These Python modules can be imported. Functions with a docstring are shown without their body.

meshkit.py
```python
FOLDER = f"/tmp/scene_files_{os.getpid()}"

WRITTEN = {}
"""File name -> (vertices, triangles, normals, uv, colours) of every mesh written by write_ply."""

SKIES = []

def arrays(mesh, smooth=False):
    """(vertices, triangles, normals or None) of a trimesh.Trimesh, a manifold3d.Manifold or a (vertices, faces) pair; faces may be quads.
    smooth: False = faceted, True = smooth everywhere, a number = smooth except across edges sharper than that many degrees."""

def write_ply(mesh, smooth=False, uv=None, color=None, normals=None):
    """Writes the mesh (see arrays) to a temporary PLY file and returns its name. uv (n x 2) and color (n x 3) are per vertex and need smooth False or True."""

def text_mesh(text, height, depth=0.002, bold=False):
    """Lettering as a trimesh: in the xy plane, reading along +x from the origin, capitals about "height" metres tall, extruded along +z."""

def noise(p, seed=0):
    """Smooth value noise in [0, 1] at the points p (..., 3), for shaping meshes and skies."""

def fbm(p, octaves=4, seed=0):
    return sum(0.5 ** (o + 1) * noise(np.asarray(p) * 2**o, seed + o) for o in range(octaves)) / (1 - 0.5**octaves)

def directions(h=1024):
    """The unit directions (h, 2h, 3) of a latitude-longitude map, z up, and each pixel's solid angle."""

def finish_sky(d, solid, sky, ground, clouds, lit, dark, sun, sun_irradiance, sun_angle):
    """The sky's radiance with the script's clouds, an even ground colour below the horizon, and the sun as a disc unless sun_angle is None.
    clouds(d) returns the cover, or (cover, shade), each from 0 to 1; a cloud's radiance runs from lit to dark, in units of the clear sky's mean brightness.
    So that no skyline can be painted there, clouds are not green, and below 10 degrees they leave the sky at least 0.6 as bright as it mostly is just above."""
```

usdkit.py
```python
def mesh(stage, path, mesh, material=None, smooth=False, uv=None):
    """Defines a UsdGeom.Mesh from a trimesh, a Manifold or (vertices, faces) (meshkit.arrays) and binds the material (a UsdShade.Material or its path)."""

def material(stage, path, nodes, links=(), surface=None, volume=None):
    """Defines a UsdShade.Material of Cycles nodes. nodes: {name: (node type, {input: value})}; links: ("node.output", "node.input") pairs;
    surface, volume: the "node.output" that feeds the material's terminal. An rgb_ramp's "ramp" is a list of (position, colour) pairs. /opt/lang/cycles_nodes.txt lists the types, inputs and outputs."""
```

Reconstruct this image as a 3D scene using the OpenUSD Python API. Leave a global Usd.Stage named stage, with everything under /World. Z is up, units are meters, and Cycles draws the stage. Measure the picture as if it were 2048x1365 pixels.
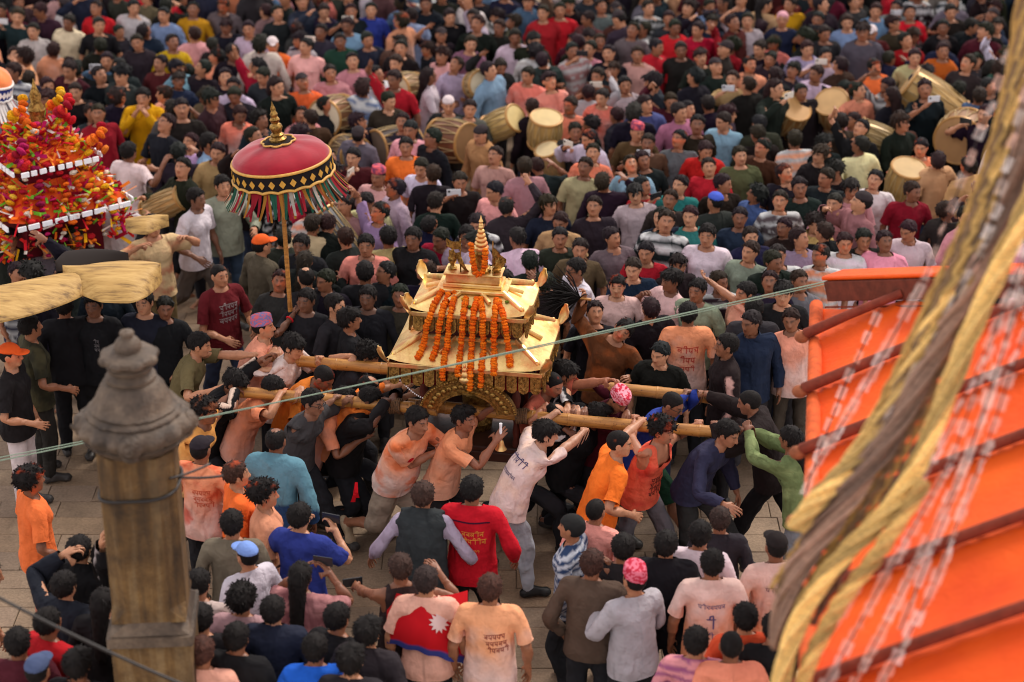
import math, random, sys
import numpy as np, trimesh, manifold3d, usdkit, meshkit
from pxr import Usd, UsdGeom, UsdLux, UsdShade, Gf, Sdf, Vt

stage = Usd.Stage.CreateInMemory()
UsdGeom.SetStageUpAxis(stage, UsdGeom.Tokens.z)
UsdGeom.SetStageMetersPerUnit(stage, 1.0)
UsdGeom.Xform.Define(stage, '/World')
UsdGeom.Scope.Define(stage, '/World/Looks')
T = Sdf.ValueTypeNames
pi = math.pi
rad = math.radians

# ------------------------------------------------------------------ camera, sky, sun, exposure
F_PX, PITCH, CAM_Z = 3961.0, rad(26.0), 9.25
cam = UsdGeom.Camera.Define(stage, '/World/camera')
cam.CreateHorizontalApertureAttr(36.0)
cam.CreateVerticalApertureAttr(36.0 * 682 / 1024)
cam.CreateFocalLengthAttr(36.0 * F_PX / 2048)
cam.CreateClippingRangeAttr(Gf.Vec2f(0.1, 500))
cam.CreateFStopAttr(0.95)
cam.CreateFocusDistanceAttr(16.7)
cam.CreateExposureAttr(0.9)
cx = UsdGeom.Xformable(cam)
cx.AddTranslateOp().Set(Gf.Vec3d(0, 0, CAM_Z))
cx.AddRotateXOp().Set(90 - math.degrees(PITCH))

SUN_EL, SUN_DIR = rad(50), np.array([0.45, 0.55])          # high, hazy, from the far right
rot = math.atan2(SUN_DIR[0], SUN_DIR[1])
usdkit.material(stage, '/World/Looks/sky_look', {
    'sky': ('sky_texture', {'sky_type': 'single_scattering', 'sun_disc': False, 'sun_elevation': SUN_EL, 'sun_rotation': rot, 'aerosol_density': 3.0}),
    'grey': ('mix_color', {'fac': 0.72, 'b': (7.15, 6.6, 6.35), 'use_clamp': False}),
    'bg': ('background_shader', {'strength': 0.10})},
    [('sky.color', 'grey.a'), ('grey.result', 'bg.color')], surface='bg.background')
dome = UsdLux.DomeLight.Define(stage, '/World/sky')
UsdShade.MaterialBindingAPI.Apply(dome.GetPrim()).Bind(UsdShade.Material.Get(stage, '/World/Looks/sky_look'))
dome.GetPrim().SetCustomDataByKey('kind', 'structure')
sun = UsdLux.DistantLight.Define(stage, '/World/sun')
sun.CreateIntensityAttr(0.35); sun.CreateAngleAttr(14.0); sun.CreateNormalizeAttr(True)
sun.CreateColorAttr(Gf.Vec3f(1.0, 0.92, 0.83))
sx = UsdGeom.Xformable(sun)
sx.AddRotateZOp().Set(-math.degrees(rot)); sx.AddRotateXOp().Set(-(90 - math.degrees(SUN_EL)))

# ------------------------------------------------------------------ helpers
def at(px, py, z):
    """The world point at height z seen at the photograph's pixel (px, py)."""
    u, v = (px - 1024) / F_PX, (682.5 - py) / F_PX
    d = np.array([u, math.cos(PITCH) + v * math.sin(PITCH), -math.sin(PITCH) + v * math.cos(PITCH)])
    t = (z - CAM_Z) / d[2]
    return np.array([0, 0, CAM_Z]) + d * t

def at_y(px, py, y):
    u, v = (px - 1024) / F_PX, (682.5 - py) / F_PX
    d = np.array([u, math.cos(PITCH) + v * math.sin(PITCH), -math.sin(PITCH) + v * math.cos(PITCH)])
    return np.array([0, 0, CAM_Z]) + d * (y / d[1])

def pix(p):
    p = np.asarray(p, float) - np.array([0, 0, CAM_Z])
    zc = p[1] * math.cos(PITCH) - p[2] * math.sin(PITCH)
    v = p[1] * math.sin(PITCH) + p[2] * math.cos(PITCH)
    return np.array([1024 + F_PX * p[0] / zc, 682.5 - F_PX * v / zc])

def lin(c):
    """sRGB 0-255 to linear."""
    c = np.asarray(c, float) / 255
    return np.where(c <= 0.04045, c / 12.92, ((c + 0.055) / 1.055) ** 2.4)

_names = {}
def numbered(parent, name):
    k = (parent, name)
    n = _names.get(k, -1) + 1
    _names[k] = n
    return f'{parent}/{name}' if n == 0 else f'{parent}/{name}_{n:03d}'

def meta(prim, label=None, cat=None, group=None, kind=None):
    for k, v in (('label', label), ('category', cat), ('group', group), ('kind', kind)):
        if v: prim.SetCustomDataByKey(k, v)
    return prim

def thing(name, label, cat, loc=(0, 0, 0), rotz=0.0, group=None, kind=None):
    x = UsdGeom.Xform.Define(stage, numbered('/World', name))
    x.AddTranslateOp().Set(Gf.Vec3d(*map(float, loc)))
    if rotz: x.AddRotateZOp().Set(math.degrees(rotz))
    meta(x.GetPrim(), label, cat, group, kind)
    return x.GetPrim()

def L(name):
    return UsdShade.Material.Get(stage, f'/World/Looks/{name}')

def part(name, mesh, mat, parent=None, smooth=False, cd=None, rest=None, label=None, cat=None, group=None, kind=None):
    """One Mesh prim under parent (or under /World). cd: a colour, or one per vertex."""
    base = '/World' if parent is None else str(parent.GetPath())
    if hasattr(mesh, 'vertices') and smooth is not True and (cd is not None and np.ndim(cd) == 2):
        smooth = True
    m = usdkit.mesh(stage, numbered(base, name), mesh, L(mat), smooth)
    api = UsdGeom.PrimvarsAPI(m)
    if cd is not None:
        cd = np.asarray(cd, np.float32)
        if cd.ndim == 1: cd = np.tile(cd, (len(m.GetPointsAttr().Get()), 1))
        api.CreatePrimvar('Cd', T.Color3fArray, 'vertex').Set(Vt.Vec3fArray.FromNumpy(np.ascontiguousarray(cd)))
    if rest is not None:
        api.CreatePrimvar('rest', T.Float3Array, 'vertex').Set(Vt.Vec3fArray.FromNumpy(np.asarray(rest, np.float32)))
    meta(m.GetPrim(), label, cat, group, kind)
    return m.GetPrim()

def cat_m(ms):
    return trimesh.util.concatenate([m for m in ms if m is not None])

def mf(m):
    m = m.to_mesh() if hasattr(m, 'to_mesh') else m
    return trimesh.Trimesh(np.array(m.vert_properties[:, :3]), np.array(m.tri_verts), process=False)

def box(sx, sy, sz, c=(0, 0, 0), bevel=0.0):
    """A box, chamfered by bevel."""
    if bevel <= 0:
        b = trimesh.creation.box((sx, sy, sz))
    else:
        p = []
        for axis in range(3):
            e = np.array([sx, sy, sz]) - 2 * bevel; e[axis] += 2 * bevel
            p.append(trimesh.creation.box(np.maximum(e, 1e-4)).vertices)
        b = trimesh.convex.convex_hull(np.vstack(p))
    b = trimesh.Trimesh(b.vertices + np.array(c), b.faces, process=False)
    return b

def lathe(profile, n=32, c=(0, 0, 0)):
    """(radius, z) points turned about z."""
    r, z = np.array(profile, float).T
    a = np.linspace(0, 2 * pi, n, endpoint=False)
    v = np.stack([r[:, None] * np.cos(a), r[:, None] * np.sin(a), np.repeat(z[:, None], n, 1)], -1).reshape(-1, 3)
    f = []
    for i in range(len(r) - 1):
        for j in range(n):
            k = (j + 1) % n
            f += [[i * n + j, i * n + k, (i + 1) * n + k], [i * n + j, (i + 1) * n + k, (i + 1) * n + j]]
    return trimesh.Trimesh(v + np.array(c), f, process=False)

def tube(points, radii, n=8, cap=True):
    P = np.asarray(points, float); m = len(P)
    R = np.broadcast_to(np.asarray(radii, float), (m,)) if np.ndim(radii) == 0 else np.asarray(radii, float)
    t = np.gradient(P, axis=0); t /= np.maximum(np.linalg.norm(t, axis=1, keepdims=True), 1e-9)
    ref = np.array([0, 0, 1.0]) if abs(t[0, 2]) < 0.9 else np.array([1.0, 0, 0])
    u = np.cross(t[0], ref); u /= np.linalg.norm(u)
    v, a = [], np.linspace(0, 2 * pi, n, endpoint=False)
    for i in range(m):
        u = u - t[i] * (u @ t[i]); u /= np.linalg.norm(u)
        w = np.cross(t[i], u)
        v.append(P[i] + R[i] * (np.cos(a)[:, None] * u + np.sin(a)[:, None] * w))
    v = np.vstack(v); f = []
    for i in range(m - 1):
        for j in range(n):
            k = (j + 1) % n
            f += [[i * n + j, i * n + k, (i + 1) * n + k], [i * n + j, (i + 1) * n + k, (i + 1) * n + j]]
    if cap:
        v = np.vstack([v, P[0], P[-1]])
        for j in range(n):
            k = (j + 1) % n
            f += [[len(v) - 2, k, j], [len(v) - 1, (m - 1) * n + j, (m - 1) * n + k]]
    return trimesh.Trimesh(v, f, process=False)

def moved(m, loc=(0, 0, 0), rx=0, ry=0, rz=0, s=1.0):
    M = trimesh.transformations.euler_matrix(rx, ry, rz, 'sxyz')
    v = (m.vertices * np.asarray(s)) @ M[:3, :3].T + np.asarray(loc)
    return trimesh.Trimesh(v, m.faces, process=False)

def rotm(axis, a):
    return trimesh.transformations.rotation_matrix(a, axis)[:3, :3]
def Rx(a): c, s = math.cos(a), math.sin(a); return np.array([[1, 0, 0], [0, c, -s], [0, s, c]])
def Ry(a): c, s = math.cos(a), math.sin(a); return np.array([[c, 0, s], [0, 1, 0], [-s, 0, c]])
def Rz(a): c, s = math.cos(a), math.sin(a); return np.array([[c, -s, 0], [s, c, 0], [0, 0, 1]])
def unit(v): v = np.asarray(v, float); return v / max(np.linalg.norm(v), 1e-9)

# ------------------------------------------------------------------ materials
def mat(name, nodes, links, surface='p.BSDF'):
    return usdkit.material(stage, f'/World/Looks/{name}', nodes, links, surface=surface)

def mat_cd(name, rough, var=0.25, scale=9.0, bump=0.3, dist=0.01, bscale=30.0, spec=0.4, sheen=0.0, coord='rest', fold=None, flip=False, **more):
    """A material coloured by the mesh's own Cd, with a little wear in it and fine relief; the pattern sticks to the thing."""
    src = ('attribute', {'attribute': 'rest'}) if coord == 'rest' else ('texture_coordinate', {})
    out = 'co.vector' if coord == 'rest' else 'co.object'
    return mat(name, {
        'cd': ('attribute', {'attribute': 'Cd'}), 'co': src,
        'n': ('noise_texture', {'scale': scale, 'detail': 4.0, 'roughness': 0.6}),
        'mr': ('map_range', {'from_min': 0.3, 'from_max': 0.7, 'to_min': 1 - var, 'to_max': 1 + var * 0.6}),
        'm': ('vector_math', {'math_type': 'scale'}),
        'b': ('noise_texture', {'scale': bscale, 'detail': 3.0, 'distortion': 0.4}),
        'fm': ('mapping', {'scale': (1.0, 1.0, 0.45) if not flip else (0.5, 0.5, 1.3)}),
        'fo': ('noise_texture', {'scale': fold or 1.0, 'detail': 1.5, 'roughness': 0.4, 'distortion': 0.7}),
        'fr': ('map_range', {'from_min': 0.35, 'from_max': 0.65, 'to_min': 0.0, 'to_max': 1.0, 'range_type': 'smoothstep'}),
        'fs': ('math', {'math_type': 'multiply_add', 'value2': 0.9 if fold else 0.0}),
        'bump': ('bump', {'strength': bump, 'distance': dist}),
        'p': ('principled_bsdf', {'roughness': rough, 'specular_ior_level': spec, 'sheen_weight': sheen, **more})},
        [(out, 'n.vector'), (out, 'b.vector'), ('n.fac', 'mr.value'), ('cd.color', 'm.vector1'), ('mr.result', 'm.scale'), ('m.vector', 'p.base_color'), (out, 'fm.vector'), ('fm.vector', 'fo.vector'), ('fo.fac', 'fr.value'), ('fr.result', 'fs.value1'), ('b.fac', 'fs.value3'), ('fs.value', 'bump.height'), ('bump.normal', 'p.normal')])

mat_cd('skin', 0.48, 0.16, 22, 0.12, 0.004, 160, 0.45)
mat_cd('cloth', 0.88, 0.16, 7, 0.7, 0.022, 16, 0.15, 0.0, fold=7.0)
mat_cd('cloth_fine', 0.85, 0.10, 9, 0.5, 0.02, 13, 0.15, 0.0)
mat_cd('hair', 0.7, 0.35, 40, 0.6, 0.004, 150, 0.16)
mat_cd('leather', 0.5, 0.3, 20, 0.3, 0.004, 60, 0.4)
# ------------------------------------------------------------------ people: one template body, posed by its bones
def cone(p, a, b, ra, rb):
    a, b = np.asarray(a, float), np.asarray(b, float)
    ab = b - a
    t = np.clip(((p - a) @ ab) / (ab @ ab), 0, 1)
    return np.linalg.norm(p - a - t[:, None] * ab, axis=1) - (ra + (rb - ra) * t)
def ell(p, c, r):
    r = np.asarray(r, float)
    q = (p - np.asarray(c, float)) / r
    k0 = np.linalg.norm(q, axis=1); k1 = np.linalg.norm(q / r, axis=1)
    return k0 * (k0 - 1) / np.maximum(k1, 1e-6)
def smin(a, b, k):
    h = np.clip(0.5 + 0.5 * (b - a) / k, 0, 1)
    return b + (a - b) * h - k * h * (1 - h)
def smax(a, b, k): return -smin(-a, -b, k)
def mirror(p): return np.stack([np.abs(p[:, 0]), p[:, 1], p[:, 2]], 1)

def surfnet(fn, lo, hi, h):
    """The zero surface of fn as a closed quad mesh (naive surface nets)."""
    ax = [np.arange(lo[k], hi[k] + h, h) for k in range(3)]
    g = np.stack(np.meshgrid(*ax, indexing='ij'), -1)
    s = fn(g.reshape(-1, 3)).reshape(g.shape[:3])
    n = np.array(s.shape) - 1
    acc = np.zeros((*n, 3)); cnt = np.zeros(n)
    for axis in range(3):
        o = [a for a in range(3) if a != axis]
        sl0 = [slice(None)] * 3; sl1 = [slice(None)] * 3
        sl0[axis] = slice(0, -1); sl1[axis] = slice(1, None)
        a, b = s[tuple(sl0)], s[tuple(sl1)]
        cross = (a < 0) != (b < 0)
        t = np.where(cross, a / np.where(cross, a - b, 1), 0)
        pos = g[tuple(sl0)].copy(); pos[..., axis] += t * h
        pos = np.where(cross[..., None], pos, 0)
        for i in (0, 1):
            for j in (0, 1):
                src = [slice(None)] * 3
                src[o[0]] = slice(0, -1) if i == 0 else slice(1, None)
                src[o[1]] = slice(0, -1) if j == 0 else slice(1, None)
                acc += pos[tuple(src)]; cnt += cross[tuple(src)]
    used = cnt > 0
    idx = -np.ones(n, int); idx[used] = np.arange(used.sum())
    v = acc[used] / cnt[used][:, None]
    quads = []
    for axis in range(3):
        o = [(axis + 1) % 3, (axis + 2) % 3]
        sl0 = [slice(1, -1)] * 3; sl1 = [slice(1, -1)] * 3
        sl0[axis] = slice(0, -1); sl1[axis] = slice(1, None)
        a, b = s[tuple(sl0)], s[tuple(sl1)]
        for sign in (0, 1):
            w = np.argwhere((a < 0) & (b >= 0) if sign == 0 else (a >= 0) & (b < 0))
            if not len(w): continue
            c = w.copy(); c[:, o[0]] += 1; c[:, o[1]] += 1
            def cell(d0, d1):
                q = c.copy(); q[:, o[0]] -= d0; q[:, o[1]] -= d1
                return idx[q[:, 0], q[:, 1], q[:, 2]]
            q = np.stack([cell(1, 1), cell(0, 1), cell(0, 0), cell(1, 0)], 1)
            quads.append(q if sign == 0 else q[:, ::-1])
    q = np.vstack(quads)
    f = np.vstack([q[:, [0, 1, 2]], q[:, [0, 2, 3]]])
    return trimesh.Trimesh(v, f, process=False)

def marchtet(fn, lo, hi, h):
    """The zero surface of fn by marching tetrahedra: more triangles, but always a closed two-manifold."""
    ax = [np.arange(lo[k], hi[k] + h, h) for k in range(3)]
    g = np.stack(np.meshgrid(*ax, indexing='ij'), -1)
    shp = g.shape[:3]; P = g.reshape(-1, 3)
    s = fn(P); s = np.where(np.abs(s) < 1e-7, 1e-7, s)
    ids = np.arange(len(P)).reshape(shp)
    c = [ids[i:shp[0] - 1 + i, j:shp[1] - 1 + j, k:shp[2] - 1 + k].ravel() for i in (0, 1) for j in (0, 1) for k in (0, 1)]
    tets = np.vstack([np.stack([c[0], c[a], c[b], c[7]], 1) for a, b in ((1, 3), (3, 2), (2, 6), (6, 4), (4, 5), (5, 1))])
    neg = s[tets] < 0; k = neg.sum(1)
    tets, neg, k = tets[(k > 0) & (k < 4)], neg[(k > 0) & (k < 4)], k[(k > 0) & (k < 4)]
    order = np.argsort(~neg, 1, kind='stable')
    t = np.take_along_axis(tets, order, 1)
    E = []
    a = t[k == 1]; E.append(np.stack([a[:, [0, 1]], a[:, [0, 2]], a[:, [0, 3]]], 1))
    a = t[k == 3]; E.append(np.stack([a[:, [3, 0]], a[:, [3, 1]], a[:, [3, 2]]], 1))
    a = t[k == 2]
    q = [a[:, [0, 2]], a[:, [0, 3]], a[:, [1, 3]], a[:, [1, 2]]]
    E += [np.stack([q[0], q[1], q[2]], 1), np.stack([q[0], q[2], q[3]], 1)]
    E = np.sort(np.vstack(E), 2)
    u, inv = np.unique(E.reshape(-1, 2), axis=0, return_inverse=True)
    A, Bv = s[u[:, 0]], s[u[:, 1]]
    tt = np.clip(A / (A - Bv), 0.04, 0.96)[:, None]
    v = P[u[:, 0]] * (1 - tt) + P[u[:, 1]] * tt
    f = inv.reshape(-1, 3)
    # wind every triangle so that it faces away from the inside
    cen = v[f].mean(1); n = np.cross(v[f[:, 1]] - v[f[:, 0]], v[f[:, 2]] - v[f[:, 0]])
    inner = np.where((s[E[:, :, 0]] < 0)[:, :, None], P[E[:, :, 0]], P[E[:, :, 1]]).mean(1)
    bad = np.einsum('ij,ij->i', n, cen - inner) < 0
    f[bad] = f[bad][:, ::-1]
    return trimesh.Trimesh(v, f, process=False)

ARM = unit([0.64, 0.0, -0.77]); PALM = np.array([-0.77, 0.0, -0.64])
SH = np.array([0.175, -0.012, 1.392]); EL = SH + ARM * 0.285; WR = EL + ARM * 0.25
HIP = np.array([0.092, 0.0, 0.90]); KN = np.array([0.108, 0.012, 0.48]); AN = np.array([0.118, -0.012, 0.075]); TOE = np.array([0.135, 0.17, 0.03])
NECK = np.array([0, -0.012, 1.455]); SPINE0, SPINE1, SPINE2 = np.array([0, 0, 0.95]), np.array([0, 0.0, 1.10]), np.array([0, -0.005, 1.27])

def d_torso(p, g=0.0, belly=0.0):
    m = mirror(p)
    d = ell(p, (0, -0.005, 1.27), (0.158 + g, 0.108 + g, 0.19))
    d = smin(d, ell(p, (0, 0.004 + belly * 0.4, 1.07), (0.142 + g + belly * 0.5, 0.102 + g + belly, 0.17)), 0.06)
    d = smin(d, ell(p, (0, -0.01, 0.92), (0.163 + g, 0.115 + g, 0.125)), 0.06)
    d = smin(d, cone(m, (0, -0.02, 1.36), SH + (-0.015, 0, 0.0), 0.075 + g, 0.052 + g), 0.05)
    d = smin(d, cone(m, (0.03, -0.025, 1.445), SH + (-0.02, 0, 0.012), 0.040 + g * 0.6, 0.040 + g), 0.03)
    d = smin(d, ell(m, (0.075, -0.062, 0.885), (0.085 + g, 0.08 + g, 0.09)), 0.04)
    return smin(d, ell(m, (0.075, 0.055, 1.30), (0.085, 0.06 + g, 0.075)), 0.04)
def d_neck(p, g=0.0): return cone(p, (0, -0.02, 1.40), (0, 0.002, 1.54), 0.060 + g, 0.055 + g)
def d_arm(p, g0=0.0, g1=0.0):
    m = mirror(p)
    d = cone(m, SH, EL, 0.050 + g0, 0.040 + g0)
    d = smin(d, cone(m, EL - ARM * 0.01, EL + ARM * 0.11, 0.040 + g1, 0.042 + g1), 0.03)
    return smin(d, cone(m, EL + ARM * 0.08, WR + ARM * 0.02, 0.041 + g1, 0.026 + g1), 0.03)
def d_leg(p, g=0.0):
    m = mirror(p)
    d = cone(m, HIP + (0, 0, -0.02), KN, 0.082 + g, 0.054 + g)
    d = smin(d, cone(m, KN, KN + (0.004, -0.03, -0.15), 0.052 + g, 0.054 + g), 0.04)
    return smin(d, cone(m, KN + (0.004, -0.025, -0.13), AN + (0, 0, 0.01), 0.053 + g, 0.035 + g), 0.03)
def d_foot(p, g=0.0):
    m = mirror(p)
    d = cone(m, AN + (0, -0.035, -0.035), AN + (0.004, 0.03, -0.015), 0.034 + g, 0.036 + g)
    d = smin(d, cone(m, AN + (0.003, 0.03, -0.015), TOE + (0.0, -0.01, 0.0), 0.036 + g, 0.026 + g), 0.03)
    d = smin(d, cone(m, TOE + (-0.025, -0.02, 0), TOE + (0.022, -0.035, 0), 0.025 + g, 0.023 + g), 0.02)
    return smax(d, (0.004 - g) - p[:, 2], 0.01)
def d_body(p):
    d = smin(d_torso(p), d_neck(p), 0.03)
    d = smin(d, d_arm(p), 0.035)
    d = smin(d, d_leg(p), 0.035)
    return smin(d, d_foot(p), 0.02)

HC = np.array([0, 0.004, 1.60])
def d_head(p):
    m = mirror(p)
    d = ell(p, (0, -0.008, 1.618), (0.075, 0.096, 0.088))
    d = smin(d, ell(p, (0, 0.032, 1.572), (0.060, 0.058, 0.070)), 0.03)
    d = smin(d, ell(p, (0, 0.062, 1.527), (0.030, 0.026, 0.022)), 0.025)
    d = smin(d, cone(m, (0.05, 0.0, 1.56), (0.012, 0.062, 1.525), 0.020, 0.020), 0.02)
    d = smin(d, cone(m, (0, 0.083, 1.630), (0.030, 0.072, 1.630), 0.011, 0.011), 0.012)     # brow
    d = smin(d, cone(m, (0.028, 0.068, 1.585), (0.050, 0.040, 1.592), 0.016, 0.012), 0.015)  # cheek bone
    d = smax(d, -ell(m, (0.031, 0.098, 1.609), (0.019, 0.017, 0.012)), 0.010)                # eye socket
    d = smin(d, ell(m, (0.031, 0.073, 1.609), (0.013, 0.013, 0.011)), 0.004)
    d = smin(d, cone(p, (0, 0.088, 1.615), (0, 0.107, 1.580), 0.008, 0.0125), 0.010)         # nose
    d = smin(d, ell(m, (0.012, 0.096, 1.576), (0.009, 0.010, 0.008)), 0.006)
    d = smin(d, ell(p, (0, 0.084, 1.553), (0.022, 0.011, 0.0055)), 0.006)                    # lips
    d = smin(d, ell(p, (0, 0.082, 1.543), (0.019, 0.011, 0.0055)), 0.006)
    d = smin(d, smax(ell(m, (0.079, -0.004, 1.598), (0.010, 0.022, 0.032)), -ell(m, (0.090, 0.004, 1.600), (0.008, 0.012, 0.019)), 0.005), 0.008)
    return smin(d, cone(p, (0, -0.012, 1.47), (0, -0.002, 1.56), 0.054, 0.054), 0.02)

def hand_sdf(kind):
    """The right hand in the rest pose, from the wrist along ARM, palm towards PALM, thumb forward."""
    D, N, F = ARM, PALM, np.array([0, 1.0, 0])
    curl = {'relaxed': (18, 28, 18), 'grip': (38, 52, 36), 'fist': (72, 88, 60), 'open': (3, 6, 4)}[kind]
    segs = []
    for k in range(4):
        y = (0.030, 0.010, -0.010, -0.029)[k]; l = (0.041, 0.046, 0.042, 0.033)[k]
        base = WR + D * (0.088, 0.092, 0.088, 0.080)[k] + F * y
        segs.append((WR + D * 0.02 + F * y * 0.55, base, 0.0135, 0.0115))
        a, p0 = 0.0, base
        splay = F * (0.10, 0.03, -0.04, -0.12)[k]
        for j in range(3):
            a += rad(curl[j])
            d = unit(D * math.cos(a) + N * math.sin(a) + splay * (1 if kind != 'fist' else 0))
            p1 = p0 + d * l * (1.0, 0.68, 0.52)[j]
            segs.append((p0, p1, (0.0098, 0.0090, 0.0082)[j], (0.0090, 0.0082, 0.0074)[j])); p0 = p1
    t0 = WR + D * 0.028 + F * 0.026 + N * 0.006
    b = {'relaxed': 0.35, 'grip': 0.9, 'fist': 1.0, 'open': 0.1}[kind]
    t1 = t0 + unit(D * 0.6 + F * 0.75 + N * (0.25 + b * 0.5)) * 0.040
    t2 = t1 + unit(D * 0.85 + F * (0.35 - 0.5 * b) + N * (0.2 + b * 0.8)) * 0.030
    t3 = t2 + unit(D * 0.8 + F * (0.15 - 0.7 * b) + N * (0.1 + b * 0.7)) * 0.024
    th = [(WR + D * 0.015 + F * 0.014, t0, 0.016, 0.0155), (t0, t1, 0.0150, 0.0115), (t1, t2, 0.0112, 0.0100), (t2, t3, 0.0098, 0.0085)]
    def fn(p):
        d = cone(p, WR - D * 0.05, WR + D * 0.02, 0.029, 0.027)
        d = smin(d, cone(p, WR + D * 0.03 + F * 0.012, WR + D * 0.075 + F * 0.018, 0.015, 0.014), 0.02)
        d = smin(d, cone(p, WR + D * 0.03 - F * 0.012, WR + D * 0.070 - F * 0.018, 0.015, 0.013), 0.02)
        for a, c, ra, rb in segs: d = smin(d, cone(p, a, c, ra, rb), 0.0035)
        for a, c, ra, rb in th: d = smin(d, cone(p, a, c, ra, rb), 0.006)
        return d
    return fn

def to_manifold(m):
    M = manifold3d.Manifold(manifold3d.Mesh(vert_properties=np.asarray(m.vertices, np.float32), tri_verts=np.asarray(m.faces, np.uint32)))
    return M if M.status() == manifold3d.Error.NoError and M.num_tri() else None

def flip_x(m): return trimesh.Trimesh(m.vertices * [-1, 1, 1], m.faces[:, ::-1], process=False)

def closed(a):
    fn, lo, hi, h = a
    return to_manifold(surfnet(fn, lo, hi, h)) or to_manifold(marchtet(fn, lo, hi, h))
def build_bodies(hb, hh, hp, tb, th, tp, pairs):
    """Template bodies (one closed mesh each) with the given hands; h*, t*: grid step and simplifying tolerance of body, head and hands."""
    trunk = closed((lambda p: smax(d_body(p), p[:, 2] - 1.50, 0.004), (-0.60, -0.20, -0.01), (0.60, 0.22, 1.56), hb)).simplify(tb)
    head = closed((lambda p: smax(d_head(p), 1.478 - p[:, 2], 0.003), (-0.10, -0.125, 1.46), (0.10, 0.135, 1.72), hh)).simplify(th)
    hands = {}
    for k in {x for p in pairs for x in p}:
        h = closed((hand_sdf(k), WR + (-0.19, -0.07, -0.24), WR + (0.16, 0.09, 0.10), hp)).simplify(tp)
        hands[k] = (h.mirror((1, 0, 0)), h)
    core = trunk + head
    return {p: mf(core + hands[p[0]][0] + hands[p[1]][1]) for p in pairs}

BONES = {  # name: (a, b, radius used by the weights)
    'pelvis': ((-0.07, 0, 0.91), (0.07, 0, 0.91), 0.125), 'spine': ((-0.05, 0, 1.06), (0.05, 0, 1.06), 0.105), 'chest': ((-0.09, -0.005, 1.28), (0.09, -0.005, 1.30), 0.105),
    'head': ((0, -0.01, 1.50), (0, 0, 1.64), 0.075),
    'uarm_r': (SH + ARM * 0.02, EL, 0.046), 'farm_r': (EL, WR, 0.036), 'hand_r': (WR + ARM * 0.005, WR + ARM * 0.15, 0.035),
    'thigh_r': (HIP - (0, 0, 0.05), KN, 0.075), 'shin_r': (KN, AN, 0.05), 'foot_r': (AN + (0, 0.01, -0.03), TOE, 0.034)}
for b in [k for k in BONES if k.endswith('_r')]:
    BONES[b[:-1] + 'l'] = tuple(np.asarray(x) * [-1, 1, 1] for x in BONES[b][:2]) + (BONES[b][2],)
BN = list(BONES)
def weights(p, power=5.0):
    d = np.stack([np.maximum(cone(p, *BONES[b][:2], 0, 0), 1e-4) / BONES[b][2] for b in BN], 1)
    d = np.maximum(d, 0.45)
    w = d ** -power
    top = np.sort(w, 1)[:, -4:-3]
    w = np.where(w >= top, w, 0)
    return w / w.sum(1, keepdims=True)

def frame(axis, pole):
    a = unit(axis); q = np.asarray(pole, float); q = unit(q - a * (a @ q))
    return np.stack([a, q, np.cross(a, q)], 1)

def two_bone(root, target, l1, l2, pole):
    d = target - root; n = np.linalg.norm(d)
    reach = min(max(n, abs(l1 - l2) + 0.02), (l1 + l2) * 0.9985)
    u = unit(d); q = unit(np.asarray(pole, float) - u * (u @ np.asarray(pole, float)))
    c = (l1 ** 2 + reach ** 2 - l2 ** 2) / (2 * l1 * reach)
    mid = root + u * l1 * c + q * l1 * math.sqrt(max(0, 1 - c * c))
    return mid, root + u * reach, q

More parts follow.
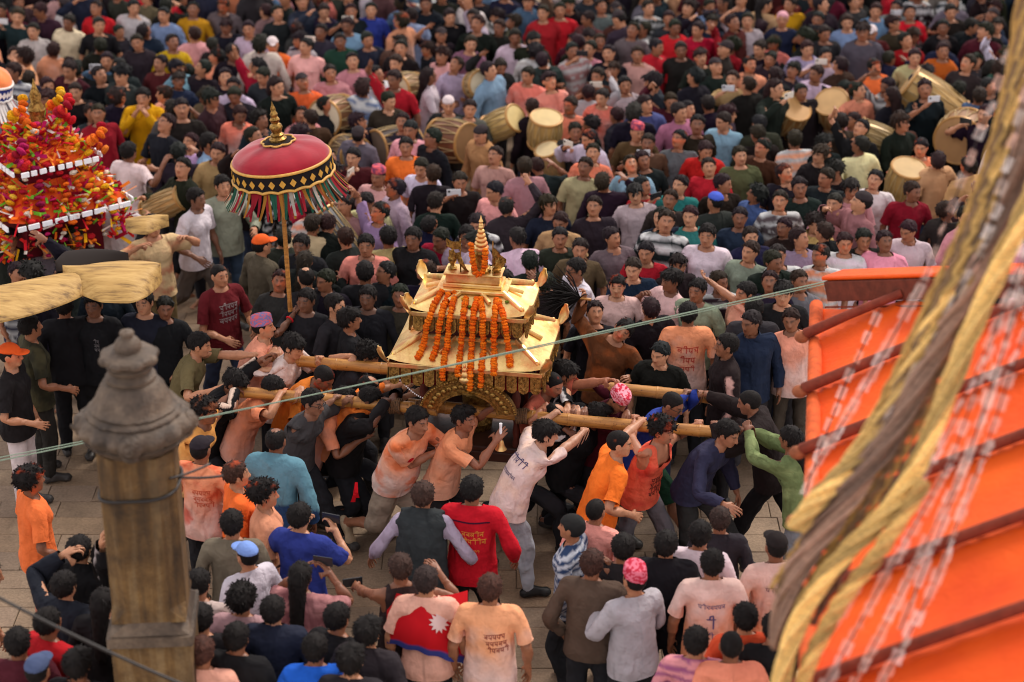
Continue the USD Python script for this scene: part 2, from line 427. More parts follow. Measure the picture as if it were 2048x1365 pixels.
def pose(head=(0, 0, 1.56), heading=0.0, lean=0.0, side=0.0, twist=0.0, hyaw=0.0, hpitch=0.0, hroll=0.0, arms=(None, None), hands=(None, None), elbows=(None, None), feet=None, scale=1.0, knees=(None, None), bend=0.55):
    """Bone matrices (rest to world). head: where the head's middle shall be. heading: 0 faces +y, positive turns left.
    arms (left, right): a world point, or ('f', x, y, z) from the shoulder in the person's own axes (x outwards, y ahead, z up).
    hands: (direction, palm normal) in the world. feet: two of (ahead, outwards, lift, pitch) in the person's own axes."""
    H = Rz(heading)
    Rp = H @ Rx(-lean * (1 - bend)) @ Ry(side * 0.4)
    Rs = H @ Rx(-lean * (1 - bend * 0.5)) @ Rz(twist * 0.5) @ Ry(side * 0.7)
    Rc = H @ Rx(-lean) @ Rz(twist) @ Ry(side)
    Rh = H @ Rz(twist * 0.6 + hyaw) @ Rx(-lean * 0.35 - hpitch) @ Ry(hroll + side * 0.4)
    P = np.zeros(3)
    j1 = P + Rp @ (SPINE1 - SPINE0) * scale
    j2 = j1 + Rs @ (SPINE2 - SPINE1) * scale
    neck = j2 + Rc @ (NECK - SPINE2) * scale
    hc = neck + Rh @ (HC - NECK) * scale
    P = np.asarray(head, float) - hc
    P[2] = min(P[2], 0.985 * scale)
    B = {}
    def bm(name, R, rest_o, o):
        B[name] = (R * scale, np.asarray(o) - R @ np.asarray(rest_o) * scale)
    bm('pelvis', Rp, SPINE0, P); bm('spine', Rs, SPINE1, P + j1); bm('chest', Rc, SPINE2, P + j2); bm('head', Rh, NECK, P + neck)
    for i, s in ((0, -1), (1, 1)):
        S = np.array([s, 1, 1.0]); sfx = '_l' if s < 0 else '_r'
        sh = P + j2 + Rc @ (SH * S - SPINE2) * scale
        arm = arms[i]
        if arm is None: arm = ('f', 0.10, 0.06, -0.50)
        if isinstance(arm, tuple) and arm[0] == 'f':
            tgt = sh + H @ Rz(twist) @ (np.array([arm[1] * s, arm[2], arm[3]])) * scale
        else: tgt = np.asarray(arm, float)
        over = tgt - sh
        if over[2] > 0.05 or over @ (H @ np.array([0, 1.0, 0])) > 0.2:
            sh = sh + unit(over) * 0.025 * scale + np.array([0, 0, max(0, min(0.05, over[2] * 0.15))])
        pole = elbows[i]
        if pole is None: pole = H @ Rz(twist) @ np.array([0.55 * s, -0.6, -0.55])
        elb, wr, q = two_bone(sh, tgt, 0.285 * scale, 0.25 * scale, pole)
        rest_pole = np.array([0.0, -1, 0.0]); a0 = ARM * S
        Fr = frame(a0, rest_pole)
        Ru = frame(elb - sh, q) @ Fr.T
        Rf = frame(wr - elb, q) @ Fr.T
        bm('uarm' + sfx, Ru, SH * S, sh); bm('farm' + sfx, Rf, EL * S, elb)
        if hands[i] is not None:
            d, n = hands[i]
            Rhand = frame(d, n) @ frame(ARM * S, PALM * S).T
        else: Rhand = Rf
        bm('hand' + sfx, Rhand, WR * S, wr)
        hip = P + Rp @ (HIP * S - SPINE0) * scale
        f = feet[i] if feet else (0.0, 0.0, 0.0, 0.0)
        gp = np.array([P[0], P[1], 0]) + H @ (np.array([(0.118 + f[1]) * s, f[0] - 0.012, 0.075 + f[2]]) * [scale, scale, 1])
        kp = knees[i] if knees[i] is not None else H @ np.array([0.15 * s, 1, 0.2])
        kn, an, q = two_bone(hip, gp, 0.42 * scale, 0.407 * scale, kp)
        Rt = frame(kn - hip, q) @ frame((KN - HIP) * S, (0, 1, 0)).T
        Rsn = frame(an - kn, q) @ frame((AN - KN) * S, (0, 1, 0)).T
        bm('thigh' + sfx, Rt, HIP * S, hip); bm('shin' + sfx, Rsn, KN * S, kn)
        bm('foot' + sfx, H @ Rz(-0.12 * s) @ Rx(f[3]), AN * S, an)
    return B

def skin(v, w, B):
    out = np.zeros_like(v)
    for k, b in enumerate(BN):
        R, t = B[b]
        m = w[:, k] > 0
        out[m] += w[m, k:k + 1] * (v[m] @ R.T + t)
    return out

class Tpl:
    """A piece in the rest pose with its weights."""
    def __init__(self, m, rigid=None):
        m = trimesh.Trimesh(m.vertices, m.faces, process=True)
        self.v, self.f = np.array(m.vertices), np.array(m.faces)
        if rigid: self.w = np.zeros((len(self.v), len(BN))); self.w[:, BN.index(rigid)] = 1
        else: self.w = weights(self.v)
        self.n = np.array(m.vertex_normals)

def cut(m, o, n): return m.slice_plane(np.asarray(o, float), np.asarray(n, float))
def cut_arms(m, t, x=0.235):
    e = SH + ARM * t
    mid = cut(cut(m, (x, 0, 0), (-1, 0, 0)), (-x, 0, 0), (1, 0, 0))
    r = cut(cut(m, (x, 0, 0), (1, 0, 0)), e, -ARM)
    l = cut(cut(m, (-x, 0, 0), (-1, 0, 0)), e * [-1, 1, 1], -ARM * [-1, 1, 1])
    return cat_m([mid, r, l])
def cut_neck(m, o, n, x=0.085):
    mid = cut(cut(cut(m, (x, 0, 0), (-1, 0, 0)), (-x, 0, 0), (1, 0, 0)), o, n)
    return cat_m([mid, cut(m, (x, 0, 0), (1, 0, 0)), cut(m, (-x, 0, 0), (-1, 0, 0))])

def garment(kind, h):
    lo, hi = (-0.58, -0.26, 0.02), (0.58, 0.30, 1.56)
    up = lambda g: (lambda p: smin(d_torso(p, g), d_neck(p, g * 0.3), 0.02))
    def sleeve(p, g0, g1): return d_arm(p, g0, g1)
    hang = lambda p, g: smin(d_torso(p, g), smax(cone(p * [1, 1.38, 1] + [0, 0.012, 0], (0, 0, 1.22), (0, 0, 0.72), 0.158 + g * 0.8, 0.206 + g * 0.5), p[:, 2] - 1.26, 0.03), 0.04)
    neckcut = ((0, 0.03, 1.455), (0, -0.45, -1)); hem = 0.80
    if kind in ('tshirt', 'tank', 'polo'):
        m = surfnet(lambda p: smin(smin(hang(p, 0.014), d_neck(p, 0.004), 0.02), smax(sleeve(p, 0.022, 0.03), ((mirror(p) - SH) @ ARM) - 0.28, 0.004), 0.03) if kind != 'tank'
                    else smax(smin(hang(p, 0.012), d_neck(p, 0.004), 0.02), -cone(mirror(p), SH + (0.01, 0, 0.07), SH + (0.02, 0, -0.10), 0.075, 0.075), 0.01), (-0.46, lo[1], 0.70), (0.46, hi[1], 1.54), h)
        if kind != 'tank':
            m = cut_arms(m, 0.225)
        else: neckcut = ((0, 0.0, 1.42), (0, -0.75, -1))
        hem = 0.815
    elif kind in ('longsleeve', 'jacket', 'hoodie', 'kurta'):
        g = {'longsleeve': 0.017, 'jacket': 0.026, 'hoodie': 0.028, 'kurta': 0.016}[kind]
        def fn(p):
            d = hang(p, g)
            if kind == 'kurta': d = smin(d, smax(cone(p, (0, -0.005, 1.1), (0, -0.005, 0.45), 0.14, 0.23), 0.44 - p[:, 2], 0.01), 0.04)
            d = smin(d, d_neck(p, 0.008 if kind != 'hoodie' else 0.018), 0.02)
            d = smin(d, smax(sleeve(p, g + 0.004, g * 0.8 + 0.006), ((mirror(p) - SH) @ ARM) - 0.56, 0.004), 0.03)
            if kind == 'hoodie': d = smin(d, cone(mirror(p), (0, -0.10, 1.43), (0.06, -0.06, 1.45), 0.05, 0.045), 0.04)
            return d
        m = surfnet(fn, lo if kind == 'kurta' else (lo[0], lo[1], 0.70), hi, h)
        m = cut_arms(m, 0.525)
        if kind in ('jacket', 'hoodie'): neckcut = ((0, 0.03, 1.480), (0, -0.45, -1))
        hem = {'longsleeve': 0.82, 'jacket': 0.80, 'hoodie': 0.80, 'kurta': 0.46}[kind]
    elif kind == 'vest':
        fn = lambda p: smax(smin(hang(p, 0.034 + 0.008 * 0), d_neck(p, 0.014), 0.02) - 0.007 * np.abs(np.sin(p[:, 2] * pi / 0.085)), -cone(mirror(p), SH + (0.035, 0, 0.04), SH + (0.04, 0, -0.07), 0.07, 0.07), 0.01)
        m = surfnet(fn, (-0.3, lo[1], 0.70), (0.3, hi[1], 1.56), h * 0.8)
        neckcut = ((0, 0.03, 1.490), (0, -0.4, -1)); hem = 0.83
    elif kind in ('trousers', 'shorts', 'jeans'):
        g = {'trousers': 0.016, 'shorts': 0.026, 'jeans': 0.010}[kind]
        def fn(p):
            d = smin(smax(d_torso(p, 0.008), p[:, 2] - 1.02, 0.01), d_leg(p, g), 0.03)
            m_ = mirror(p)
            d = smin(d, cone(m_, HIP, AN + (0, 0.0, 0.03), 0.078 + g, 0.046 + g), 0.02)
            return smax(d, -(m_[:, 0] - 0.006) if False else d, 0.01)
        m = surfnet(fn, (-0.28, -0.2, 0.0), (0.28, 0.2, 1.06), h)
        m = cut(m, (0, 0, 0.975), (0, 0, -1)); hem = 0.43 if kind == 'shorts' else 0.055
        m = cut(m, (0, 0, hem), (0, 0, 1))
        return Tpl(m)
    m = cut_neck(m, *neckcut)
    m = cut(m, (0, 0, hem), (0, 0, 1))
    return Tpl(m)

def hair_tpl(kind, h):
    def shell(p, g, front=1.690, nape=1.545, ear=0.012):
        g = g * np.interp(p[:, 2], [1.55, 1.66], [0.45, 1.15])
        cr = np.linalg.norm((p - [0, -0.010, 1.618]) / np.stack([0.075 + g, 0.097 + g, 0.090 + g], 1), axis=1)
        cr = (cr - 1) * 0.085
        # hairline: high over the forehead, down behind the ears to the nape
        y = p[:, 1]
        line = np.interp(y, [-0.12, -0.03, 0.0, 0.03, 0.055, 0.09], [nape, nape + 0.005, 1.585, 1.604, 1.652, front])
        line = line + 0.012 * (meshkit.noise(p * [55, 30, 0] , 21) - 0.5) + 0.010 * np.clip(1 - np.abs(p[:, 0]) / 0.06, 0, 1) * 0 - 0.012 * np.clip((np.abs(p[:, 0]) - 0.035) / 0.03, 0, 1) * (y > 0.03) * -1
        d = smax(cr, line - p[:, 2], 0.006)
        return smax(d, -(ell(mirror(p), (0.084, 0.002, 1.598), (0.012, 0.024, 0.033))), 0.005)
    if kind == 'short': fn = lambda p: shell(p, 0.015) - 0.009 * (meshkit.noise(p * 60, 3) - 0.45)
    elif kind == 'buzz': fn = lambda p: shell(p, 0.005)
    elif kind == 'fringe': fn = lambda p: smin(shell(p, 0.019, 1.655, 1.54), ell(p, (0.01, 0.062, 1.672), (0.066, 0.044, 0.032)), 0.015) - 0.012 * (meshkit.noise(p * [60, 60, 35], 5) - 0.45)
    elif kind == 'quiff': fn = lambda p: smin(shell(p, 0.010, 1.67, 1.55), ell(p, (0.0, 0.035, 1.705), (0.058, 0.065, 0.026)), 0.02) - 0.010 * (meshkit.noise(p * 55, 7) - 0.45)
    elif kind == 'curly': fn = lambda p: shell(p, 0.030, 1.66, 1.535) - 0.026 * (meshkit.noise(p * 62, 9) - 0.45)
    elif kind == 'long': fn = lambda p: smin(shell(p, 0.015, 1.668, 1.53), smax(cone(p, (0, -0.075, 1.60), (0, -0.125, 1.20), 0.070, 0.055), p[:, 1] + 0.045, 0.02), 0.02) - 0.006 * (meshkit.noise(p * 40, 11) - 0.4)
    elif kind == 'ponytail': fn = lambda p: smin(shell(p, 0.012, 1.67, 1.545), smin(cone(p, (0, -0.10, 1.66), (0, -0.155, 1.52), 0.028, 0.042), cone(p, (0, -0.155, 1.52), (0.0, -0.15, 1.02), 0.042, 0.018), 0.02), 0.02) - 0.006 * (meshkit.noise(p * 40, 13) - 0.4)
    elif kind == 'receding': fn = lambda p: smax(shell(p, 0.006, 1.70, 1.55), ell(p, (0, 0.03, 1.73), (0.05, 0.11, 0.05)) * -1, 0.01)
    elif kind == 'topi':      # stiff cloth cap, flat on top, higher at the front left
        fn = lambda p: smax(smax(np.hypot(p[:, 0], (p[:, 1] + 0.008) * 0.80) - 0.086 + (p[:, 2] - 1.64) * 0.10, 1.640 + 0.22 * (p[:, 1] + 0.01) * 0.6 - p[:, 2], 0.006), p[:, 2] - 1.742 - 0.18 * p[:, 0] - 0.10 * p[:, 1], 0.022)
    elif kind == 'cap':
        fn = lambda p: smin(smax(ell(p, (0, -0.006, 1.630), (0.088, 0.108, 0.100)), 1.645 - p[:, 2], 0.004), smax(ell(p, (0, 0.10, 1.643), (0.070, 0.085, 0.009)), 0.045 - p[:, 1], 0.005), 0.006)
    elif kind == 'scarf':     # cloth tied over the head
        fn = lambda p: shell(p, 0.016, 1.650, 1.50, 0) - 0.006 * (meshkit.noise(p * 30, 15) - 0.4)
    hi_z = 1.79; lo_z = 1.0 if kind in ('ponytail',) else 1.15 if kind == 'long' else 1.50
    m = surfnet(fn, (-0.14, -0.24, lo_z), (0.14, 0.21, hi_z), h)
    if kind not in ('topi', 'cap', 'scarf'): m = cat_m([m, hair_cards(m, kind, h)])
    return Tpl(m, None if kind in ('long', 'ponytail') else 'head')

def hair_cards(m, kind, h):
    """Locks lying over the hair: thin tapering slips that break up its outline."""
    n = int((0.0105 / h) ** 1.1 * {'buzz': 260, 'receding': 220, 'short': 420, 'curly': 420}.get(kind, 460))
    r = np.random.default_rng(len(kind) * 7 + n)
    P, fi = trimesh.sample.sample_surface(m, n, seed=int(r.integers(1 << 30)))
    N = m.face_normals[fi]
    crown = np.array([0.01, -0.045, 1.72])
    ok = (N @ [0, 0, 1.0] > -0.75)
    P, N = P[ok], N[ok]; n = len(P)
    flow = P - crown; flow[:, 2] = np.minimum(flow[:, 2], -0.02) * np.where(P[:, 2] > 1.66, 0.4, 1.2)
    if kind in ('long', 'ponytail'): flow = np.where((P[:, 2] < 1.58)[:, None], np.array([0, 0, -0.1]), flow)
    flow += r.normal(0, {'curly': 0.09, 'buzz': 0.02}.get(kind, 0.03), flow.shape)
    flow -= N * (flow * N).sum(1, keepdims=True); flow /= np.maximum(np.linalg.norm(flow, axis=1, keepdims=True), 1e-9)
    side = np.cross(N, flow)
    k = (h / 0.0105) ** 0.6
    ln = r.uniform(0.6, 1.2, (n, 1)) * {'buzz': 0.012, 'receding': 0.016, 'short': 0.026, 'curly': 0.030, 'quiff': 0.034}.get(kind, 0.042) * k
    w = r.uniform(0.6, 1.2, (n, 1)) * {'buzz': 0.004}.get(kind, 0.0070) * k
    lift = r.uniform(0.1, 1.0, (n, 1)) * {'buzz': 0.002, 'receding': 0.003, 'curly': 0.018, 'quiff': 0.010, 'short': 0.0060}.get(kind, 0.008) * (1.5 if h > 0.02 else 1)
    A, B_ = P - side * w - N * 0.003, P + side * w - N * 0.003
    C_ = P + flow * ln * 0.55 + N * lift * 1.15; D_ = P + flow * ln + N * lift * 0.5 + r.normal(0, 0.004, (n, 3))
    v = np.vstack([A, B_, C_ + side * w * 0.6, C_ - side * w * 0.6, D_]); i = np.arange(n)
    f = np.vstack([np.stack([i, i + n, i + 2 * n], 1), np.stack([i, i + 2 * n, i + 3 * n], 1), np.stack([i + 3 * n, i + 2 * n, i + 4 * n], 1)])
    return trimesh.Trimesh(v, f, process=False)

def hand_hair_weights(t):
    """Long hair follows the head above and hangs with the chest below."""
    f = np.clip((1.52 - t.v[:, 2]) / 0.12, 0, 1)
    t.w[:] = 0; t.w[:, BN.index('head')] = 1 - f; t.w[:, BN.index('chest')] = f
    return t

PAIRS = [('relaxed', 'relaxed'), ('grip', 'grip'), ('fist', 'fist'), ('grip', 'relaxed'), ('relaxed', 'grip'), ('open', 'open'), ('fist', 'open'), ('open', 'fist')]
_cache = {}
def tpl(kind, lod):
    k = (kind, lod)
    if k in _cache: return _cache[k]
    if isinstance(kind, tuple):
        pairs = PAIRS if lod in ('hi', 'mid') else PAIRS[:3] + [('open', 'open')]
        made = build_bodies(*{'hi': (0.026, 0.0070, 0.0050, 0.002, 0.0008, 0.0015), 'mid': (0.036, 0.0085, 0.0070, 0.004, 0.0013, 0.003), 'lo': (0.048, 0.0125, 0.013, 0.009, 0.0019, 0.006), 'far': (0.055, 0.0140, 0.017, 0.014, 0.0028, 0.010)}[lod], pairs)
        for p, m in made.items(): _cache[(p, lod)] = Tpl(m)
        return _cache[k]
    if kind in ('short', 'buzz', 'fringe', 'quiff', 'curly', 'long', 'ponytail', 'receding', 'topi', 'cap', 'scarf'):
        t = hair_tpl(kind, {'hi': 0.0105, 'mid': 0.0142, 'lo': 0.026, 'far': 0.030}[lod])
        if kind in ('long', 'ponytail'): hand_hair_weights(t)
    elif kind == 'shoe':
        m = surfnet(lambda p: smax(d_foot(p, 0.009), p[:, 2] - 0.115, 0.01), (0.04, -0.12, -0.02), (0.24, 0.24, 0.14), {'hi': 0.019, 'mid': 0.024, 'lo': 0.035, 'far': 0.04}[lod])
        m = m if lod in ('hi', 'mid') else m
        t = (Tpl(flip_x(m)), Tpl(m))
        for x, s in zip(t, '_l _r'.split()):
            f = np.clip((x.v[:, 2] - 0.085) / 0.04, 0, 1) * 0.6
            x.w[:] = 0; x.w[:, BN.index('foot' + s)] = 1 - f; x.w[:, BN.index('shin' + s)] = f
    else: t = garment(kind, {'hi': 0.022, 'mid': 0.029, 'lo': 0.053, 'far': 0.064}[lod] * (1.3 if kind in ('trousers', 'jeans') else 1.0))
    _cache[k] = t
    return t

POOL = None
SKINS = [(164, 110, 80), (150, 97, 69), (178, 122, 90), (134, 85, 60), (184, 130, 98), (122, 76, 53)]
HAIRC = lin((24, 19, 18)) * 0.8

def face_paint(v, base, rng, powder=None, beard=0.0, coarse=False):
    """Colours of the skin: lips, brows, eyes, stubble and, where given, the orange powder of the festival."""
    c = np.tile(base, (len(v), 1))
    m = np.abs(v[:, 0]); front = v[:, 1] > 0.045
    def blob(cx, cz, rx, rz, col, k):
        d = ((m - cx) / rx) ** 2 + ((v[:, 2] - cz) / rz) ** 2
        a = np.clip(1.5 - d, 0, 1)[:, None] * k * front[:, None] * (v[:, 2] > 1.45)[:, None]
        c[:] = c * (1 - a) + np.asarray(col) * a
    dark = HAIRC
    if powder is not None:
        amt = np.clip((meshkit.fbm(v * 16 + rng.random(3) * 50, 3) - 0.46) * 4, 0, 1)[:, None] * (v[:, 2] > 1.50)[:, None] * (v[:, 1] > -0.02)[:, None]
        c = c * (1 - 0.6 * amt) + np.asarray(powder) * 0.6 * amt
    if beard: blob(0, 1.535, 0.045, 0.03, dark, 0.35 * beard); blob(0, 1.563, 0.026, 0.006, dark, 0.75 * beard)
    if coarse:
        blob(0.030, 1.622, 0.023, 0.013, lin((34, 24, 20)), 0.80); blob(0, 1.549, 0.022, 0.009, base * np.array([0.6, 0.38, 0.38]), 0.75)
        return c
    blob(0.031, 1.634, 0.021, 0.0062, dark, 0.95)
    blob(0.031, 1.610, 0.013, 0.0055, lin((40, 28, 24)), 0.85)
    blob(0, 1.548, 0.020, 0.006, base * np.array([0.75, 0.45, 0.45]), 0.7)
    blob(0.010, 1.570, 0.006, 0.004, base * 0.4, 0.5)
    return c

def cloth_colour(v, col, rng, stain=None, hem=None, amount=0.5, stripes=None):
    c = np.tile(np.asarray(col, float), (len(v), 1))
    if hem is not None:      # powder thrown over the shoulders: the cloth's own white shows lower down
        a = np.clip((v[:, 2] - 0.92) / 0.42 + (meshkit.fbm(v * 7 + rng.random(3) * 60, 3) - 0.5) * 1.6, 0, 1)[:, None]
        c = c * a + np.asarray(hem) * (1 - a)
    if stain is not None:
        a = np.clip((meshkit.fbm(v * 9 + rng.random(3) * 60, 4) - 0.62 + 0.25 * amount) * 6, 0, 1)[:, None] * 0.75
        c = c * (1 - a) + np.asarray(stain) * a
    if stripes is not None:
        col2, step, duty = stripes
        a = ((v[:, 2] / step) % 1 < duty)[:, None]
        c = np.where(a, np.asarray(col2), c)
    return c

def scribble(width, height, n, seed):
    """A line of Devanagari-like lettering, strokes hanging from a head line, as flat shapes in (x, z)."""
    from shapely.geometry import LineString
    from shapely import union_all
    r = np.random.default_rng(seed); w = width / n; L_ = [LineString([(-width / 2, height / 2), (width / 2, height / 2)])]
    for k in range(n):
        x = -width / 2 + w * (k + 0.5); h = height
        L_.append(LineString([(x + w * 0.28, h / 2), (x + w * 0.28, -h / 2)]))
        kind = int(r.integers(4))
        a = np.linspace(0, 2 * pi, 9)
        if kind == 0: L_.append(LineString([(x - w * 0.1 + w * 0.2 * math.cos(q), -h * 0.05 + h * 0.2 * math.sin(q)) for q in a]))
        elif kind == 1: L_.append(LineString([(x - w * 0.3, h * 0.2), (x - w * 0.05, h * 0.1), (x - w * 0.2, -h * 0.15), (x + w * 0.28, -h * 0.1)]))
        elif kind == 2: L_.append(LineString([(x - w * 0.25, h / 2), (x - w * 0.25, -h * 0.1), (x, -h * 0.3), (x + w * 0.28, -h * 0.05)]))
        else: L_.append(LineString([(x - w * 0.2, h / 2), (x - w * 0.15, h * 0.85), (x + w * 0.2, h * 0.9), (x + w * 0.28, h / 2)]))
    return union_all([l.buffer(height * 0.07) for l in L_])
def flat_mesh(shape):
    shape = shape.simplify(0.0006)
    out = []
    for g in getattr(shape, 'geoms', [shape]):
        v, f = trimesh.creation.triangulate_polygon(g, engine='earcut')
        out.append(trimesh.Trimesh(np.c_[v, np.zeros(len(v))], f, process=False))
    return cat_m(out)
def attach(name, m2, side, colour, gt, posed, parent):
    """Lays flat shapes (x, z in the rest pose) on the front (side 1) or back (side -1) of a garment."""
    tri = gt.v[gt.f]; cen = tri.mean(1)
    n = np.cross(tri[:, 1] - tri[:, 0], tri[:, 2] - tri[:, 0]); n /= np.maximum(np.linalg.norm(n, axis=1, keepdims=True), 1e-12)
    ok = np.where((n[:, 1] * side > 0.25) & (np.abs(cen[:, 0]) < 0.24))[0]
    from scipy.spatial import cKDTree
    m = m2 if m2.edges_unique_length.max() < 0.03 else m2.subdivide_to_size(0.03)
    xz = m.vertices[:, [0, 1]] * [-side, 1] if side < 0 else m.vertices[:, [0, 1]] * [-1, 1]
    xz = m.vertices[:, [0, 1]] * [1 if side < 0 else -1, 1]
    _, k = cKDTree(cen[ok][:, [0, 2]]).query(xz, k=3)
    out = 0; wts = 0
    for j in range(3):
        f = gt.f[ok[k[:, j]]]; A, B_, C_ = (gt.v[f[:, i]][:, [0, 2]] for i in range(3))
        d = (B_[:, 1] - C_[:, 1]) * (A[:, 0] - C_[:, 0]) + (C_[:, 0] - B_[:, 0]) * (A[:, 1] - C_[:, 1]); d = np.where(np.abs(d) < 1e-9, 1e-9, d)
        a = ((B_[:, 1] - C_[:, 1]) * (xz[:, 0] - C_[:, 0]) + (C_[:, 0] - B_[:, 0]) * (xz[:, 1] - C_[:, 1])) / d
        b = ((C_[:, 1] - A[:, 1]) * (xz[:, 0] - C_[:, 0]) + (A[:, 0] - C_[:, 0]) * (xz[:, 1] - C_[:, 1])) / d
        a, b = np.clip(a, -0.6, 1.6), np.clip(b, -0.6, 1.6); c = 1 - a - b
        inside = np.minimum(np.minimum(a, b), c); w = np.exp(np.clip(inside, -3, 0.3) * 12)[:, None]
        P0, P1, P2 = posed[f[:, 0]], posed[f[:, 1]], posed[f[:, 2]]
        N = np.cross(P1 - P0, P2 - P0); N /= np.maximum(np.linalg.norm(N, axis=1, keepdims=True), 1e-12)
        out = out + w * (P0 * a[:, None] + P1 * b[:, None] + P2 * c[:, None] + N * 0.004); wts = wts + w
    part(name, (out / wts, m.faces), 'cloth_fine', parent, True, cd=lin(colour))
def placed2(shape, x, z):
    from shapely import affinity
    return flat_mesh(affinity.translate(shape, x, z))

def person(B, label, lod='hi', skin_c=None, hair='short', hair_c=None, top=('tshirt', (120, 110, 105)), legs=('trousers', (40, 40, 44)), shoes=(50, 46, 44), handkinds=('relaxed', 'relaxed'), group=None, seed=0, powder=None, beard=0.0,
           stain=None, hem=None, amount=0.5, stripes=None, wrinkle=0.010, extra=(), belly=0.0, inner=None, arm_stripe=None, topmat='cloth', origin=None, hatpattern=None, prints=(), face=None, two_tone=None, glasses=False, band=None):
    rng = np.random.default_rng(seed)
    sc = B['pelvis'][0]
    o = np.asarray(origin if origin is not None else [B['pelvis'][0] @ SPINE0 + B['pelvis'][1]][0], float) * [1, 1, 0]
    t = thing('person', label, 'person', o, 0, group) if POOL is None else None
    skin_c = lin(SKINS[int(rng.integers(len(SKINS)))] if skin_c is None else skin_c)
    def put(name, tp, cd, matn, disp=None, lab=None, vv=None):
        v = tp.v if vv is None else vv
        w = skin(v, tp.w, B) - o
        if disp is not None:
            nrm = trimesh.Trimesh(w, tp.f, process=False).vertex_normals
            w = w + nrm * disp[:, None]
        if POOL is not None:
            POOL.setdefault((name, matn), []).append((w + o, tp.f, np.tile(cd, (len(w), 1)) if np.ndim(cd) == 1 else cd, tp.v + rng.random(3) * 20)); return None
        return part(name, (w, tp.f), matn, t, True, cd, tp.v + rng.random(3) * 20, label=lab)
    hk = handkinds if (handkinds in PAIRS) else ('relaxed', 'relaxed')
    if lod in ('lo', 'far') and hk not in (PAIRS[:3] + [('open', 'open')]): hk = ('relaxed', 'relaxed')
    bt = tpl(hk, lod)
    def drawn_in(v, n):
        m_ = mirror(v); al = (m_ - SH) @ ARM; arm = m_[:, 0] > 0.215
        longs = top[0] not in ('tshirt', 'polo', 'tank') and not (top[0] == 'vest' and not inner)
        k = np.where(arm, np.clip(((0.50 if longs else 0.20) - al) / 0.03, 0, 1) * (0 if top[0] == 'tank' else 1), np.clip((1.435 - v[:, 2] - 0.45 * (v[:, 1] + 0.02)) / 0.03, 0, 1)) * (v[:, 2] > 0.84)
        if top[0] == 'tank': k = k * (m_[:, 0] < 0.12)
        if legs: k = np.maximum(k, np.clip((v[:, 2] - (0.47 if legs[0] == 'shorts' else 0.12)) / 0.03, 0, 1) * (v[:, 2] < 0.95) * (~arm))
        return v - n * (k * np.where(arm, 0.011, 0.014))[:, None]
    bp = put('body', bt, face_paint(bt.v, skin_c, rng, None if powder is None else lin(powder), beard, lod in ('lo', 'far')), 'skin', vv=drawn_in(bt.v, bt.n))
    bald = hair in ('topi', 'cap', 'scarf')
    hc = HAIRC if hair_c is None else lin(hair_c)
    if bald and hair != 'scarf':
        ht = tpl('buzz', lod); put('hair', ht, HAIRC, 'hair')
    if hair:
        ht = tpl(hair, lod)
        col = hc
        if hatpattern is not None:
            k = (meshkit.noise(ht.v * 75, 3) > 0.5)[:, None]
            col = np.where(k, lin(hatpattern), hc)
        elif not bald: 
            col = np.tile(hc, (len(ht.v), 1)) * (0.55 + 1.0 * meshkit.noise(ht.v * 90, 6))[:, None]
            if powder is not None:
                a = np.clip((meshkit.fbm(ht.v * 14 + rng.random(3) * 50, 3) - 0.60) * 5, 0, 0.7)[:, None] * (ht.v[:, 2] > 1.65)[:, None]
                col = col * (1 - a) + lin(powder) * 0.55 * a
        put({'topi': 'cloth_cap', 'cap': 'peaked_cap', 'scarf': 'head_scarf'}.get(hair, 'hair'), ht, col, 'cloth_fine' if bald else 'hair')
    def bell(v, k=1.0):
        if not belly: return v
        a = k * np.exp(-((v[:, 2] - 1.03) / 0.16) ** 2) * np.clip(v[:, 1] / 0.10 + 0.3, 0, 1)
        v = v.copy(); v[:, 1] += a * belly; v[:, 0] *= 1 + a * belly * 2.0
        return v
    names = {'tshirt': 'shirt', 'polo': 'shirt', 'tank': 'tank_top', 'longsleeve': 'shirt', 'jacket': 'jacket', 'hoodie': 'jacket', 'kurta': 'long_shirt', 'vest': 'vest'}
    for kind, col in ([inner] if inner else []) + [top]:
        gt = tpl(kind, lod)
        last = (kind, col) == tuple(top)
        disp = None
        if wrinkle:
            q = gt.v * np.array([1.0, 1.0, 1.0]) + rng.random(3) * 40
            fold = meshkit.noise(q * np.array([11, 11, 4.5]), 1) * 0.6 + meshkit.noise(q * np.array([9, 9, 20.0]), 2) * 0.4
            disp = (fold - 0.42) * wrinkle * 1.8
            if lod in ('hi', 'mid'): disp = disp + (np.abs(meshkit.noise(q * np.array([26, 26, 15.0]), 4) - 0.5) - 0.12) * wrinkle * 0.9
        cd = cloth_colour(gt.v, lin(col), rng, None if stain is None or not last else lin(stain), None if hem is None or not last else lin(hem), amount, None if stripes is None or not last else (lin(stripes[0]), stripes[1], stripes[2]))
        if arm_stripe is not None and last:   # bands down the outside of the sleeves
            m_ = mirror(gt.v); along = (m_ - SH) @ ARM; outer = (m_ - SH) @ -PALM
            k = (along > 0.02) & (outer > 0.012) & (np.abs(gt.v[:, 1] + 0.012) < 0.030)
            cd[k] = lin(arm_stripe)
        if two_tone is not None and last: cd[gt.v[:, 2] < two_tone[1]] = lin(two_tone[0])
        vv = bell(gt.v)
        made = put(names[kind], gt, cd, topmat if last else 'cloth', disp, vv=vv if last else vv - gt.n * 0.012)
        if last and prints:
            w = np.array(UsdGeom.Mesh(made).GetPointsAttr().Get(), float)
            for pname, m2, sd, pc in prints: attach(pname, m2, sd, pc, gt, w, t)
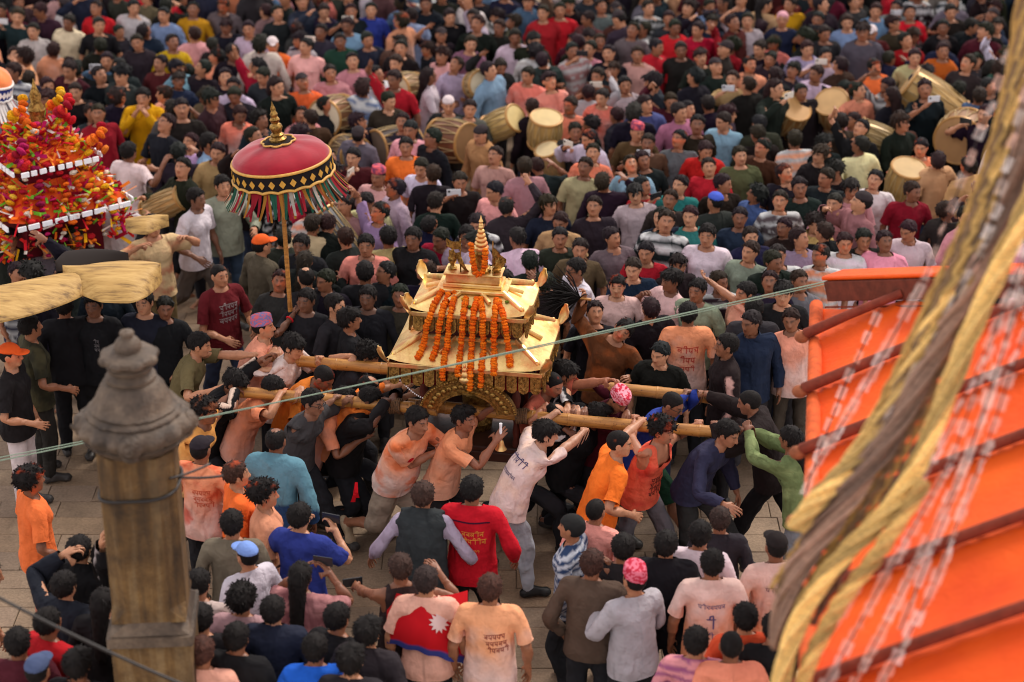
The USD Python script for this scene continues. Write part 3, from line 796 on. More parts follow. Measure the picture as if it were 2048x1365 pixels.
    if legs:
        lt = tpl(legs[0], lod)
        q = lt.v + rng.random(3) * 40
        disp = (meshkit.noise(q * np.array([12, 12, 14.0]), 1) - 0.45) * wrinkle * 1.6
        put({'shorts': 'shorts'}.get(legs[0], 'trousers'), lt, cloth_colour(lt.v, lin(legs[1]), rng, lin(np.asarray(legs[1]) * 0.75) if lod in ('hi', 'mid') else None, None, 0.3), 'cloth', disp, vv=bell(lt.v, 0.4))
    if shoes is not None:
        for s in tpl('shoe', lod): put('shoe', s, lin(shoes), 'leather')
    if glasses:
        g = []
        for s_ in (-1, 1):
            g.append(tube([(s_ * 0.033 + 0.023 * math.cos(a), 0.094 - 0.10 * (0.033 + 0.023 * math.cos(a) * s_ - 0.033) ** 2, 1.610 + 0.018 * math.sin(a)) for a in np.linspace(0, 2 * pi, 17)], 0.0028, 5, False))
            g.append(tube([(s_ * 0.056, 0.088, 1.613), (s_ * 0.078, 0.04, 1.612), (s_ * 0.080, -0.01, 1.608)], 0.0026, 5))
        g.append(tube([(-0.010, 0.102, 1.612), (0.010, 0.102, 1.612)], 0.0026, 5))
        put('glasses', Tpl(cat_m(g), 'head'), lin((28, 24, 24)), 'leather')
    if band is not None:      # a band round the right or left wrist
        s_, col = band
        S_ = np.array([s_, 1, 1.0]); c0 = EL + ARM * 0.215
        u_ = np.cross(ARM, [0, 1, 0]); ring = [(c0 + 0.035 * (math.cos(a) * u_ + math.sin(a) * np.array([0, 1, 0]))) * S_ for a in np.linspace(0, 2 * pi, 17)]
        bt_ = Tpl(tube(ring, 0.009, 6, False)); put('wrist_band', bt_, lin(col), 'cloth_fine')
    for name, tp, cd, matn in extra: put(name, tp, cd, matn)
    return t

def tri_count():
    return sum(len(UsdGeom.Mesh(p).GetFaceVertexCountsAttr().Get() or []) for p in stage.Traverse() if p.IsA(UsdGeom.Mesh))
# ------------------------------------------------------------------ the square: brick-laid ground
mat('dust', {'co': ('geometry', {}), 'n': ('noise_texture', {'scale': 1.3, 'detail': 6.0, 'roughness': 0.65}), 'n2': ('noise_texture', {'scale': 30.0, 'detail': 4.0}),
             'r': ('rgb_ramp', {'ramp': [(0.3, lin((116, 98, 80))), (0.55, lin((128, 109, 90))), (0.75, lin((136, 116, 96)))]}),
             'b': ('bump', {'strength': 0.5, 'distance': 0.01}), 'p': ('principled_bsdf', {'roughness': 0.9, 'specular_ior_level': 0.2})},
    [('co.position', 'n.vector'), ('co.position', 'n2.vector'), ('n.fac', 'r.fac'), ('r.color', 'p.base_color'), ('n2.fac', 'b.height'), ('b.normal', 'p.normal')])
mat('paver', {'cd': ('attribute', {'attribute': 'Cd'}), 'co': ('geometry', {}), 'n': ('noise_texture', {'scale': 2.2, 'detail': 7.0, 'roughness': 0.7}), 'n2': ('noise_texture', {'scale': 45.0, 'detail': 4.0}),
              'mr': ('map_range', {'from_min': 0.3, 'from_max': 0.7, 'to_min': 0.66, 'to_max': 1.22}), 'mr2': ('map_range', {'from_min': 0.3, 'from_max': 0.7, 'to_min': 0.85, 'to_max': 1.15}),
              'm': ('vector_math', {'math_type': 'scale'}), 'm2': ('vector_math', {'math_type': 'scale'}),
              'b': ('bump', {'strength': 0.6, 'distance': 0.008}), 'p': ('principled_bsdf', {'roughness': 0.82, 'specular_ior_level': 0.3})},
    [('co.position', 'n.vector'), ('co.position', 'n2.vector'), ('n.fac', 'mr.value'), ('n2.fac', 'mr2.value'), ('cd.color', 'm.vector1'), ('mr.result', 'm.scale'), ('m.vector', 'm2.vector1'), ('mr2.result', 'm2.scale'),
     ('m2.vector', 'p.base_color'), ('n2.fac', 'b.height'), ('b.normal', 'p.normal')])
rng = np.random.default_rng(5)
ground = thing('ground', None, None, kind='structure')
part('bedding', trimesh.Trimesh([[-60, -10, -0.022], [60, -10, -0.022], [60, 120, -0.022], [-60, 120, -0.022]], [[0, 1, 2], [0, 2, 3]], process=False), 'dust', ground)
slabs, y, row = [], 8.0, 0
while y < 30.0:
    depth = 0.29 + rng.uniform(-0.02, 0.02)
    x = -0.32 * y - 1.2 + rng.uniform(0, 0.8)
    while x < 0.32 * y + 1.2:
        w = rng.uniform(0.42, 0.95)
        slabs.append((x + w / 2, y + depth / 2, w - 0.006, depth - 0.006))
        x += w
    y += depth
tones = [(138, 117, 96), (133, 113, 93), (141, 120, 99), (129, 109, 90), (139, 116, 93), (135, 115, 97)]
def slab(s):
    x, y, w, d = s
    m = box(w, d, 0.06, (0, 0, 0), 0.004) if d > 0 else box(w, -d, 0.06)
    m = moved(m, (x, y, -0.03 + rng.uniform(-0.004, 0.002)), rng.normal(0, 0.004), rng.normal(0, 0.003), rng.normal(0, 0.008))
    return m, lin(tones[int(rng.integers(len(tones)))]) * rng.uniform(0.9, 1.08)
def slab_rank(s):
    p = pix((s[0], s[1], 0))
    return (0 if (-40 < p[0] < 1700 and 880 < p[1] < 1400) or (300 < p[0] < 460 and 440 < p[1] < 900) or (0 < p[0] < 220 and 680 < p[1] < 1200) else 1, s[1])
slabs.sort(key=slab_rank)
rest_m, rest_c = [], []
for i, s in enumerate(slabs):
    m, c = slab(s if i < 290 else (s[0], s[1], s[2], -s[3]))
    if i < 290: part('stone_slab', m, 'paver', ground, cd=c)
    else: rest_m.append(m); rest_c.append(np.tile(c, (len(m.vertices), 1)))
part('stone_slabs', cat_m(rest_m), 'paver', ground, cd=np.vstack(rest_c), kind='stuff')

# ------------------------------------------------------------------ the carved stone pillar at the left
mat('old_stone', {'co': ('texture_coordinate', {}), 'n': ('noise_texture', {'scale': 3.0, 'detail': 8.0, 'roughness': 0.7}), 'n2': ('noise_texture', {'scale': 60.0, 'detail': 5.0}), 'st': ('noise_texture', {'scale': 1.0, 'detail': 5.0, 'roughness': 0.6}),
                  'mp': ('mapping', {'scale': (14, 14, 1.1)}),
                  'r': ('rgb_ramp', {'ramp': [(0.28, lin((54, 44, 34))), (0.5, lin((106, 84, 56))), (0.72, lin((142, 116, 78)))]}),
                  'r2': ('rgb_ramp', {'ramp': [(0.42, (1, 1, 1)), (0.52, (0.75, 0.62, 0.42)), (0.66, (0.34, 0.29, 0.26))]}),
                  'mx': ('mix', {'mix_type': 'multiply', 'fac': 0.8}), 'b': ('bump', {'strength': 0.8, 'distance': 0.012}), 'p': ('principled_bsdf', {'roughness': 0.75, 'specular_ior_level': 0.35})},
    [('co.object', 'n.vector'), ('co.object', 'n2.vector'), ('co.object', 'mp.vector'), ('mp.vector', 'st.vector'), ('n.fac', 'r.fac'), ('st.fac', 'r2.fac'), ('r.color', 'mx.color1'), ('r2.color', 'mx.color2'), ('mx.color', 'p.base_color'), ('n2.fac', 'b.height'), ('b.normal', 'p.normal')])
mat('grey_stone', {'co': ('texture_coordinate', {}), 'n': ('noise_texture', {'scale': 5.0, 'detail': 8.0, 'roughness': 0.7}), 'n2': ('noise_texture', {'scale': 70.0, 'detail': 5.0}),
                  'r': ('rgb_ramp', {'ramp': [(0.3, lin((48, 40, 34))), (0.5, lin((86, 72, 60))), (0.7, lin((120, 103, 86)))]}),
                  'b': ('bump', {'strength': 0.8, 'distance': 0.010}), 'p': ('principled_bsdf', {'roughness': 0.62, 'specular_ior_level': 0.4})},
    [('co.object', 'n.vector'), ('co.object', 'n2.vector'), ('n.fac', 'r.fac'), ('r.color', 'p.base_color'), ('n2.fac', 'b.height'), ('b.normal', 'p.normal')])
mat('cable', {'p': ('principled_bsdf', {'base_color': tuple(lin((30, 26, 25))), 'roughness': 0.5})}, [])
PX, PY = at_y(281, 960, 11.0)[0], 11.0
def pz(y): return at_y(281, y, PY)[2]
S0 = np.linalg.norm(pix((PX + 0.5, PY, 3.2)) - pix((PX - 0.5, PY, 3.2)))
pillar = thing('stone_pillar', 'weathered stone pillar with domed capital standing in the left foreground', 'pillar', (PX, PY, 0))
def octo(hw, ch, z0, z1, hw1=None, ch1=None):
    """A square shaft of half width hw with its corners taken off by ch, from z0 to z1."""
    def ring(h, c, z): return [[h, -h + c, z], [h, h - c, z], [h - c, h, z], [-h + c, h, z], [-h, h - c, z], [-h, -h + c, z], [-h + c, -h, z], [h - c, -h, z]]
    v = np.array(ring(hw, ch, z0) + ring(hw1 or hw, ch if ch1 is None else ch1, z1))
    return mf(manifold3d.Manifold.hull_points(v))
hw = 76 / S0
part('shaft', moved(octo(hw, hw * 0.42, pz(1182), pz(884)), rz=rad(4)), 'old_stone', pillar)
part('shaft_foot', moved(octo(hw * 1.08, 0.004, pz(1228), pz(1205), hw * 1.0, hw * 0.44), rz=rad(4)), 'grey_stone', pillar)
part('shaft_block', moved(octo(hw * 1.0, 0.004, pz(1206), pz(1180), hw * 0.995, hw * 0.42), rz=rad(4)), 'old_stone', pillar)
part('ledge', moved(octo(hw * 1.16, 0.01, pz(1248), pz(1229)), rz=rad(4)), 'grey_stone', pillar)
part('plinth', moved(octo(hw * 1.07, 0.008, 0.5, pz(1249)), rz=rad(4)), 'old_stone', pillar)
part('step', moved(octo(hw * 1.9, 0.02, 0.0, 0.5), rz=rad(4)), 'grey_stone', pillar)
prof = [(70, 893), (76, 888), (86, 880), (97, 872), (104, 866), (106, 862), (100, 860), (101, 858), (104, 853), (107, 845), (108, 838), (104, 831), (99, 825), (90, 822), (94, 819), (92, 814), (82, 811), (86, 808), (80, 804), (75, 796), (70, 784), (63, 772), (56, 763), (50, 757)]
cap = lathe([(r / S0, pz(y)) for r, y in prof] + [(0.001, pz(755))], 64)
a = np.arctan2(cap.vertices[:, 1], cap.vertices[:, 0]); zz = cap.vertices[:, 2]
petal = np.abs(np.sin(a * 8)) * np.exp(-((zz - pz(842)) / 0.06) ** 2) * 0.036 + (meshkit.fbm(cap.vertices * 22, 3) - 0.5) * 0.03
cap.vertices[:, :2] *= (1 + petal / np.maximum(np.hypot(cap.vertices[:, 0], cap.vertices[:, 1]), 0.02))[:, None]
part('capital', cap, 'grey_stone', pillar, 40)
part('neck_ring', lathe([(x / S0, pz(y)) for x, y in [(40, 760), (49, 756), (50, 750), (43, 745), (38, 741), (44, 737), (46, 731), (40, 726), (36, 722)]], 40), 'grey_stone', pillar, 40)
part('crown_plate', lathe([(x / S0, pz(y)) for x, y in [(34, 724), (50, 721), (56, 715), (55, 708), (48, 703), (34, 700), (30, 699), (0.5, 698)]], 40), 'grey_stone', pillar, 40)
part('finial', lathe([(x / S0, pz(y)) for x, y in [(24, 701), (27, 694), (26, 686), (20, 678), (12, 674), (12, 670), (15, 667), (13, 663), (6, 660), (0.5, 659)]], 32), 'grey_stone', pillar, 40)
for k in range(8):        # carved scrolls round the rim, with bosses between them
    a_ = k * pi / 4 + rad(4); big = k % 2 == 0; r_ = (104 if big else 98) / S0
    sc_ = [moved(trimesh.creation.icosphere(3, 1.0), (0, 0, 0), s=(0.060, 0.085, 0.075) if big else (0.040, 0.065, 0.055))]
    if big: sc_ += [tube([(0.03 + 0.030 * t_, 0.055 * math.cos(t_ * 7) * (1 - t_ * 0.7), 0.055 * math.sin(t_ * 7) * (1 - t_ * 0.7)) for t_ in np.linspace(0, 1, 24)], 0.014, 6), moved(trimesh.creation.icosphere(2, 1.0), (-0.02, 0, -0.075), s=(0.05, 0.06, 0.04))]
    m_ = cat_m(sc_); m_.vertices += (meshkit.fbm(m_.vertices * 40 + k, 3)[:, None] - 0.5) * 0.02
    part('carved_scroll', moved(moved(m_, (r_, 0, pz(846))), rz=a_), 'grey_stone', pillar, 40)
for k in range(8):
    a_ = k * pi / 4 + rad(26)
    part('crown_lobe', moved(moved(trimesh.creation.icosphere(2, 1.0), (47 / S0, 0, pz(714)), s=(0.045, 0.05, 0.035)), rz=a_), 'grey_stone', pillar, True)
# cables
w_ = hw * 1.03
loop = [(w_ * 1.02 * (abs(math.cos(t)) ** 0.6) * np.sign(math.cos(t)), w_ * 1.02 * (abs(math.sin(t)) ** 0.6) * np.sign(math.sin(t)), 0.03 * math.cos(t + 0.4)) for t in np.linspace(0, 2 * pi, 48)]
part('cable_loop', tube(np.array(loop) + (PX, PY, pz(967)), 0.011, 8, False), 'cable', smooth=True, label='black cable looped round the shaft of the stone pillar', cat='cable')
def sag(a, b, n=24, s=0.1):
    t = np.linspace(0, 1, n)[:, None]
    return np.asarray(a) * (1 - t) + np.asarray(b) * t - np.array([0, 0, s]) * (4 * t * (1 - t))
part('tied_cable', tube(sag((PX + w_, PY, pz(955)), at_y(445, 952, PY + 0.35), 12, 0.01), 0.009, 8), 'cable', smooth=True, label='thin black cable running right from the pillar, just under the capital', cat='cable')
part('tied_cable', tube(sag((PX + w_ * 0.9, PY - w_ * 0.7, pz(930)), at_y(420, 928, PY + 0.1), 12, 0.01), 0.008, 8), 'cable', smooth=True, label='upper thin black cable running right from the pillar', cat='cable')
part('hanging_cable', tube(sag(at_y(-60, 1165, 9.6), at_y(420, 1392, 9.6), 24, 0.03), 0.010, 8), 'cable', smooth=True, label='grey cable crossing the lower left corner in front of the pillar', cat='cable')
mat('cord', {'co': ('texture_coordinate', {}), 'p': ('principled_bsdf', {'base_color': tuple(lin((132, 150, 130))), 'roughness': 0.55, 'alpha': 0.8})}, [])
part('green_cord', tube(sag(at_y(-60, 927, 12.6), at_y(1720, 553, 13.8), 40, 0.03), 0.004, 6), 'cord', smooth=True, label='thinner of two pale green cords strung above the bearers', cat='cord')
part('green_cord', tube(sag(at_y(-60, 934, 12.6), at_y(1720, 548, 13.8), 40, 0.02), 0.0055, 6), 'cord', smooth=True, label='thicker pale green cord strung right across the square above the bearers', cat='cord')

# ------------------------------------------------------------------ the orange roof at the right, with its ropes
mat('orange_cloth', {'co': ('texture_coordinate', {}), 'n': ('noise_texture', {'scale': 1.6, 'detail': 5.0}), 'n2': ('noise_texture', {'scale': 14.0, 'detail': 3.0, 'distortion': 1.0}),
                     'r': ('rgb_ramp', {'ramp': [(0.3, lin((214, 66, 8))), (0.7, lin((236, 94, 18)))]}), 'b': ('bump', {'strength': 0.25, 'distance': 0.03}), 'p': ('principled_bsdf', {'roughness': 0.6, 'specular_ior_level': 0.25})},
    [('co.object', 'n.vector'), ('co.object', 'n2.vector'), ('n.fac', 'r.fac'), ('r.color', 'p.base_color'), ('n2.fac', 'b.height'), ('b.normal', 'p.normal')])
mat_cd('painted_wood', 0.85, 0.35, 12, 0.4, 0.006, 50, 0.35, coord='object')
RZ0 = 3.05
e0, e1 = at(1626, 600, RZ0), at(1604, 1400, RZ0)
e1 = e0 + (e1 - e0) * 1.25
A30 = rad(28)
along = unit(e1 - e0); across = unit(np.cross([0, 0, 1.0], along)); across = across if across[0] > 0 else -across
up30 = unit(across * math.cos(A30) + np.array([0, 0, math.sin(A30)])); nrm = unit(np.cross(along, up30)); nrm = nrm if nrm[2] > 0 else -nrm
LEN, WID = np.linalg.norm(e1 - e0), 3.4
roof = thing('orange_roof', 'bright orange sloping roof with raised battens rising at the right edge', 'roof', e0)
gu, gv = np.meshgrid(np.linspace(0, 1, 120), np.linspace(0, 1, 40), indexing='ij')
lo_, hi_ = 0.0, 4.0      # the far edge is a hip that runs level in the picture
for _ in range(40):
    HIPK = (lo_ + hi_) / 2
    if pix(e0 + up30 * 1.2 + along * HIPK * 0.6 * 1.2)[1] < pix(e0)[1] - 6: lo_ = HIPK
    else: hi_ = HIPK
P = along * (gu * (LEN - HIPK * gv * WID * 0.6) + HIPK * gv * WID * 0.6)[..., None] + up30 * (gv * WID)[..., None]
sag_ = np.abs(np.sin((gu * (LEN - HIPK * gv * WID * 0.6) + HIPK * gv * WID * 0.6 - 0.62) / 0.86 * pi)) ** 0.8
P = P - nrm * (0.075 * sag_)[..., None]
P = P + nrm * ((meshkit.fbm(np.stack([gu * LEN * 0.9, gv * WID * 0.9, gu * 0], -1), 3) - 0.5) * 0.05)[..., None]
ii = np.arange(120 * 40).reshape(120, 40)
q = np.stack([ii[:-1, :-1], ii[1:, :-1], ii[1:, 1:], ii[:-1, 1:]], -1).reshape(-1, 4)
sheet = trimesh.Trimesh(P.reshape(-1, 3), np.vstack([q[:, [0, 1, 2]], q[:, [0, 2, 3]]]), process=False)
part('roof_cloth', sheet, 'orange_cloth', roof, True)
part('eave_board', tube([along * -0.02 - nrm * 0.06, along * LEN * 0.5 - nrm * 0.06, along * LEN - nrm * 0.06], 0.05, 10), 'painted_wood', roof, True, cd=lin((214, 92, 40)))
rib_c = lin((122, 52, 34))
for k in range(9):
    s = 0.62 + k * 0.86
    o = along * s
    part('batten', tube([o - up30 * 0.04 + nrm * 0.03, o + up30 * min(3.3, s / (HIPK * 0.6)) * 0.4 + nrm * 0.045, o + up30 * min(3.3, s / (HIPK * 0.6)) * 0.98 + nrm * 0.05], [0.040, 0.034, 0.032], 10), 'painted_wood', roof, True, cd=rib_c)
    part('batten_knob', moved(trimesh.creation.icosphere(2, 0.055), o - up30 * 0.07 + nrm * 0.02, s=(1, 1, 0.8)), 'painted_wood', roof, True, cd=lin((150, 84, 52)))
hip = unit(up30 + along * HIPK * 0.6); hs = unit(np.cross(hip, [0, 0, 1.0])); hu = np.cross(hs, hip)
HM = np.stack([hip, hs if hs[1] > 0 else -hs, hu if hu[2] > 0 else -hu], 1)
def on_hip(m, o): return trimesh.Trimesh(m.vertices @ HM.T + o, m.faces, process=False)
part('ridge_board', on_hip(box(2.4, 0.06, 0.15, (1.36, 0, 0.02), 0.006), (0, 0, 0.05)), 'painted_wood', roof, cd=lin((104, 50, 34)))
part('board_cover', on_hip(box(2.5, 0.24, 0.03, (1.38, 0.10, 0.115), 0.01), (0, 0, 0.05)), 'orange_cloth', roof)
part('ridge_board', on_hip(box(2.4, 0.012, 0.012, (1.36, -0.06, -0.09), 0.002), (0, 0, 0.05)), 'painted_wood', roof, cd=lin((120, 44, 20)))
mat('straw_rope', {'co': ('texture_coordinate', {}), 'cd': ('attribute', {'attribute': 'Cd'}), 'n': ('noise_texture', {'scale': 24.0, 'detail': 5.0, 'distortion': 0.5}), 'mp': ('mapping', {'scale': (1, 1, 6)}),
                   'mr': ('map_range', {'from_min': 0.3, 'from_max': 0.7, 'to_min': 0.55, 'to_max': 1.25}), 'm': ('vector_math', {'math_type': 'scale'}), 'b': ('bump', {'strength': 0.8, 'distance': 0.012}),
                   'p': ('principled_bsdf', {'roughness': 0.6, 'specular_ior_level': 0.35})},
    [('co.object', 'mp.vector'), ('mp.vector', 'n.vector'), ('n.fac', 'mr.value'), ('cd.color', 'm.vector1'), ('mr.result', 'm.scale'), ('m.vector', 'p.base_color'), ('n.fac', 'b.height'), ('b.normal', 'p.normal')])
def rope(label, pts, radius, colour, strands=3, turns=26):
    """Twisted strands along a line through the pixel points (x, y, distance)."""
    K = np.array([at_y(*p) for p in pts])
    tt = np.linspace(0, 1, 120); src = np.linspace(0, 1, len(K))
    from scipy.interpolate import make_interp_spline
    C = make_interp_spline(src, K, k=min(3, len(K) - 1))(tt)
    t = thing('straw_rope', label, 'rope', C[0])
    d = unit(C[-1] - C[0]); u = unit(np.cross(d, [0, 1, 0])); w = np.cross(d, u)
    for s in range(strands):
        ph = 2 * pi * s / strands + tt * turns * 2 * pi
        off = (np.cos(ph)[:, None] * u + np.sin(ph)[:, None] * w) * radius * (0.5 if s % 2 else 0.85) * (1 + 0.15 * np.sin(tt * 37 + s))[:, None]
        part('strand', tube(C + off - C[0], radius * (1.3 / strands + 0.14), 6), 'straw_rope', t, True, cd=lin(colour) * (0.85 + 0.15 * s))
rope('broad golden straw rope, left one of the pair slanting across the orange roof', [(2052, -60, 9.8), (2019, 233, 9.5), (1945, 480, 9.2), (1870, 625, 9.0), (1753, 850, 8.8), (1662, 972, 8.65), (1590, 1060, 8.55)], 0.054, (194, 158, 94), 10, 3)
rope('broad golden straw rope, right one of the pair slanting across the orange roof', [(2090, 300, 9.2), (2029, 472, 9.0), (1930, 690, 8.8), (1846, 910, 8.6), (1752, 1045, 8.5), (1636, 1175, 8.4), (1555, 1400, 8.2)], 0.050, (200, 164, 98), 10, 3)
rope('greyish brown rope lying between the two golden straw ropes', [(2066, 200, 9.4), (1990, 480, 9.15), (1895, 660, 8.95), (1790, 850, 8.75), (1690, 1000, 8.6), (1600, 1130, 8.5), (1560, 1300, 8.4)], 0.062, (126, 98, 82), 10, 2)
rope('second golden rope end hanging at the bottom right of the pair', [(1846, 960, 8.5), (1752, 1110, 8.4), (1660, 1240, 8.3), (1600, 1400, 8.2)], 0.040, (194, 156, 92), 8, 3)
mat('thin_plastic', {'cd': ('attribute', {'attribute': 'Cd'}), 'p': ('principled_bsdf', {'roughness': 0.25, 'specular_ior_level': 0.6}), 'tr': ('transparent_bsdf', {'color': (1, 0.96, 0.94)}), 'mx': ('mix_closure', {'fac': 0.30})},
    [('cd.color', 'p.base_color'), ('p.BSDF', 'mx.closure2'), ('tr.BSDF', 'mx.closure1')], surface='mx.closure')
def streamer(label, pts, width, seed):
    """A string with thin plastic slips threaded on it."""
    K = np.array([at_y(*p) for p in pts]); n = max(2, int(np.linalg.norm(K[-1] - K[0]) / 0.085))
    tt = np.linspace(0, 1, n); C = np.stack([np.interp(tt, np.linspace(0, 1, len(K)), K[:, i]) for i in range(3)], 1)
    r = np.random.default_rng(seed)
    t = thing('plastic_streamer', label, 'streamer', C[0])
    part('string', tube(C - C[0], 0.004, 5), 'cable', t, True)
    d = unit(C[-1] - C[0]); base_r = np.stack([unit(np.cross(d, [0, -1, 0])), [0, -1.0, 0] - d * (d @ [0, -1.0, 0]), d], 1)
    for i in range(n - 1):
        g = np.meshgrid(np.linspace(-1, 1, 4), np.linspace(-1, 1, 4), indexing='ij')
        v = np.stack([g[0] * width * 0.5 * r.uniform(0.7, 1.1), 0.02 * (r.random((4, 4)) - 0.5) + 0.018 * g[0] ** 2 * r.uniform(-1, 1), g[1] * 0.040], -1).reshape(-1, 3)
        v = v @ Rz(r.normal(0, 0.5)).T @ base_r.T + (C[i] + C[i + 1]) / 2 - C[0]
        k = np.arange(16).reshape(4, 4); q = np.stack([k[:-1, :-1], k[1:, :-1], k[1:, 1:], k[:-1, 1:]], -1).reshape(-1, 4)
        f = np.vstack([q[:, [0, 1, 2]], q[:, [0, 2, 3]]])
        part('slip', trimesh.Trimesh(v, f, process=False), 'thin_plastic', t, True, cd=lin([(214, 196, 184), (226, 176, 156), (190, 168, 156), (232, 220, 212)][int(r.integers(4))]))
SP = 'string of thin clear plastic slips, '
streamer(SP + 'the one hanging left of the golden ropes', [(2025, 90, 9.9), (1850, 560, 9.8), (1720, 790, 9.7), (1615, 960, 9.6)], 0.06, 1)
streamer(SP + 'just right of the golden ropes', [(2075, 420, 8.9), (1900, 930, 8.6), (1790, 1120, 8.5), (1640, 1390, 8.3)], 0.062, 2)
streamer(SP + 'second from the right over the roof', [(2080, 480, 8.8), (1930, 930, 8.5), (1790, 1210, 8.4), (1690, 1400, 8.3)], 0.062, 3)
streamer(SP + 'rightmost over the orange roof', [(2085, 560, 8.8), (1960, 930, 8.5), (1860, 1190, 8.35), (1745, 1400, 8.25)], 0.062, 4)
streamer(SP + 'low by the eave of the orange roof', [(1760, 620, 10.6), (1690, 770, 10.4), (1640, 900, 10.2), (1610, 990, 10.1)], 0.055, 5)
streamer(SP + 'between the two broad golden ropes', [(2070, 120, 9.4), (1975, 480, 9.1), (1860, 690, 8.9), (1740, 900, 8.7), (1610, 1120, 8.5)], 0.05, 6)
streamer(SP + 'crossing just right of the second golden rope', [(2085, 440, 8.9), (1905, 850, 8.6), (1760, 1100, 8.45), (1620, 1330, 8.3)], 0.05, 7)
streamer(SP + 'upper one at the right edge over the roof', [(2090, 380, 9.0), (1985, 780, 8.7), (1900, 1010, 8.55), (1800, 1260, 8.4)], 0.05, 8)
nth = ['first', 'second', 'third', 'fourth', 'fifth', 'sixth', 'seventh', 'eighth']
for k in range(8):
    o = -62 + k * 17
    rope(f'thin straw cord of the bundle over the orange roof, {nth[k]} from the left', [(2060 + o * 0.3, 10 + o, 9.6), (2005 + o * 0.6, 330, 9.35), (1918 + o, 600, 9.0), (1800 + o, 850, 8.78), (1690 + o, 1040, 8.6), (1585 + o * 0.7, 1215 + o * 0.6, 8.45)], 0.012 + 0.004 * (k % 3), [(196, 152, 84), (150, 118, 84), (206, 166, 98), (128, 104, 86)][k % 4], 2, 14)
# ------------------------------------------------------------------ the gilded palanquin
ZP = 1.32
FA, FB = at(470, 787, ZP), at(1440, 864, ZP)
BA, BB = at(535, 716, ZP), at(1420, 797, ZP)
TH = math.atan2(FB[1] - FA[1], FB[0] - FA[0])
UX, UY = np.array([math.cos(TH), math.sin(TH), 0]), np.array([-math.sin(TH), math.cos(TH), 0])
PC = at(950, 690, 1.80) * [1, 1, 0]
def W(x, y, z): return PC + UX * x + UY * y + np.array([0, 0, z])
def lx(px, y, z):
    """The palanquin's own x for the picture's column px at depth y and height z."""
    a, b = pix(W(-0.5, y, z))[0], pix(W(0.5, y, z))[0]
    return -0.5 + (px - a) / (b - a)
mat('brass', {'co': ('texture_coordinate', {}), 'n': ('noise_texture', {'scale': 5.0, 'detail': 6.0, 'roughness': 0.65}), 'n2': ('noise_texture', {'scale': 90.0, 'detail': 3.0}), 'n3': ('noise_texture', {'scale': 3.2, 'detail': 7.0, 'roughness': 0.7}),
              'r': ('rgb_ramp', {'ramp': [(0.3, lin((206, 164, 96))), (0.6, lin((240, 208, 142)))]}), 'rr': ('map_range', {'from_min': 0.3, 'from_max': 0.7, 'to_min': 0.28, 'to_max': 0.46}),
              'st': ('rgb_ramp', {'ramp': [(0.50, (0, 0, 0)), (0.66, (1, 1, 1))]}), 'stf': ('math', {'math_type': 'multiply', 'value2': 0.6}),
              'b': ('bump', {'strength': 0.12, 'distance': 0.004}), 'p': ('principled_bsdf', {'metallic': 1.0}), 'q': ('principled_bsdf', {'base_color': tuple(lin((196, 84, 40))), 'roughness': 0.8}), 'mx': ('mix_closure', {})},
    [('co.object', 'n.vector'), ('co.object', 'n2.vector'), ('co.object', 'n3.vector'), ('n.fac', 'r.fac'), ('n.fac', 'rr.value'), ('r.color', 'p.base_color'), ('rr.result', 'p.roughness'), ('n2.fac', 'b.height'), ('b.normal', 'p.normal'),
     ('n3.fac', 'st.fac'), ('st.color', 'stf.value1'), ('stf.value', 'mx.fac'), ('p.BSDF', 'mx.closure1'), ('q.BSDF', 'mx.closure2')], surface='mx.closure')
mat('dull_brass', {'co': ('texture_coordinate', {}), 'n': ('noise_texture', {'scale': 38.0, 'detail': 4.0, 'roughness': 0.6}), 'n2': ('noise_texture', {'scale': 6.0, 'detail': 4.0}),
              'r': ('rgb_ramp', {'ramp': [(0.35, lin((92, 66, 32))), (0.6, lin((172, 134, 72)))]}), 'b': ('bump', {'strength': 0.7, 'distance': 0.006}), 'p': ('principled_bsdf', {'metallic': 0.95, 'roughness': 0.4})},
    [('co.object', 'n.vector'), ('n.fac', 'r.fac'), ('r.color', 'p.base_color'), ('n.fac', 'b.height'), ('b.normal', 'p.normal')])
mat_cd('wood', 0.5, 0.35, 8, 0.4, 0.005, 40, 0.4, coord='object')
pal = thing('palanquin', 'gilded two-tiered palanquin with upturned roof corners carried on bamboo poles', 'palanquin', PC, TH)

def roof_frame(hx0, hy0, z0, hx1, hy1, z1, name, n=14):
    """Four sloping faces, drawn up a little at the eave corners; thick sheet."""
    out = []
    for s in range(4):
        c = [(-1, -1), (1, -1), (1, 1), (-1, 1)]
        a, b = c[s], c[(s + 1) % 4]
        u = np.linspace(0, 1, n); v = np.linspace(0, 1, 8)
        g = np.stack(np.meshgrid(u, v, indexing='ij'), -1)
        hx = hx0 + (hx1 - hx0) * g[..., 1]; hy = hy0 + (hy1 - hy0) * g[..., 1]
        X = (a[0] + (b[0] - a[0]) * g[..., 0]) * hx; Y = (a[1] + (b[1] - a[1]) * g[..., 0]) * hy
        Z = z0 + (z1 - z0) * g[..., 1] ** 0.92 + 0.045 * np.abs(2 * g[..., 0] - 1) ** 6 * (1 - g[..., 1]) ** 2
        k = np.arange(n * 8).reshape(n, 8)
        q = np.stack([k[:-1, :-1], k[1:, :-1], k[1:, 1:], k[:-1, 1:]], -1).reshape(-1, 4)
        out.append(trimesh.Trimesh(np.stack([X, Y, Z], -1).reshape(-1, 3), np.vstack([q[:, [0, 1, 2]], q[:, [0, 2, 3]]]), process=False))
    return out

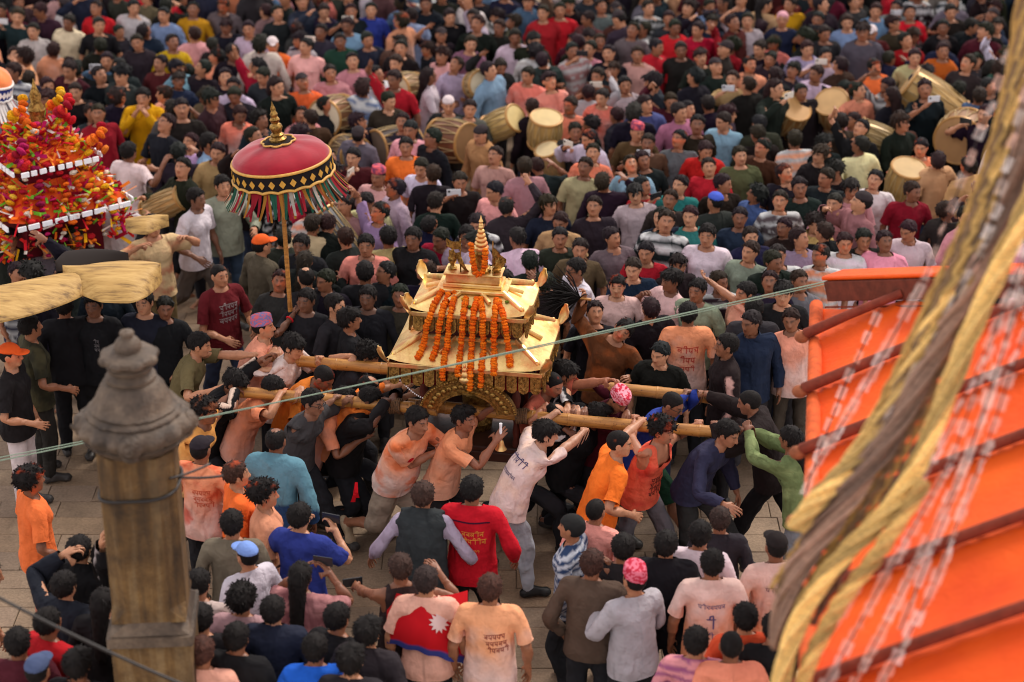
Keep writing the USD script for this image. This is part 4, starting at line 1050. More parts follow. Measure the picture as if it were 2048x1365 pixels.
def bar(a, b, w, h):
    """A ridge bar from a to b, its top rounded off."""
    a, b = np.asarray(a, float), np.asarray(b, float)
    d = unit(b - a); s = unit(np.cross(d, [0, 0, 1.0])); u = np.cross(s, d)
    pr = [(-w, -h * 0.3), (w, -h * 0.3), (w, h * 0.5), (w * 0.55, h), (-w * 0.55, h), (-w, h * 0.5)]
    v = [p + s * x + u * y for p in (a, b) for x, y in pr]
    return mf(manifold3d.Manifold.hull_points(np.array(v)))

def horn(p, d, s=1.0):
    """The leaf-shaped upturned tip of a roof corner."""
    d = unit(d); side = np.cross(d, [0, 0, 1.0])
    v, f, n = [], [], 10
    for i, t in enumerate(np.linspace(0, 1, n)):
        c = np.asarray(p) + d * (0.02 + 0.075 * math.sin(t * 1.5)) * s + np.array([0, 0, 1]) * (0.16 * t ** 1.4) * s
        w = 0.042 * s * (0.65 + 0.7 * math.sin(pi * min(1, t * 1.02)) ** 0.8 * (1 if t > 0.4 else 0.7)) * (1 if t < 0.85 else 0.72)
        for k in np.linspace(-1, 1, 5):
            v.append(c + side * w * k + d * 0.012 * (1 - k * k) * s)
    for i in range(n - 1):
        for j in range(4):
            a = i * 5 + j; f += [[a, a + 1, a + 6], [a, a + 6, a + 5]]
    v = np.array(v); m = len(v)
    v2 = np.vstack([v, v - d * 0.010 * s]); f2 = f + [[x + m for x in t[::-1]] for t in f]
    edge = [i * 5 for i in range(n)] + [(n - 1) * 5 + j for j in range(1, 5)] + [i * 5 + 4 for i in range(n - 2, -1, -1)] + [3, 2, 1]
    for i in range(len(edge)):
        a, b = edge[i], edge[(i + 1) % len(edge)]; f2 += [[b, a, a + m], [b, a + m, b + m]]
    return trimesh.Trimesh(v2, f2, process=False)

def lappet(w, h):
    """A hanging brass tongue with a raised border and leaf ribs, in the xz plane, facing -y."""
    from shapely.geometry import Polygon
    arc = [(w / 2 * math.cos(t), -h + w / 2 + w / 2 * math.sin(t)) for t in np.linspace(0, -pi, 9)]
    out = Polygon([(w / 2, 0)] + arc + [(-w / 2, 0)])
    base = trimesh.creation.extrude_polygon(out, 0.006, engine='earcut')
    rim = trimesh.creation.extrude_polygon(out.difference(out.buffer(-w * 0.11)), 0.012, engine='earcut')
    ribs = [moved(box(w * 0.07, h * 0.62, 0.012), (0, -h * 0.48, 0.007))]
    for k in range(4):
        for s in (-1, 1):
            ribs.append(moved(box(w * 0.28, w * 0.075, 0.011), (s * w * 0.15, -h * (0.22 + 0.15 * k), 0.007), rz=s * 0.75))
    boss = moved(trimesh.creation.icosphere(1, w * 0.13), (0, -h + w * 0.42, 0.008), s=(1, 1, 0.6))
    m = cat_m([base, rim, boss] + ribs)
    return moved(m, (0, 0, 0), rx=pi / 2)

E0, E1, Z0, Z1 = (0.665, 0.49), (0.40, 0.26), 1.82, 1.98
U0, U1, ZU0, ZU1 = (0.505, 0.335), (0.265, 0.125), 2.235, 2.345
for f in roof_frame(*E0, Z0, *E1, Z1, 'lower'): part('lower_roof_face', f, 'brass', pal, True)
for f in roof_frame(*U0, ZU0, *U1, ZU1, 'upper'): part('upper_roof_face', f, 'brass', pal, True)
for (hx, hy), z in ((E0, Z0), (U0, ZU0)):
    for s in (-1, 1):
        part('eave_strip', box(2 * hx - 0.02, 0.022, 0.040, (0, s * (hy - 0.008), z - 0.022), 0.004), 'brass', pal)
        part('eave_strip', box(0.022, 2 * hy - 0.06, 0.040, (s * (hx - 0.008), 0, z - 0.022), 0.004), 'brass', pal)
for (h0, h1, z0, z1, mids) in ((E0, E1, Z0, Z1, (0.33,)), (U0, U1, ZU0, ZU1, (0.33,))):
    for sx in (-1, 1):
        for sy in (-1, 1):
            a = np.array([sx * (h0[0] - 0.055), sy * (h0[1] - 0.055), z0 + 0.045]); b = np.array([sx * h1[0], sy * h1[1], z1 + 0.012])
            hb = part('hip_bar', bar(a, b, 0.019, 0.030), 'brass', pal, 30)
            part('bar_curl', moved(trimesh.creation.icosphere(2, 0.022), a + (0, 0, 0.012), s=(1, 1, 1.3)), 'brass', pal, True)
            part('corner_horn', horn(np.array([sx * (h0[0] - 0.02), sy * (h0[1] - 0.02), z0 + 0.01]), (sx, sy, 0), 1.0 if h0 is E0 else 0.9), 'brass', pal, 50)
            t = 0.36     # bars on the faces between the hips
            part('roof_bar', bar([sx * h0[0] * t * 0.95, sy * (h0[1] - 0.09), z0 + 0.075], [sx * h1[0] * t * 0.8, sy * h1[1], z1 + 0.01], 0.016, 0.025), 'brass', pal, 30)
        part('roof_bar', bar([sx * (h0[0] - 0.09), 0.02, z0 + 0.075], [sx * h1[0], 0.01, z1 + 0.01], 0.016, 0.025), 'brass', pal, 30)
# upper storey, its hanging tongues and the red cloth behind them
part('upper_storey', box(0.78, 0.50, 0.28, (0, 0, 2.09), 0.01), 'wood', pal, cd=lin((74, 26, 22)))
part('roof_collar', box(0.86, 0.56, 0.04, (0, 0, Z1), 0.012), 'brass', pal)
LU, LL = lappet(0.088, 0.155), lappet(0.086, 0.165)
def hang_row(tmpl, x0, x1, y, z, n, rz, tilt):
    for x in np.linspace(x0, x1, n):
        m = moved(tmpl, (0, 0, 0), rx=-tilt + rng.normal(0, 0.03)); m = moved(m, (x, y, z)); m = moved(m, rz=rz)
        part('hanging_tongue', m, 'dull_brass', pal)
for k in range(4):
    n0, n1 = ((0.42, 0.305), (0.31, 0.475))[k % 2]
    hang_row(LU, -n0, n0, -n1, ZU0 - 0.03, 10 if k % 2 == 0 else 8, k * pi / 2, 0.10)
    n0, n1 = ((0.60, 0.47), (0.43, 0.645))[k % 2]
    hang_row(LL, -n0, n0, -n1, Z0 - 0.035, 13 if k % 2 == 0 else 10, k * pi / 2, 0.08)
for (hx, hy, z, h) in ((0.60, 0.43, Z0 - 0.12, 0.17), (0.455, 0.285, ZU0 - 0.10, 0.15)):
    for s in (-1, 1):
        part('red_valance', box(2 * hx, 0.012, h, (0, s * hy, z)), 'cloth', pal, cd=lin((128, 20, 26)))
        part('red_valance', box(0.012, 2 * hy - 0.03, h, (s * hx, 0, z)), 'cloth', pal, cd=lin((128, 20, 26)))
# platform and crowning ornaments
part('top_plate', box(0.60, 0.32, 0.030, (0, 0, ZU1 + 0.015), 0.006), 'brass', pal)
part('top_plate', box(0.50, 0.22, 0.035, (0, 0, ZU1 + 0.048), 0.006), 'brass', pal)
part('top_block', box(0.46, 0.18, 0.07, (0, 0, ZU1 + 0.101), 0.006), 'brass', pal)
part('top_plate', box(0.49, 0.21, 0.018, (0, 0, ZU1 + 0.146), 0.005), 'brass', pal)
zt = ZU1 + 0.155
SPX = 0.06
part('spire_base', lathe([(0.001, zt), (0.085, zt), (0.088, zt + 0.02), (0.06, zt + 0.04), (0.05, zt + 0.10), (0.062, zt + 0.15), (0.068, zt + 0.17), (0.05, zt + 0.19), (0.001, zt + 0.19)], 24, (SPX, 0, 0)), 'dull_brass', pal, 40)
pr = [(0.05, zt + 0.185)]
for k in range(6):
    r = 0.064 - 0.0085 * k; z = zt + 0.195 + 0.036 * k
    pr += [(r * 0.78, z), (r, z + 0.008), (r * 1.02, z + 0.017), (r * 0.96, z + 0.026), (r * 0.74, z + 0.034)]
pr += [(0.02, zt + 0.415), (0.014, zt + 0.43), (0.020, zt + 0.445), (0.010, zt + 0.465), (0.001, zt + 0.50)]
part('spire', lathe(pr, 24, (SPX, 0, 0)), 'brass', pal, 40)
for s, x in ((-1, -0.185), (1, 0.19)):
    part('ornament_pot', lathe([(0.001, zt), (0.035, zt), (0.04, zt + 0.012), (0.018, zt + 0.03), (0.022, zt + 0.05), (0.036, zt + 0.075), (0.038, zt + 0.10), (0.02, zt + 0.125), (0.026, zt + 0.14), (0.012, zt + 0.17), (0.001, zt + 0.19)], 20, (x, 0, 0)), 'dull_brass', pal, 40)
    part('flag_staff', tube([(x + s * -0.02 + 0.06 * (s < 0), -0.06, zt), (x - s * 0.02 + 0.06 * (s < 0), -0.06, zt + 0.30)], 0.006, 8), 'dull_brass', pal, True)
    g = np.stack(np.meshgrid(np.linspace(0, 1, 8), np.linspace(0, 1, 5), indexing='ij'), -1)
    for lvl in ((0.21, 0.07, 0.12), (0.12, 0.06, 0.10)) if s < 0 else ((0.15, 0.09, 0.11),):
        X = x + 0.06 * (s < 0) - 0.02 * s + s * g[..., 0] * lvl[2]
        Z = zt + lvl[0] + g[..., 1] * lvl[1] * (1 - 0.55 * g[..., 0] * (s > 0)) - (0.05 * g[..., 0] if s > 0 else 0.012 * np.sin(g[..., 0] * 5))
        Y = -0.06 + 0.012 * np.sin(g[..., 0] * 7)
        k = np.arange(40).reshape(8, 5); q = np.stack([k[:-1, :-1], k[1:, :-1], k[1:, 1:], k[:-1, 1:]], -1).reshape(-1, 4)
        f = np.vstack([q[:, [0, 1, 2]], q[:, [0, 2, 3]]])
        v = np.stack([X, Y, Z], -1).reshape(-1, 3)
        part('brass_flag', trimesh.Trimesh(np.vstack([v, v + [0, 0.005, 0]]), np.vstack([f, f[:, ::-1] + 40]), process=False), 'dull_brass', pal, True)
for s in (-1, 1):
    part('leaf_ornament', moved(horn((0, 0, 0), (0, -1, 0), 1.0), (SPX + s * 0.105, 0, zt), rz=s * 0.9), 'dull_brass', pal, 50)
# body between the poles
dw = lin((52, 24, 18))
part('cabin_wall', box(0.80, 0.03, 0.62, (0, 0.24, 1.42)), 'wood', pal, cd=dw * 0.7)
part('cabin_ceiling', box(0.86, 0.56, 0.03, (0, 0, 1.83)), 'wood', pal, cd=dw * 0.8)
for sx in (-1, 1):
    for sy in (-1, 1):
        part('carved_post', lathe([(0.03, 0.98), (0.036, 1.02), (0.022, 1.06), (0.034, 1.12), (0.024, 1.2), (0.036, 1.30), (0.028, 1.36), (0.04, 1.45), (0.026, 1.52), (0.036, 1.6), (0.024, 1.68), (0.04, 1.83)], 16, (sx * 0.40, sy * 0.25, 0)), 'wood', pal, 40, cd=lin((84, 34, 24)))
part('cabin_floor', box(0.98, 0.62, 0.05, (0, 0, 0.96), 0.008), 'wood', pal, cd=lin((66, 36, 24)))
part('floor_rail', box(1.02, 0.03, 0.09, (0, -0.315, 0.90), 0.006), 'wood', pal, cd=lin((58, 30, 20)))
part('floor_rail', box(1.02, 0.03, 0.09, (0, 0.315, 0.90), 0.006), 'wood', pal, cd=lin((58, 30, 20)))
part('shrine_statue', lathe([(0.001, 0.985), (0.13, 0.985), (0.14, 1.05), (0.09, 1.1), (0.12, 1.2), (0.13, 1.32), (0.06, 1.40), (0.075, 1.46), (0.06, 1.54), (0.001, 1.58)], 24, (0, 0.06, 0)), 'dull_brass', pal, 40)
# arched brass panel over the front, and its small seated figure
def arch(r0, r1, y0, t, z, x=0.0, squash=0.80, a0=0.12):
    aa = np.linspace(a0, pi - a0, 40); v, f = [], []
    for a in aa:
        for r, y in ((r0, y0), (r1, y0), (r1, y0 + t), (r0, y0 + t)):
            v.append([x + r * math.cos(a), y, z + r * squash * math.sin(a)])
    for i in range(len(aa) - 1):
        for j in range(4):
            a, b = i * 4 + j, i * 4 + (j + 1) % 4; f += [[a, b, b + 4], [a, b + 4, a + 4]]
    f += [[0, 2, 1], [0, 3, 2]]; n = len(v) - 4; f += [[n, n + 1, n + 2], [n, n + 2, n + 3]]
    return trimesh.Trimesh(v, f, process=False)
AX, AZ = lx(937, -0.49, 1.5), 1.385
ap = part('arch_panel', arch(0.255, 0.405, -0.50, 0.05, AZ, AX), 'dull_brass', pal, 30)
part('arch_rim', arch(0.395, 0.418, -0.515, 0.05, AZ, AX), 'dull_brass', pal, 30)
part('arch_rim', arch(0.247, 0.268, -0.515, 0.05, AZ, AX), 'dull_brass', pal, 30)
for a in np.linspace(0.2, pi - 0.2, 17):
    part('arch_boss', moved(trimesh.creation.icosphere(1, 0.026), (AX + 0.33 * math.cos(a), -0.505, AZ + 0.33 * 0.80 * math.sin(a)), s=(1, 0.6, 1)), 'dull_brass', pal, True)
for a in np.linspace(0.15, pi - 0.15, 44):
    part('rim_bead', moved(trimesh.creation.icosphere(1, 0.0105), (AX + 0.407 * math.cos(a), -0.518, AZ + 0.407 * 0.80 * math.sin(a))), 'dull_brass', pal, True)
fig = cat_m([moved(trimesh.creation.icosphere(2, 1), (0, 0, z), s=s) for z, s in ((0, (0.05, 0.03, 0.035)), (0.045, (0.032, 0.026, 0.04)), (0.095, (0.022, 0.022, 0.024)), (0.125, (0.012, 0.012, 0.025)))] + [moved(trimesh.creation.icosphere(1, 1), (s * 0.045, 0, 0.055), s=(0.013, 0.013, 0.035), ry=s * 0.5) for s in (-1, 1)])
part('small_figure', moved(fig, (AX - 0.02, -0.53, AZ + 0.345)), 'brass', pal, True)

# ------------------------------------------------------------------ bamboo poles
mat('bamboo', {'co': ('texture_coordinate', {}), 'n': ('noise_texture', {'scale': 4.0, 'detail': 5.0, 'roughness': 0.6}), 'mp': ('mapping', {'scale': (0.6, 9, 9)}), 'n2': ('noise_texture', {'scale': 2.0, 'detail': 6.0}), 'n3': ('noise_texture', {'scale': 40.0, 'detail': 4.0}),
               'r': ('rgb_ramp', {'ramp': [(0.28, lin((112, 70, 32))), (0.5, lin((172, 116, 54))), (0.72, lin((196, 142, 74)))]}), 'sp': ('rgb_ramp', {'ramp': [(0.30, (0.35, 0.3, 0.25)), (0.40, (1, 1, 1))]}), 'mx': ('mix', {'mix_type': 'multiply', 'fac': 0.7}),
               'b': ('bump', {'strength': 0.3, 'distance': 0.003}), 'p': ('principled_bsdf', {'roughness': 0.42, 'specular_ior_level': 0.45})},
    [('co.object', 'mp.vector'), ('mp.vector', 'n.vector'), ('mp.vector', 'n2.vector'), ('co.object', 'n3.vector'), ('n.fac', 'r.fac'), ('n3.fac', 'sp.fac'), ('r.color', 'mx.color1'), ('sp.color', 'mx.color2'), ('mx.color', 'p.base_color'), ('n3.fac', 'b.height'), ('b.normal', 'p.normal')])
PR = 0.052
def bamboo(label, a, b, seed):
    a, b = np.asarray(a), np.asarray(b); r = np.random.default_rng(seed)
    ln = np.linalg.norm(b - a); d = (b - a) / ln
    t = thing('bamboo_pole', label, 'pole', a, math.atan2(d[1], d[0]), 'bamboo carrying poles of the palanquin')
    slope = d[2] / math.hypot(d[0], d[1])
    ends = [0.0] + list(np.cumsum(r.uniform(0.30, 0.44, 40))); ends = [e for e in ends if e < ln - 0.12] + [ln]
    bend = lambda x: np.array([x, 0.014 * math.sin(x * 1.3 + seed), slope * x + 0.012 * math.sin(x * 0.9 + seed * 2)])
    for i in range(len(ends) - 1):
        x0, x1 = ends[i] + 0.002, ends[i + 1] - 0.002; q = np.linspace(x0, x1, 7)
        rr = PR * (0.965 + 0.05 * np.abs(2 * (q - x0) / (x1 - x0) - 1) ** 3)
        part('culm_section', tube([bend(x) for x in q], rr, 18), 'bamboo', t, 50)
        if i: part('node_ring', tube([bend(ends[i] + x) for x in (-0.009, -0.004, 0.004, 0.009)], [PR * 1.0, PR * 1.075, PR * 1.06, PR], 18), 'bamboo', t, 50)
    return a, d, ln
def on(pole, px):
    """The point of the pole's axis in the picture's column px, and the axis."""
    a, b = pole
    lo, hi = 0.0, 1.0
    for _ in range(40):
        m = (lo + hi) / 2
        if pix(a + (b - a) * m)[0] < px: lo = m
        else: hi = m
    return a + (b - a) * lo, unit(b - a)
FRONT, BACK = (FA, FB), (BA, BB)
split = FA + (FB - FA) * 0.415
bamboo('bamboo pole at the front left, its frayed end lashed beside the smiling man', FA, split + (FB - FA) * 0.012, 1)
bamboo('long bamboo pole running in front of the palanquin to the right', FA + (FB - FA) * 0.36 + UY * 0.095 + np.array([0, 0, -0.02]), FB, 2)
bamboo('bamboo pole passing behind and under the palanquin', BA, BB, 3)
mat('lash', {'co': ('texture_coordinate', {}), 'n': ('noise_texture', {'scale': 60.0}), 'r': ('rgb_ramp', {'ramp': [(0.3, lin((60, 40, 26))), (0.7, lin((120, 84, 50)))]}), 'p': ('principled_bsdf', {'roughness': 0.85})}, [('co.object', 'n.vector'), ('n.fac', 'r.fac'), ('r.color', 'p.base_color')])
for px, lab in ((792, 'frayed rope binding where two bamboo poles overlap'), (1045, 'dark rope lashing tying the front pole to the palanquin'), (845, 'rope lashing on the front pole, just right of the smiling man')):
    p, d = on(FRONT, px); u = np.array([0, 0, 1.0]); s = np.cross(d, u)
    tt = np.linspace(0, 1, 90)
    C = p + d * ((tt - 0.5) * 0.10)[:, None] + (np.cos(tt * 12 * pi)[:, None] * u + np.sin(tt * 12 * pi)[:, None] * s) * (PR + 0.009 + 0.004 * np.sin(tt * 31))[:, None]
    part('rope_lashing', tube(C, 0.010, 6), 'lash', smooth=True, label=lab, cat='rope')

# ------------------------------------------------------------------ marigold garlands
mat('marigold', {'co': ('texture_coordinate', {}), 'cd': ('attribute', {'attribute': 'Cd'}), 'n': ('noise_texture', {'scale': 90.0, 'detail': 2.0}), 'mr': ('map_range', {'from_min': 0.3, 'from_max': 0.7, 'to_min': 0.55, 'to_max': 1.3}), 'm': ('vector_math', {'math_type': 'scale'}),
                 'b': ('bump', {'strength': 1.0, 'distance': 0.006}), 'p': ('principled_bsdf', {'roughness': 0.8, 'specular_ior_level': 0.2}), 'tl': ('translucent_bsdf', {}), 'mx': ('mix_closure', {'fac': 0.15})},
    [('co.object', 'n.vector'), ('n.fac', 'mr.value'), ('cd.color', 'm.vector1'), ('mr.result', 'm.scale'), ('m.vector', 'p.base_color'), ('m.vector', 'tl.color'), ('n.fac', 'b.height'), ('b.normal', 'p.normal'), ('p.BSDF', 'mx.closure1'), ('tl.BSDF', 'mx.closure2')], surface='mx.closure')
def flower(r, seed):
    m = trimesh.creation.icosphere(1, 1.0)
    v = m.vertices * (1 + 0.44 * (meshkit.noise(m.vertices * 3.4 + seed * 9, seed)[:, None] - 0.5))
    return trimesh.Trimesh(v * [1, 1, 0.62] * r, m.faces, process=False)
FLW = [flower(1.0, k) for k in range(6)]
def resample(K, step):
    K = np.asarray(K, float); s = np.r_[0, np.cumsum(np.linalg.norm(np.diff(K, axis=0), axis=1))]
    x = np.arange(0, s[-1], step)
    return np.stack([np.interp(x, s, K[:, i]) for i in range(3)], 1)
def garland(name, label, K, r, step, colours, group=None, cat='garland', seed=0, smooth_path=True, rough=False):
    K = np.asarray(K, float)
    if smooth_path and len(K) > 2:
        K = resample(K, step / 3)
        for _ in range(4): K[1:-1] = (K[:-2] + 2 * K[1:-1] + K[2:]) / 4
    C = resample(K, step); rg = np.random.default_rng(seed)
    t = thing(name, label, cat, C[0], 0, group)
    T_ = np.gradient(C, axis=0)
    for i in range(len(C)):
        d = unit(T_[i]); R = frame(d, [0.3, 0.2, 0.9] if abs(d[2]) < 0.8 else [1, 0, 0])[:, [1, 2, 0]]
        rr = r * (rg.uniform(0.55, 1.35) if rough else rg.uniform(0.88, 1.14))
        f = FLW[int(rg.integers(6))]
        v = (f.vertices * rr) @ Rz(rg.uniform(0, 6)).T @ R.T + C[i] - C[0] + rg.normal(0, r * (0.45 if rough else 0.10), 3)
        c = lin(colours[int(rg.integers(len(colours)))]) * rg.uniform(0.85, 1.15)
        part('flower', trimesh.Trimesh(v, f.faces, process=False), 'marigold', t, True, cd=c)
    return t
def up_roof(y):  return ZU0 + (ZU1 - ZU0) * ((U0[1] - abs(y)) / (U0[1] - U1[1])) ** 0.92
def low_roof(y): return Z0 + (Z1 - Z0) * ((E0[1] - abs(y)) / (E0[1] - E1[1])) ** 0.92
ORANGE = [(240, 112, 14), (236, 98, 10), (244, 126, 20)]
RF = 0.027
places = ['the leftmost of the eight strands', 'second strand from the left', 'third strand from the left, hanging past the eave', 'fourth strand from the left', 'fifth strand from the left, the longest', 'sixth strand from the left, below the eave', 'second strand from the right', 'the rightmost of the eight strands']
for k, (a, b, c, e, y0, ye, drop) in enumerate([(884, 861, 844, 832, -0.15, -0.475, 0), (898, 884, 872, 861, -0.18, -0.46, 0), (911, 901, 893, 886, -0.16, -0.50, 0.11), (933, 927, 922, 916, -0.2, -0.50, 0.05), (954, 947, 943, 941, -0.2, -0.50, 0.19), (961, 966, 967, 962, -0.2, -0.50, 0.16), (993, 989, 989, 988, -0.2, -0.50, 0.03), (996, 1008, 1020, 1018, -0.2, -0.485, 0)]):
    z = up_roof(y0) + RF * 0.8
    K = [(lx(a, y0, z), y0, z), (lx(b + (a - b) * 0.2, -0.31, up_roof(-0.31) + RF), -0.31, up_roof(-0.31) + RF), (lx(b, -0.36, ZU0 - 0.02), -0.365, ZU0 - 0.01)]
    K.append((lx(b + (c - b) * 0.35, -0.37, ZU0 - 0.08), -0.37, ZU0 - 0.08))
    yl = -0.40; zl = low_roof(yl) + RF * 0.8
    K.append((lx(b + (c - b) * 0.8, -0.375, zl + 0.05), -0.375, zl + 0.05))
    K.append((lx(c + (e - c) * 0.2, yl, zl), yl, zl))
    y2 = max(ye, -0.48); z2 = low_roof(y2) + RF * 0.8
    K.append((lx(e + (c - e) * 0.2, y2, z2), y2, z2))
    if drop: K += [(lx(e, -0.52, Z0), -0.523, Z0 - 0.01), (lx(e, -0.527, Z0 - drop), -0.54, Z0 - drop)]
    garland('marigold_garland', f'orange marigold garland on the palanquin roofs, {places[k]}', [W(*p) for p in K], RF, 0.0245, ORANGE, None, seed=k)
z = zt + 0.25
K = [W(lx(943, -0.09, z + 0.02), -0.09, z + 0.02), W(lx(946, -0.10, z - 0.12), -0.10, z - 0.12), W(lx(951, -0.115, zt + 0.03), -0.115, zt + 0.035), W(lx(959, -0.12, zt), -0.125, zt + 0.005), W(lx(967, -0.115, zt + 0.04), -0.115, zt + 0.045), W(lx(970, -0.10, z - 0.12), -0.10, z - 0.12), W(lx(972, -0.09, z), -0.09, z)]
garland('marigold_garland', 'orange marigold garland looped in a U below the palanquin spire', K, 0.026, 0.0245, ORANGE, None, seed=31)
mat('bead', {'p': ('principled_bsdf', {'base_color': (0.75, 0.72, 0.74), 'roughness': 0.3})}, [])
def beads(label, K, r=0.007, step=0.019):
    C = resample(K, step); t = thing('bead_string', label, 'bead string', C[0])
    for c in C: part('bead', moved(trimesh.creation.icosphere(1, r), c - C[0]), 'bead', t, True)
zb = Z0 - 0.16
tt = np.linspace(0, 1, 20)
beads('swag of white beads hanging under the left front eave of the palanquin', [W(lx(800 + 55 * t, -0.485, zb), -0.485, zb - 0.0 - 0.16 * math.sin(t * pi / 2)) for t in tt] + [W(lx(855 + 45 * t, -0.485, zb), -0.485, zb - 0.16 * math.cos(t * pi / 2) ** 1.5) for t in tt[1:]])
beads('short string of white beads hanging down over the brass arch', [W(lx(956 - 3 * t, -0.485, zb), -0.485, zb - 0.10 * t) for t in tt])
YG = [(236, 180, 30), (110, 130, 40)]
for k, (px, y) in enumerate([(927, -0.20), (951, -0.19), (967, -0.185), (940, -0.27), (960, -0.26), (1014, -0.2)]):
    z = up_roof(y) + 0.012
    part('loose_flower', moved(flower(0.017, k), W(lx(px, y, z), y, z)), 'marigold', smooth=True, cd=lin(YG[k % 2]), label=f'loose {["yellow", "green"][k % 2]} flower scrap on the upper palanquin roof, {["by the fourth garland", "high by the fifth garland", "high by the sixth garland", "lower, by the fourth garland", "between fifth and sixth garlands", "right of the last garland"][k]}', cat='flower')
# ------------------------------------------------------------------ parasols
def parasol(label, C, R, tilt, crown, band, diamond, trim, fringe, pole_to=None, fringe_len=0.34, fringe_flare=0.14, brim=True, seed=0, flat=0.20):
    rg = np.random.default_rng(seed)
    t = thing('ceremonial_parasol', label, 'parasol', C)
    M = Rx(tilt[0]) @ Ry(tilt[1])
    def put(name, m, mt, cd=None, smooth=True):
        part(name, trimesh.Trimesh(m.vertices @ M.T, m.faces, process=False), mt, t, smooth, cd=cd)
    n = 72
    crown_m = lathe([(0.001, flat + 0.03)] + [(R * math.sin(a), flat * math.cos(a) ** 0.9 + 0.02) for a in np.linspace(0.12, pi / 2, 14)], n)
    crown_m.vertices[:, 2] += 0.006 * np.cos(np.arctan2(crown_m.vertices[:, 1], crown_m.vertices[:, 0]) * 8) * np.hypot(crown_m.vertices[:, 0], crown_m.vertices[:, 1]) / R
    put('crown', crown_m, 'velvet', lin(crown))
    put('band', lathe([(R * 1.005, 0.02), (R * 1.03, -0.05), (R * 1.035, -0.115), (R * 1.03, -0.14)], n), 'cloth_fine', lin(band))
    ring = lambda r, z, w: tube([(r * math.cos(a), r * math.sin(a), z) for a in np.linspace(0, 2 * pi, 97)], w, 8, False)
    put('gold_edging', ring(R * 1.012, 0.022, 0.014), 'trim', lin(trim))
    wav = [(R * 1.045 * math.cos(a), R * 1.045 * math.sin(a), -0.135 + 0.014 * abs(math.sin(a * 10))) for a in np.linspace(0, 2 * pi, 161)]
    put('gold_edging', tube(wav, 0.013, 8, False), 'trim', lin(trim))
    for k in range(30):
        a = 2 * pi * k / 30
        d = mf(manifold3d.Manifold.hull_points(np.array([(0, -0.004, -0.040), (0.031, -0.004, 0), (0, -0.004, 0.040), (-0.031, -0.004, 0), (0, 0.002, -0.038), (0.029, 0.002, 0), (0, 0.002, 0.038), (-0.029, 0.002, 0)])))
        put('diamond', moved(d, (R * 1.037 * math.cos(a), R * 1.037 * math.sin(a), -0.058), rz=a + pi / 2), 'trim', lin(diamond), False)
    for k in range(120):
        a = 2 * pi * k / 120 + rg.normal(0, 0.02); ln = fringe_len * rg.uniform(0.75, 1.1); sw = rg.normal(0, 0.05)
        P = [((R * 1.02 + fringe_flare * q ** 1.3) * math.cos(a + sw * q), (R * 1.02 + fringe_flare * q ** 1.3) * math.sin(a + sw * q), -0.13 - ln * q * (1 - 0.12 * q)) for q in np.linspace(0, 1, 5)]
        v = []
        for q, p in zip(np.linspace(0, 1, 5), P):
            w = 0.017 * (1 - 0.4 * q); s = np.array([-math.sin(a), math.cos(a), 0.15 * math.sin(k)])
            v += [np.array(p) - s * w, np.array(p) + s * w]
        f = [[2 * i, 2 * i + 1, 2 * i + 3] for i in range(4)] + [[2 * i, 2 * i + 3, 2 * i + 2] for i in range(4)]
        put('ribbon', trimesh.Trimesh(v, f, process=False), 'cloth_fine', lin(fringe[int(rg.integers(len(fringe)))]))
    if brim:
        sc = [((0.135 + 0.02 * abs(math.cos(a * 4))) * math.cos(a), (0.135 + 0.02 * abs(math.cos(a * 4))) * math.sin(a)) for a in np.linspace(0, 2 * pi, 65)[:-1]]
        zf = lambda x, y: flat * (1 - 0.55 * (x * x + y * y) / R ** 2) + 0.034
        v = [(x * k, y * k, zf(x * k, y * k)) for k in (0.2, 0.6, 1.0) for x, y in sc]
        f = [[i * 64 + j, i * 64 + (j + 1) % 64, (i + 1) * 64 + (j + 1) % 64] for i in range(2) for j in range(64)] + [[i * 64 + j, (i + 1) * 64 + (j + 1) % 64, (i + 1) * 64 + j] for i in range(2) for j in range(64)]
        put('top_patch', trimesh.Trimesh(v, f, process=False), 'cloth_fine', lin((36, 28, 26)))
        put('gold_edging', tube([(x, y, zf(x, y) + 0.004) for x, y in sc + sc[:1]], 0.009, 6, False), 'trim', lin(trim))
        z = flat + 0.03
        put('finial', lathe([(0.001, z), (0.075, z), (0.08, z + 0.02), (0.055, z + 0.04), (0.062, z + 0.06), (0.04, z + 0.075), (0.05, z + 0.10), (0.06, z + 0.125), (0.052, z + 0.15), (0.03, z + 0.165), (0.042, z + 0.185), (0.046, z + 0.20), (0.03, z + 0.225), (0.036, z + 0.25), (0.02, z + 0.28), (0.024, z + 0.30), (0.012, z + 0.33), (0.001, z + 0.37)], 24), 'dull_brass', None, 40)
    if pole_to is not None:
        part('pole', tube([M @ np.array([0, 0, flat]), np.asarray(pole_to) - C], 0.021, 12), 'bamboo', t, True)
    return t
mat_cd('velvet', 0.75, 0.18, 6, 0.35, 0.01, 9, 0.25, 0.5, coord='object', sheen_roughness=0.4)
mat_cd('trim', 0.5, 0.2, 30, 0.4, 0.004, 120, 0.5, coord='object')
HOLD = at(583, 635, 1.35)
pc = at_y(563, 322, HOLD[1] + 0.02)
parasol('crimson domed parasol with black and gold band, ribbon fringe and brass finial', pc, 0.44, (0, rad(-6)), (150, 8, 34), (26, 22, 24), (196, 146, 56), (206, 156, 74), [(120, 20, 32), (18, 66, 50), (140, 94, 34), (128, 22, 34), (30, 74, 58), (150, 144, 134), (120, 56, 26)], HOLD + (0, 0, -0.5), fringe_len=0.25, fringe_flare=0.12, seed=2, flat=0.165)
lp = at_y(-22, 165, 20.0)
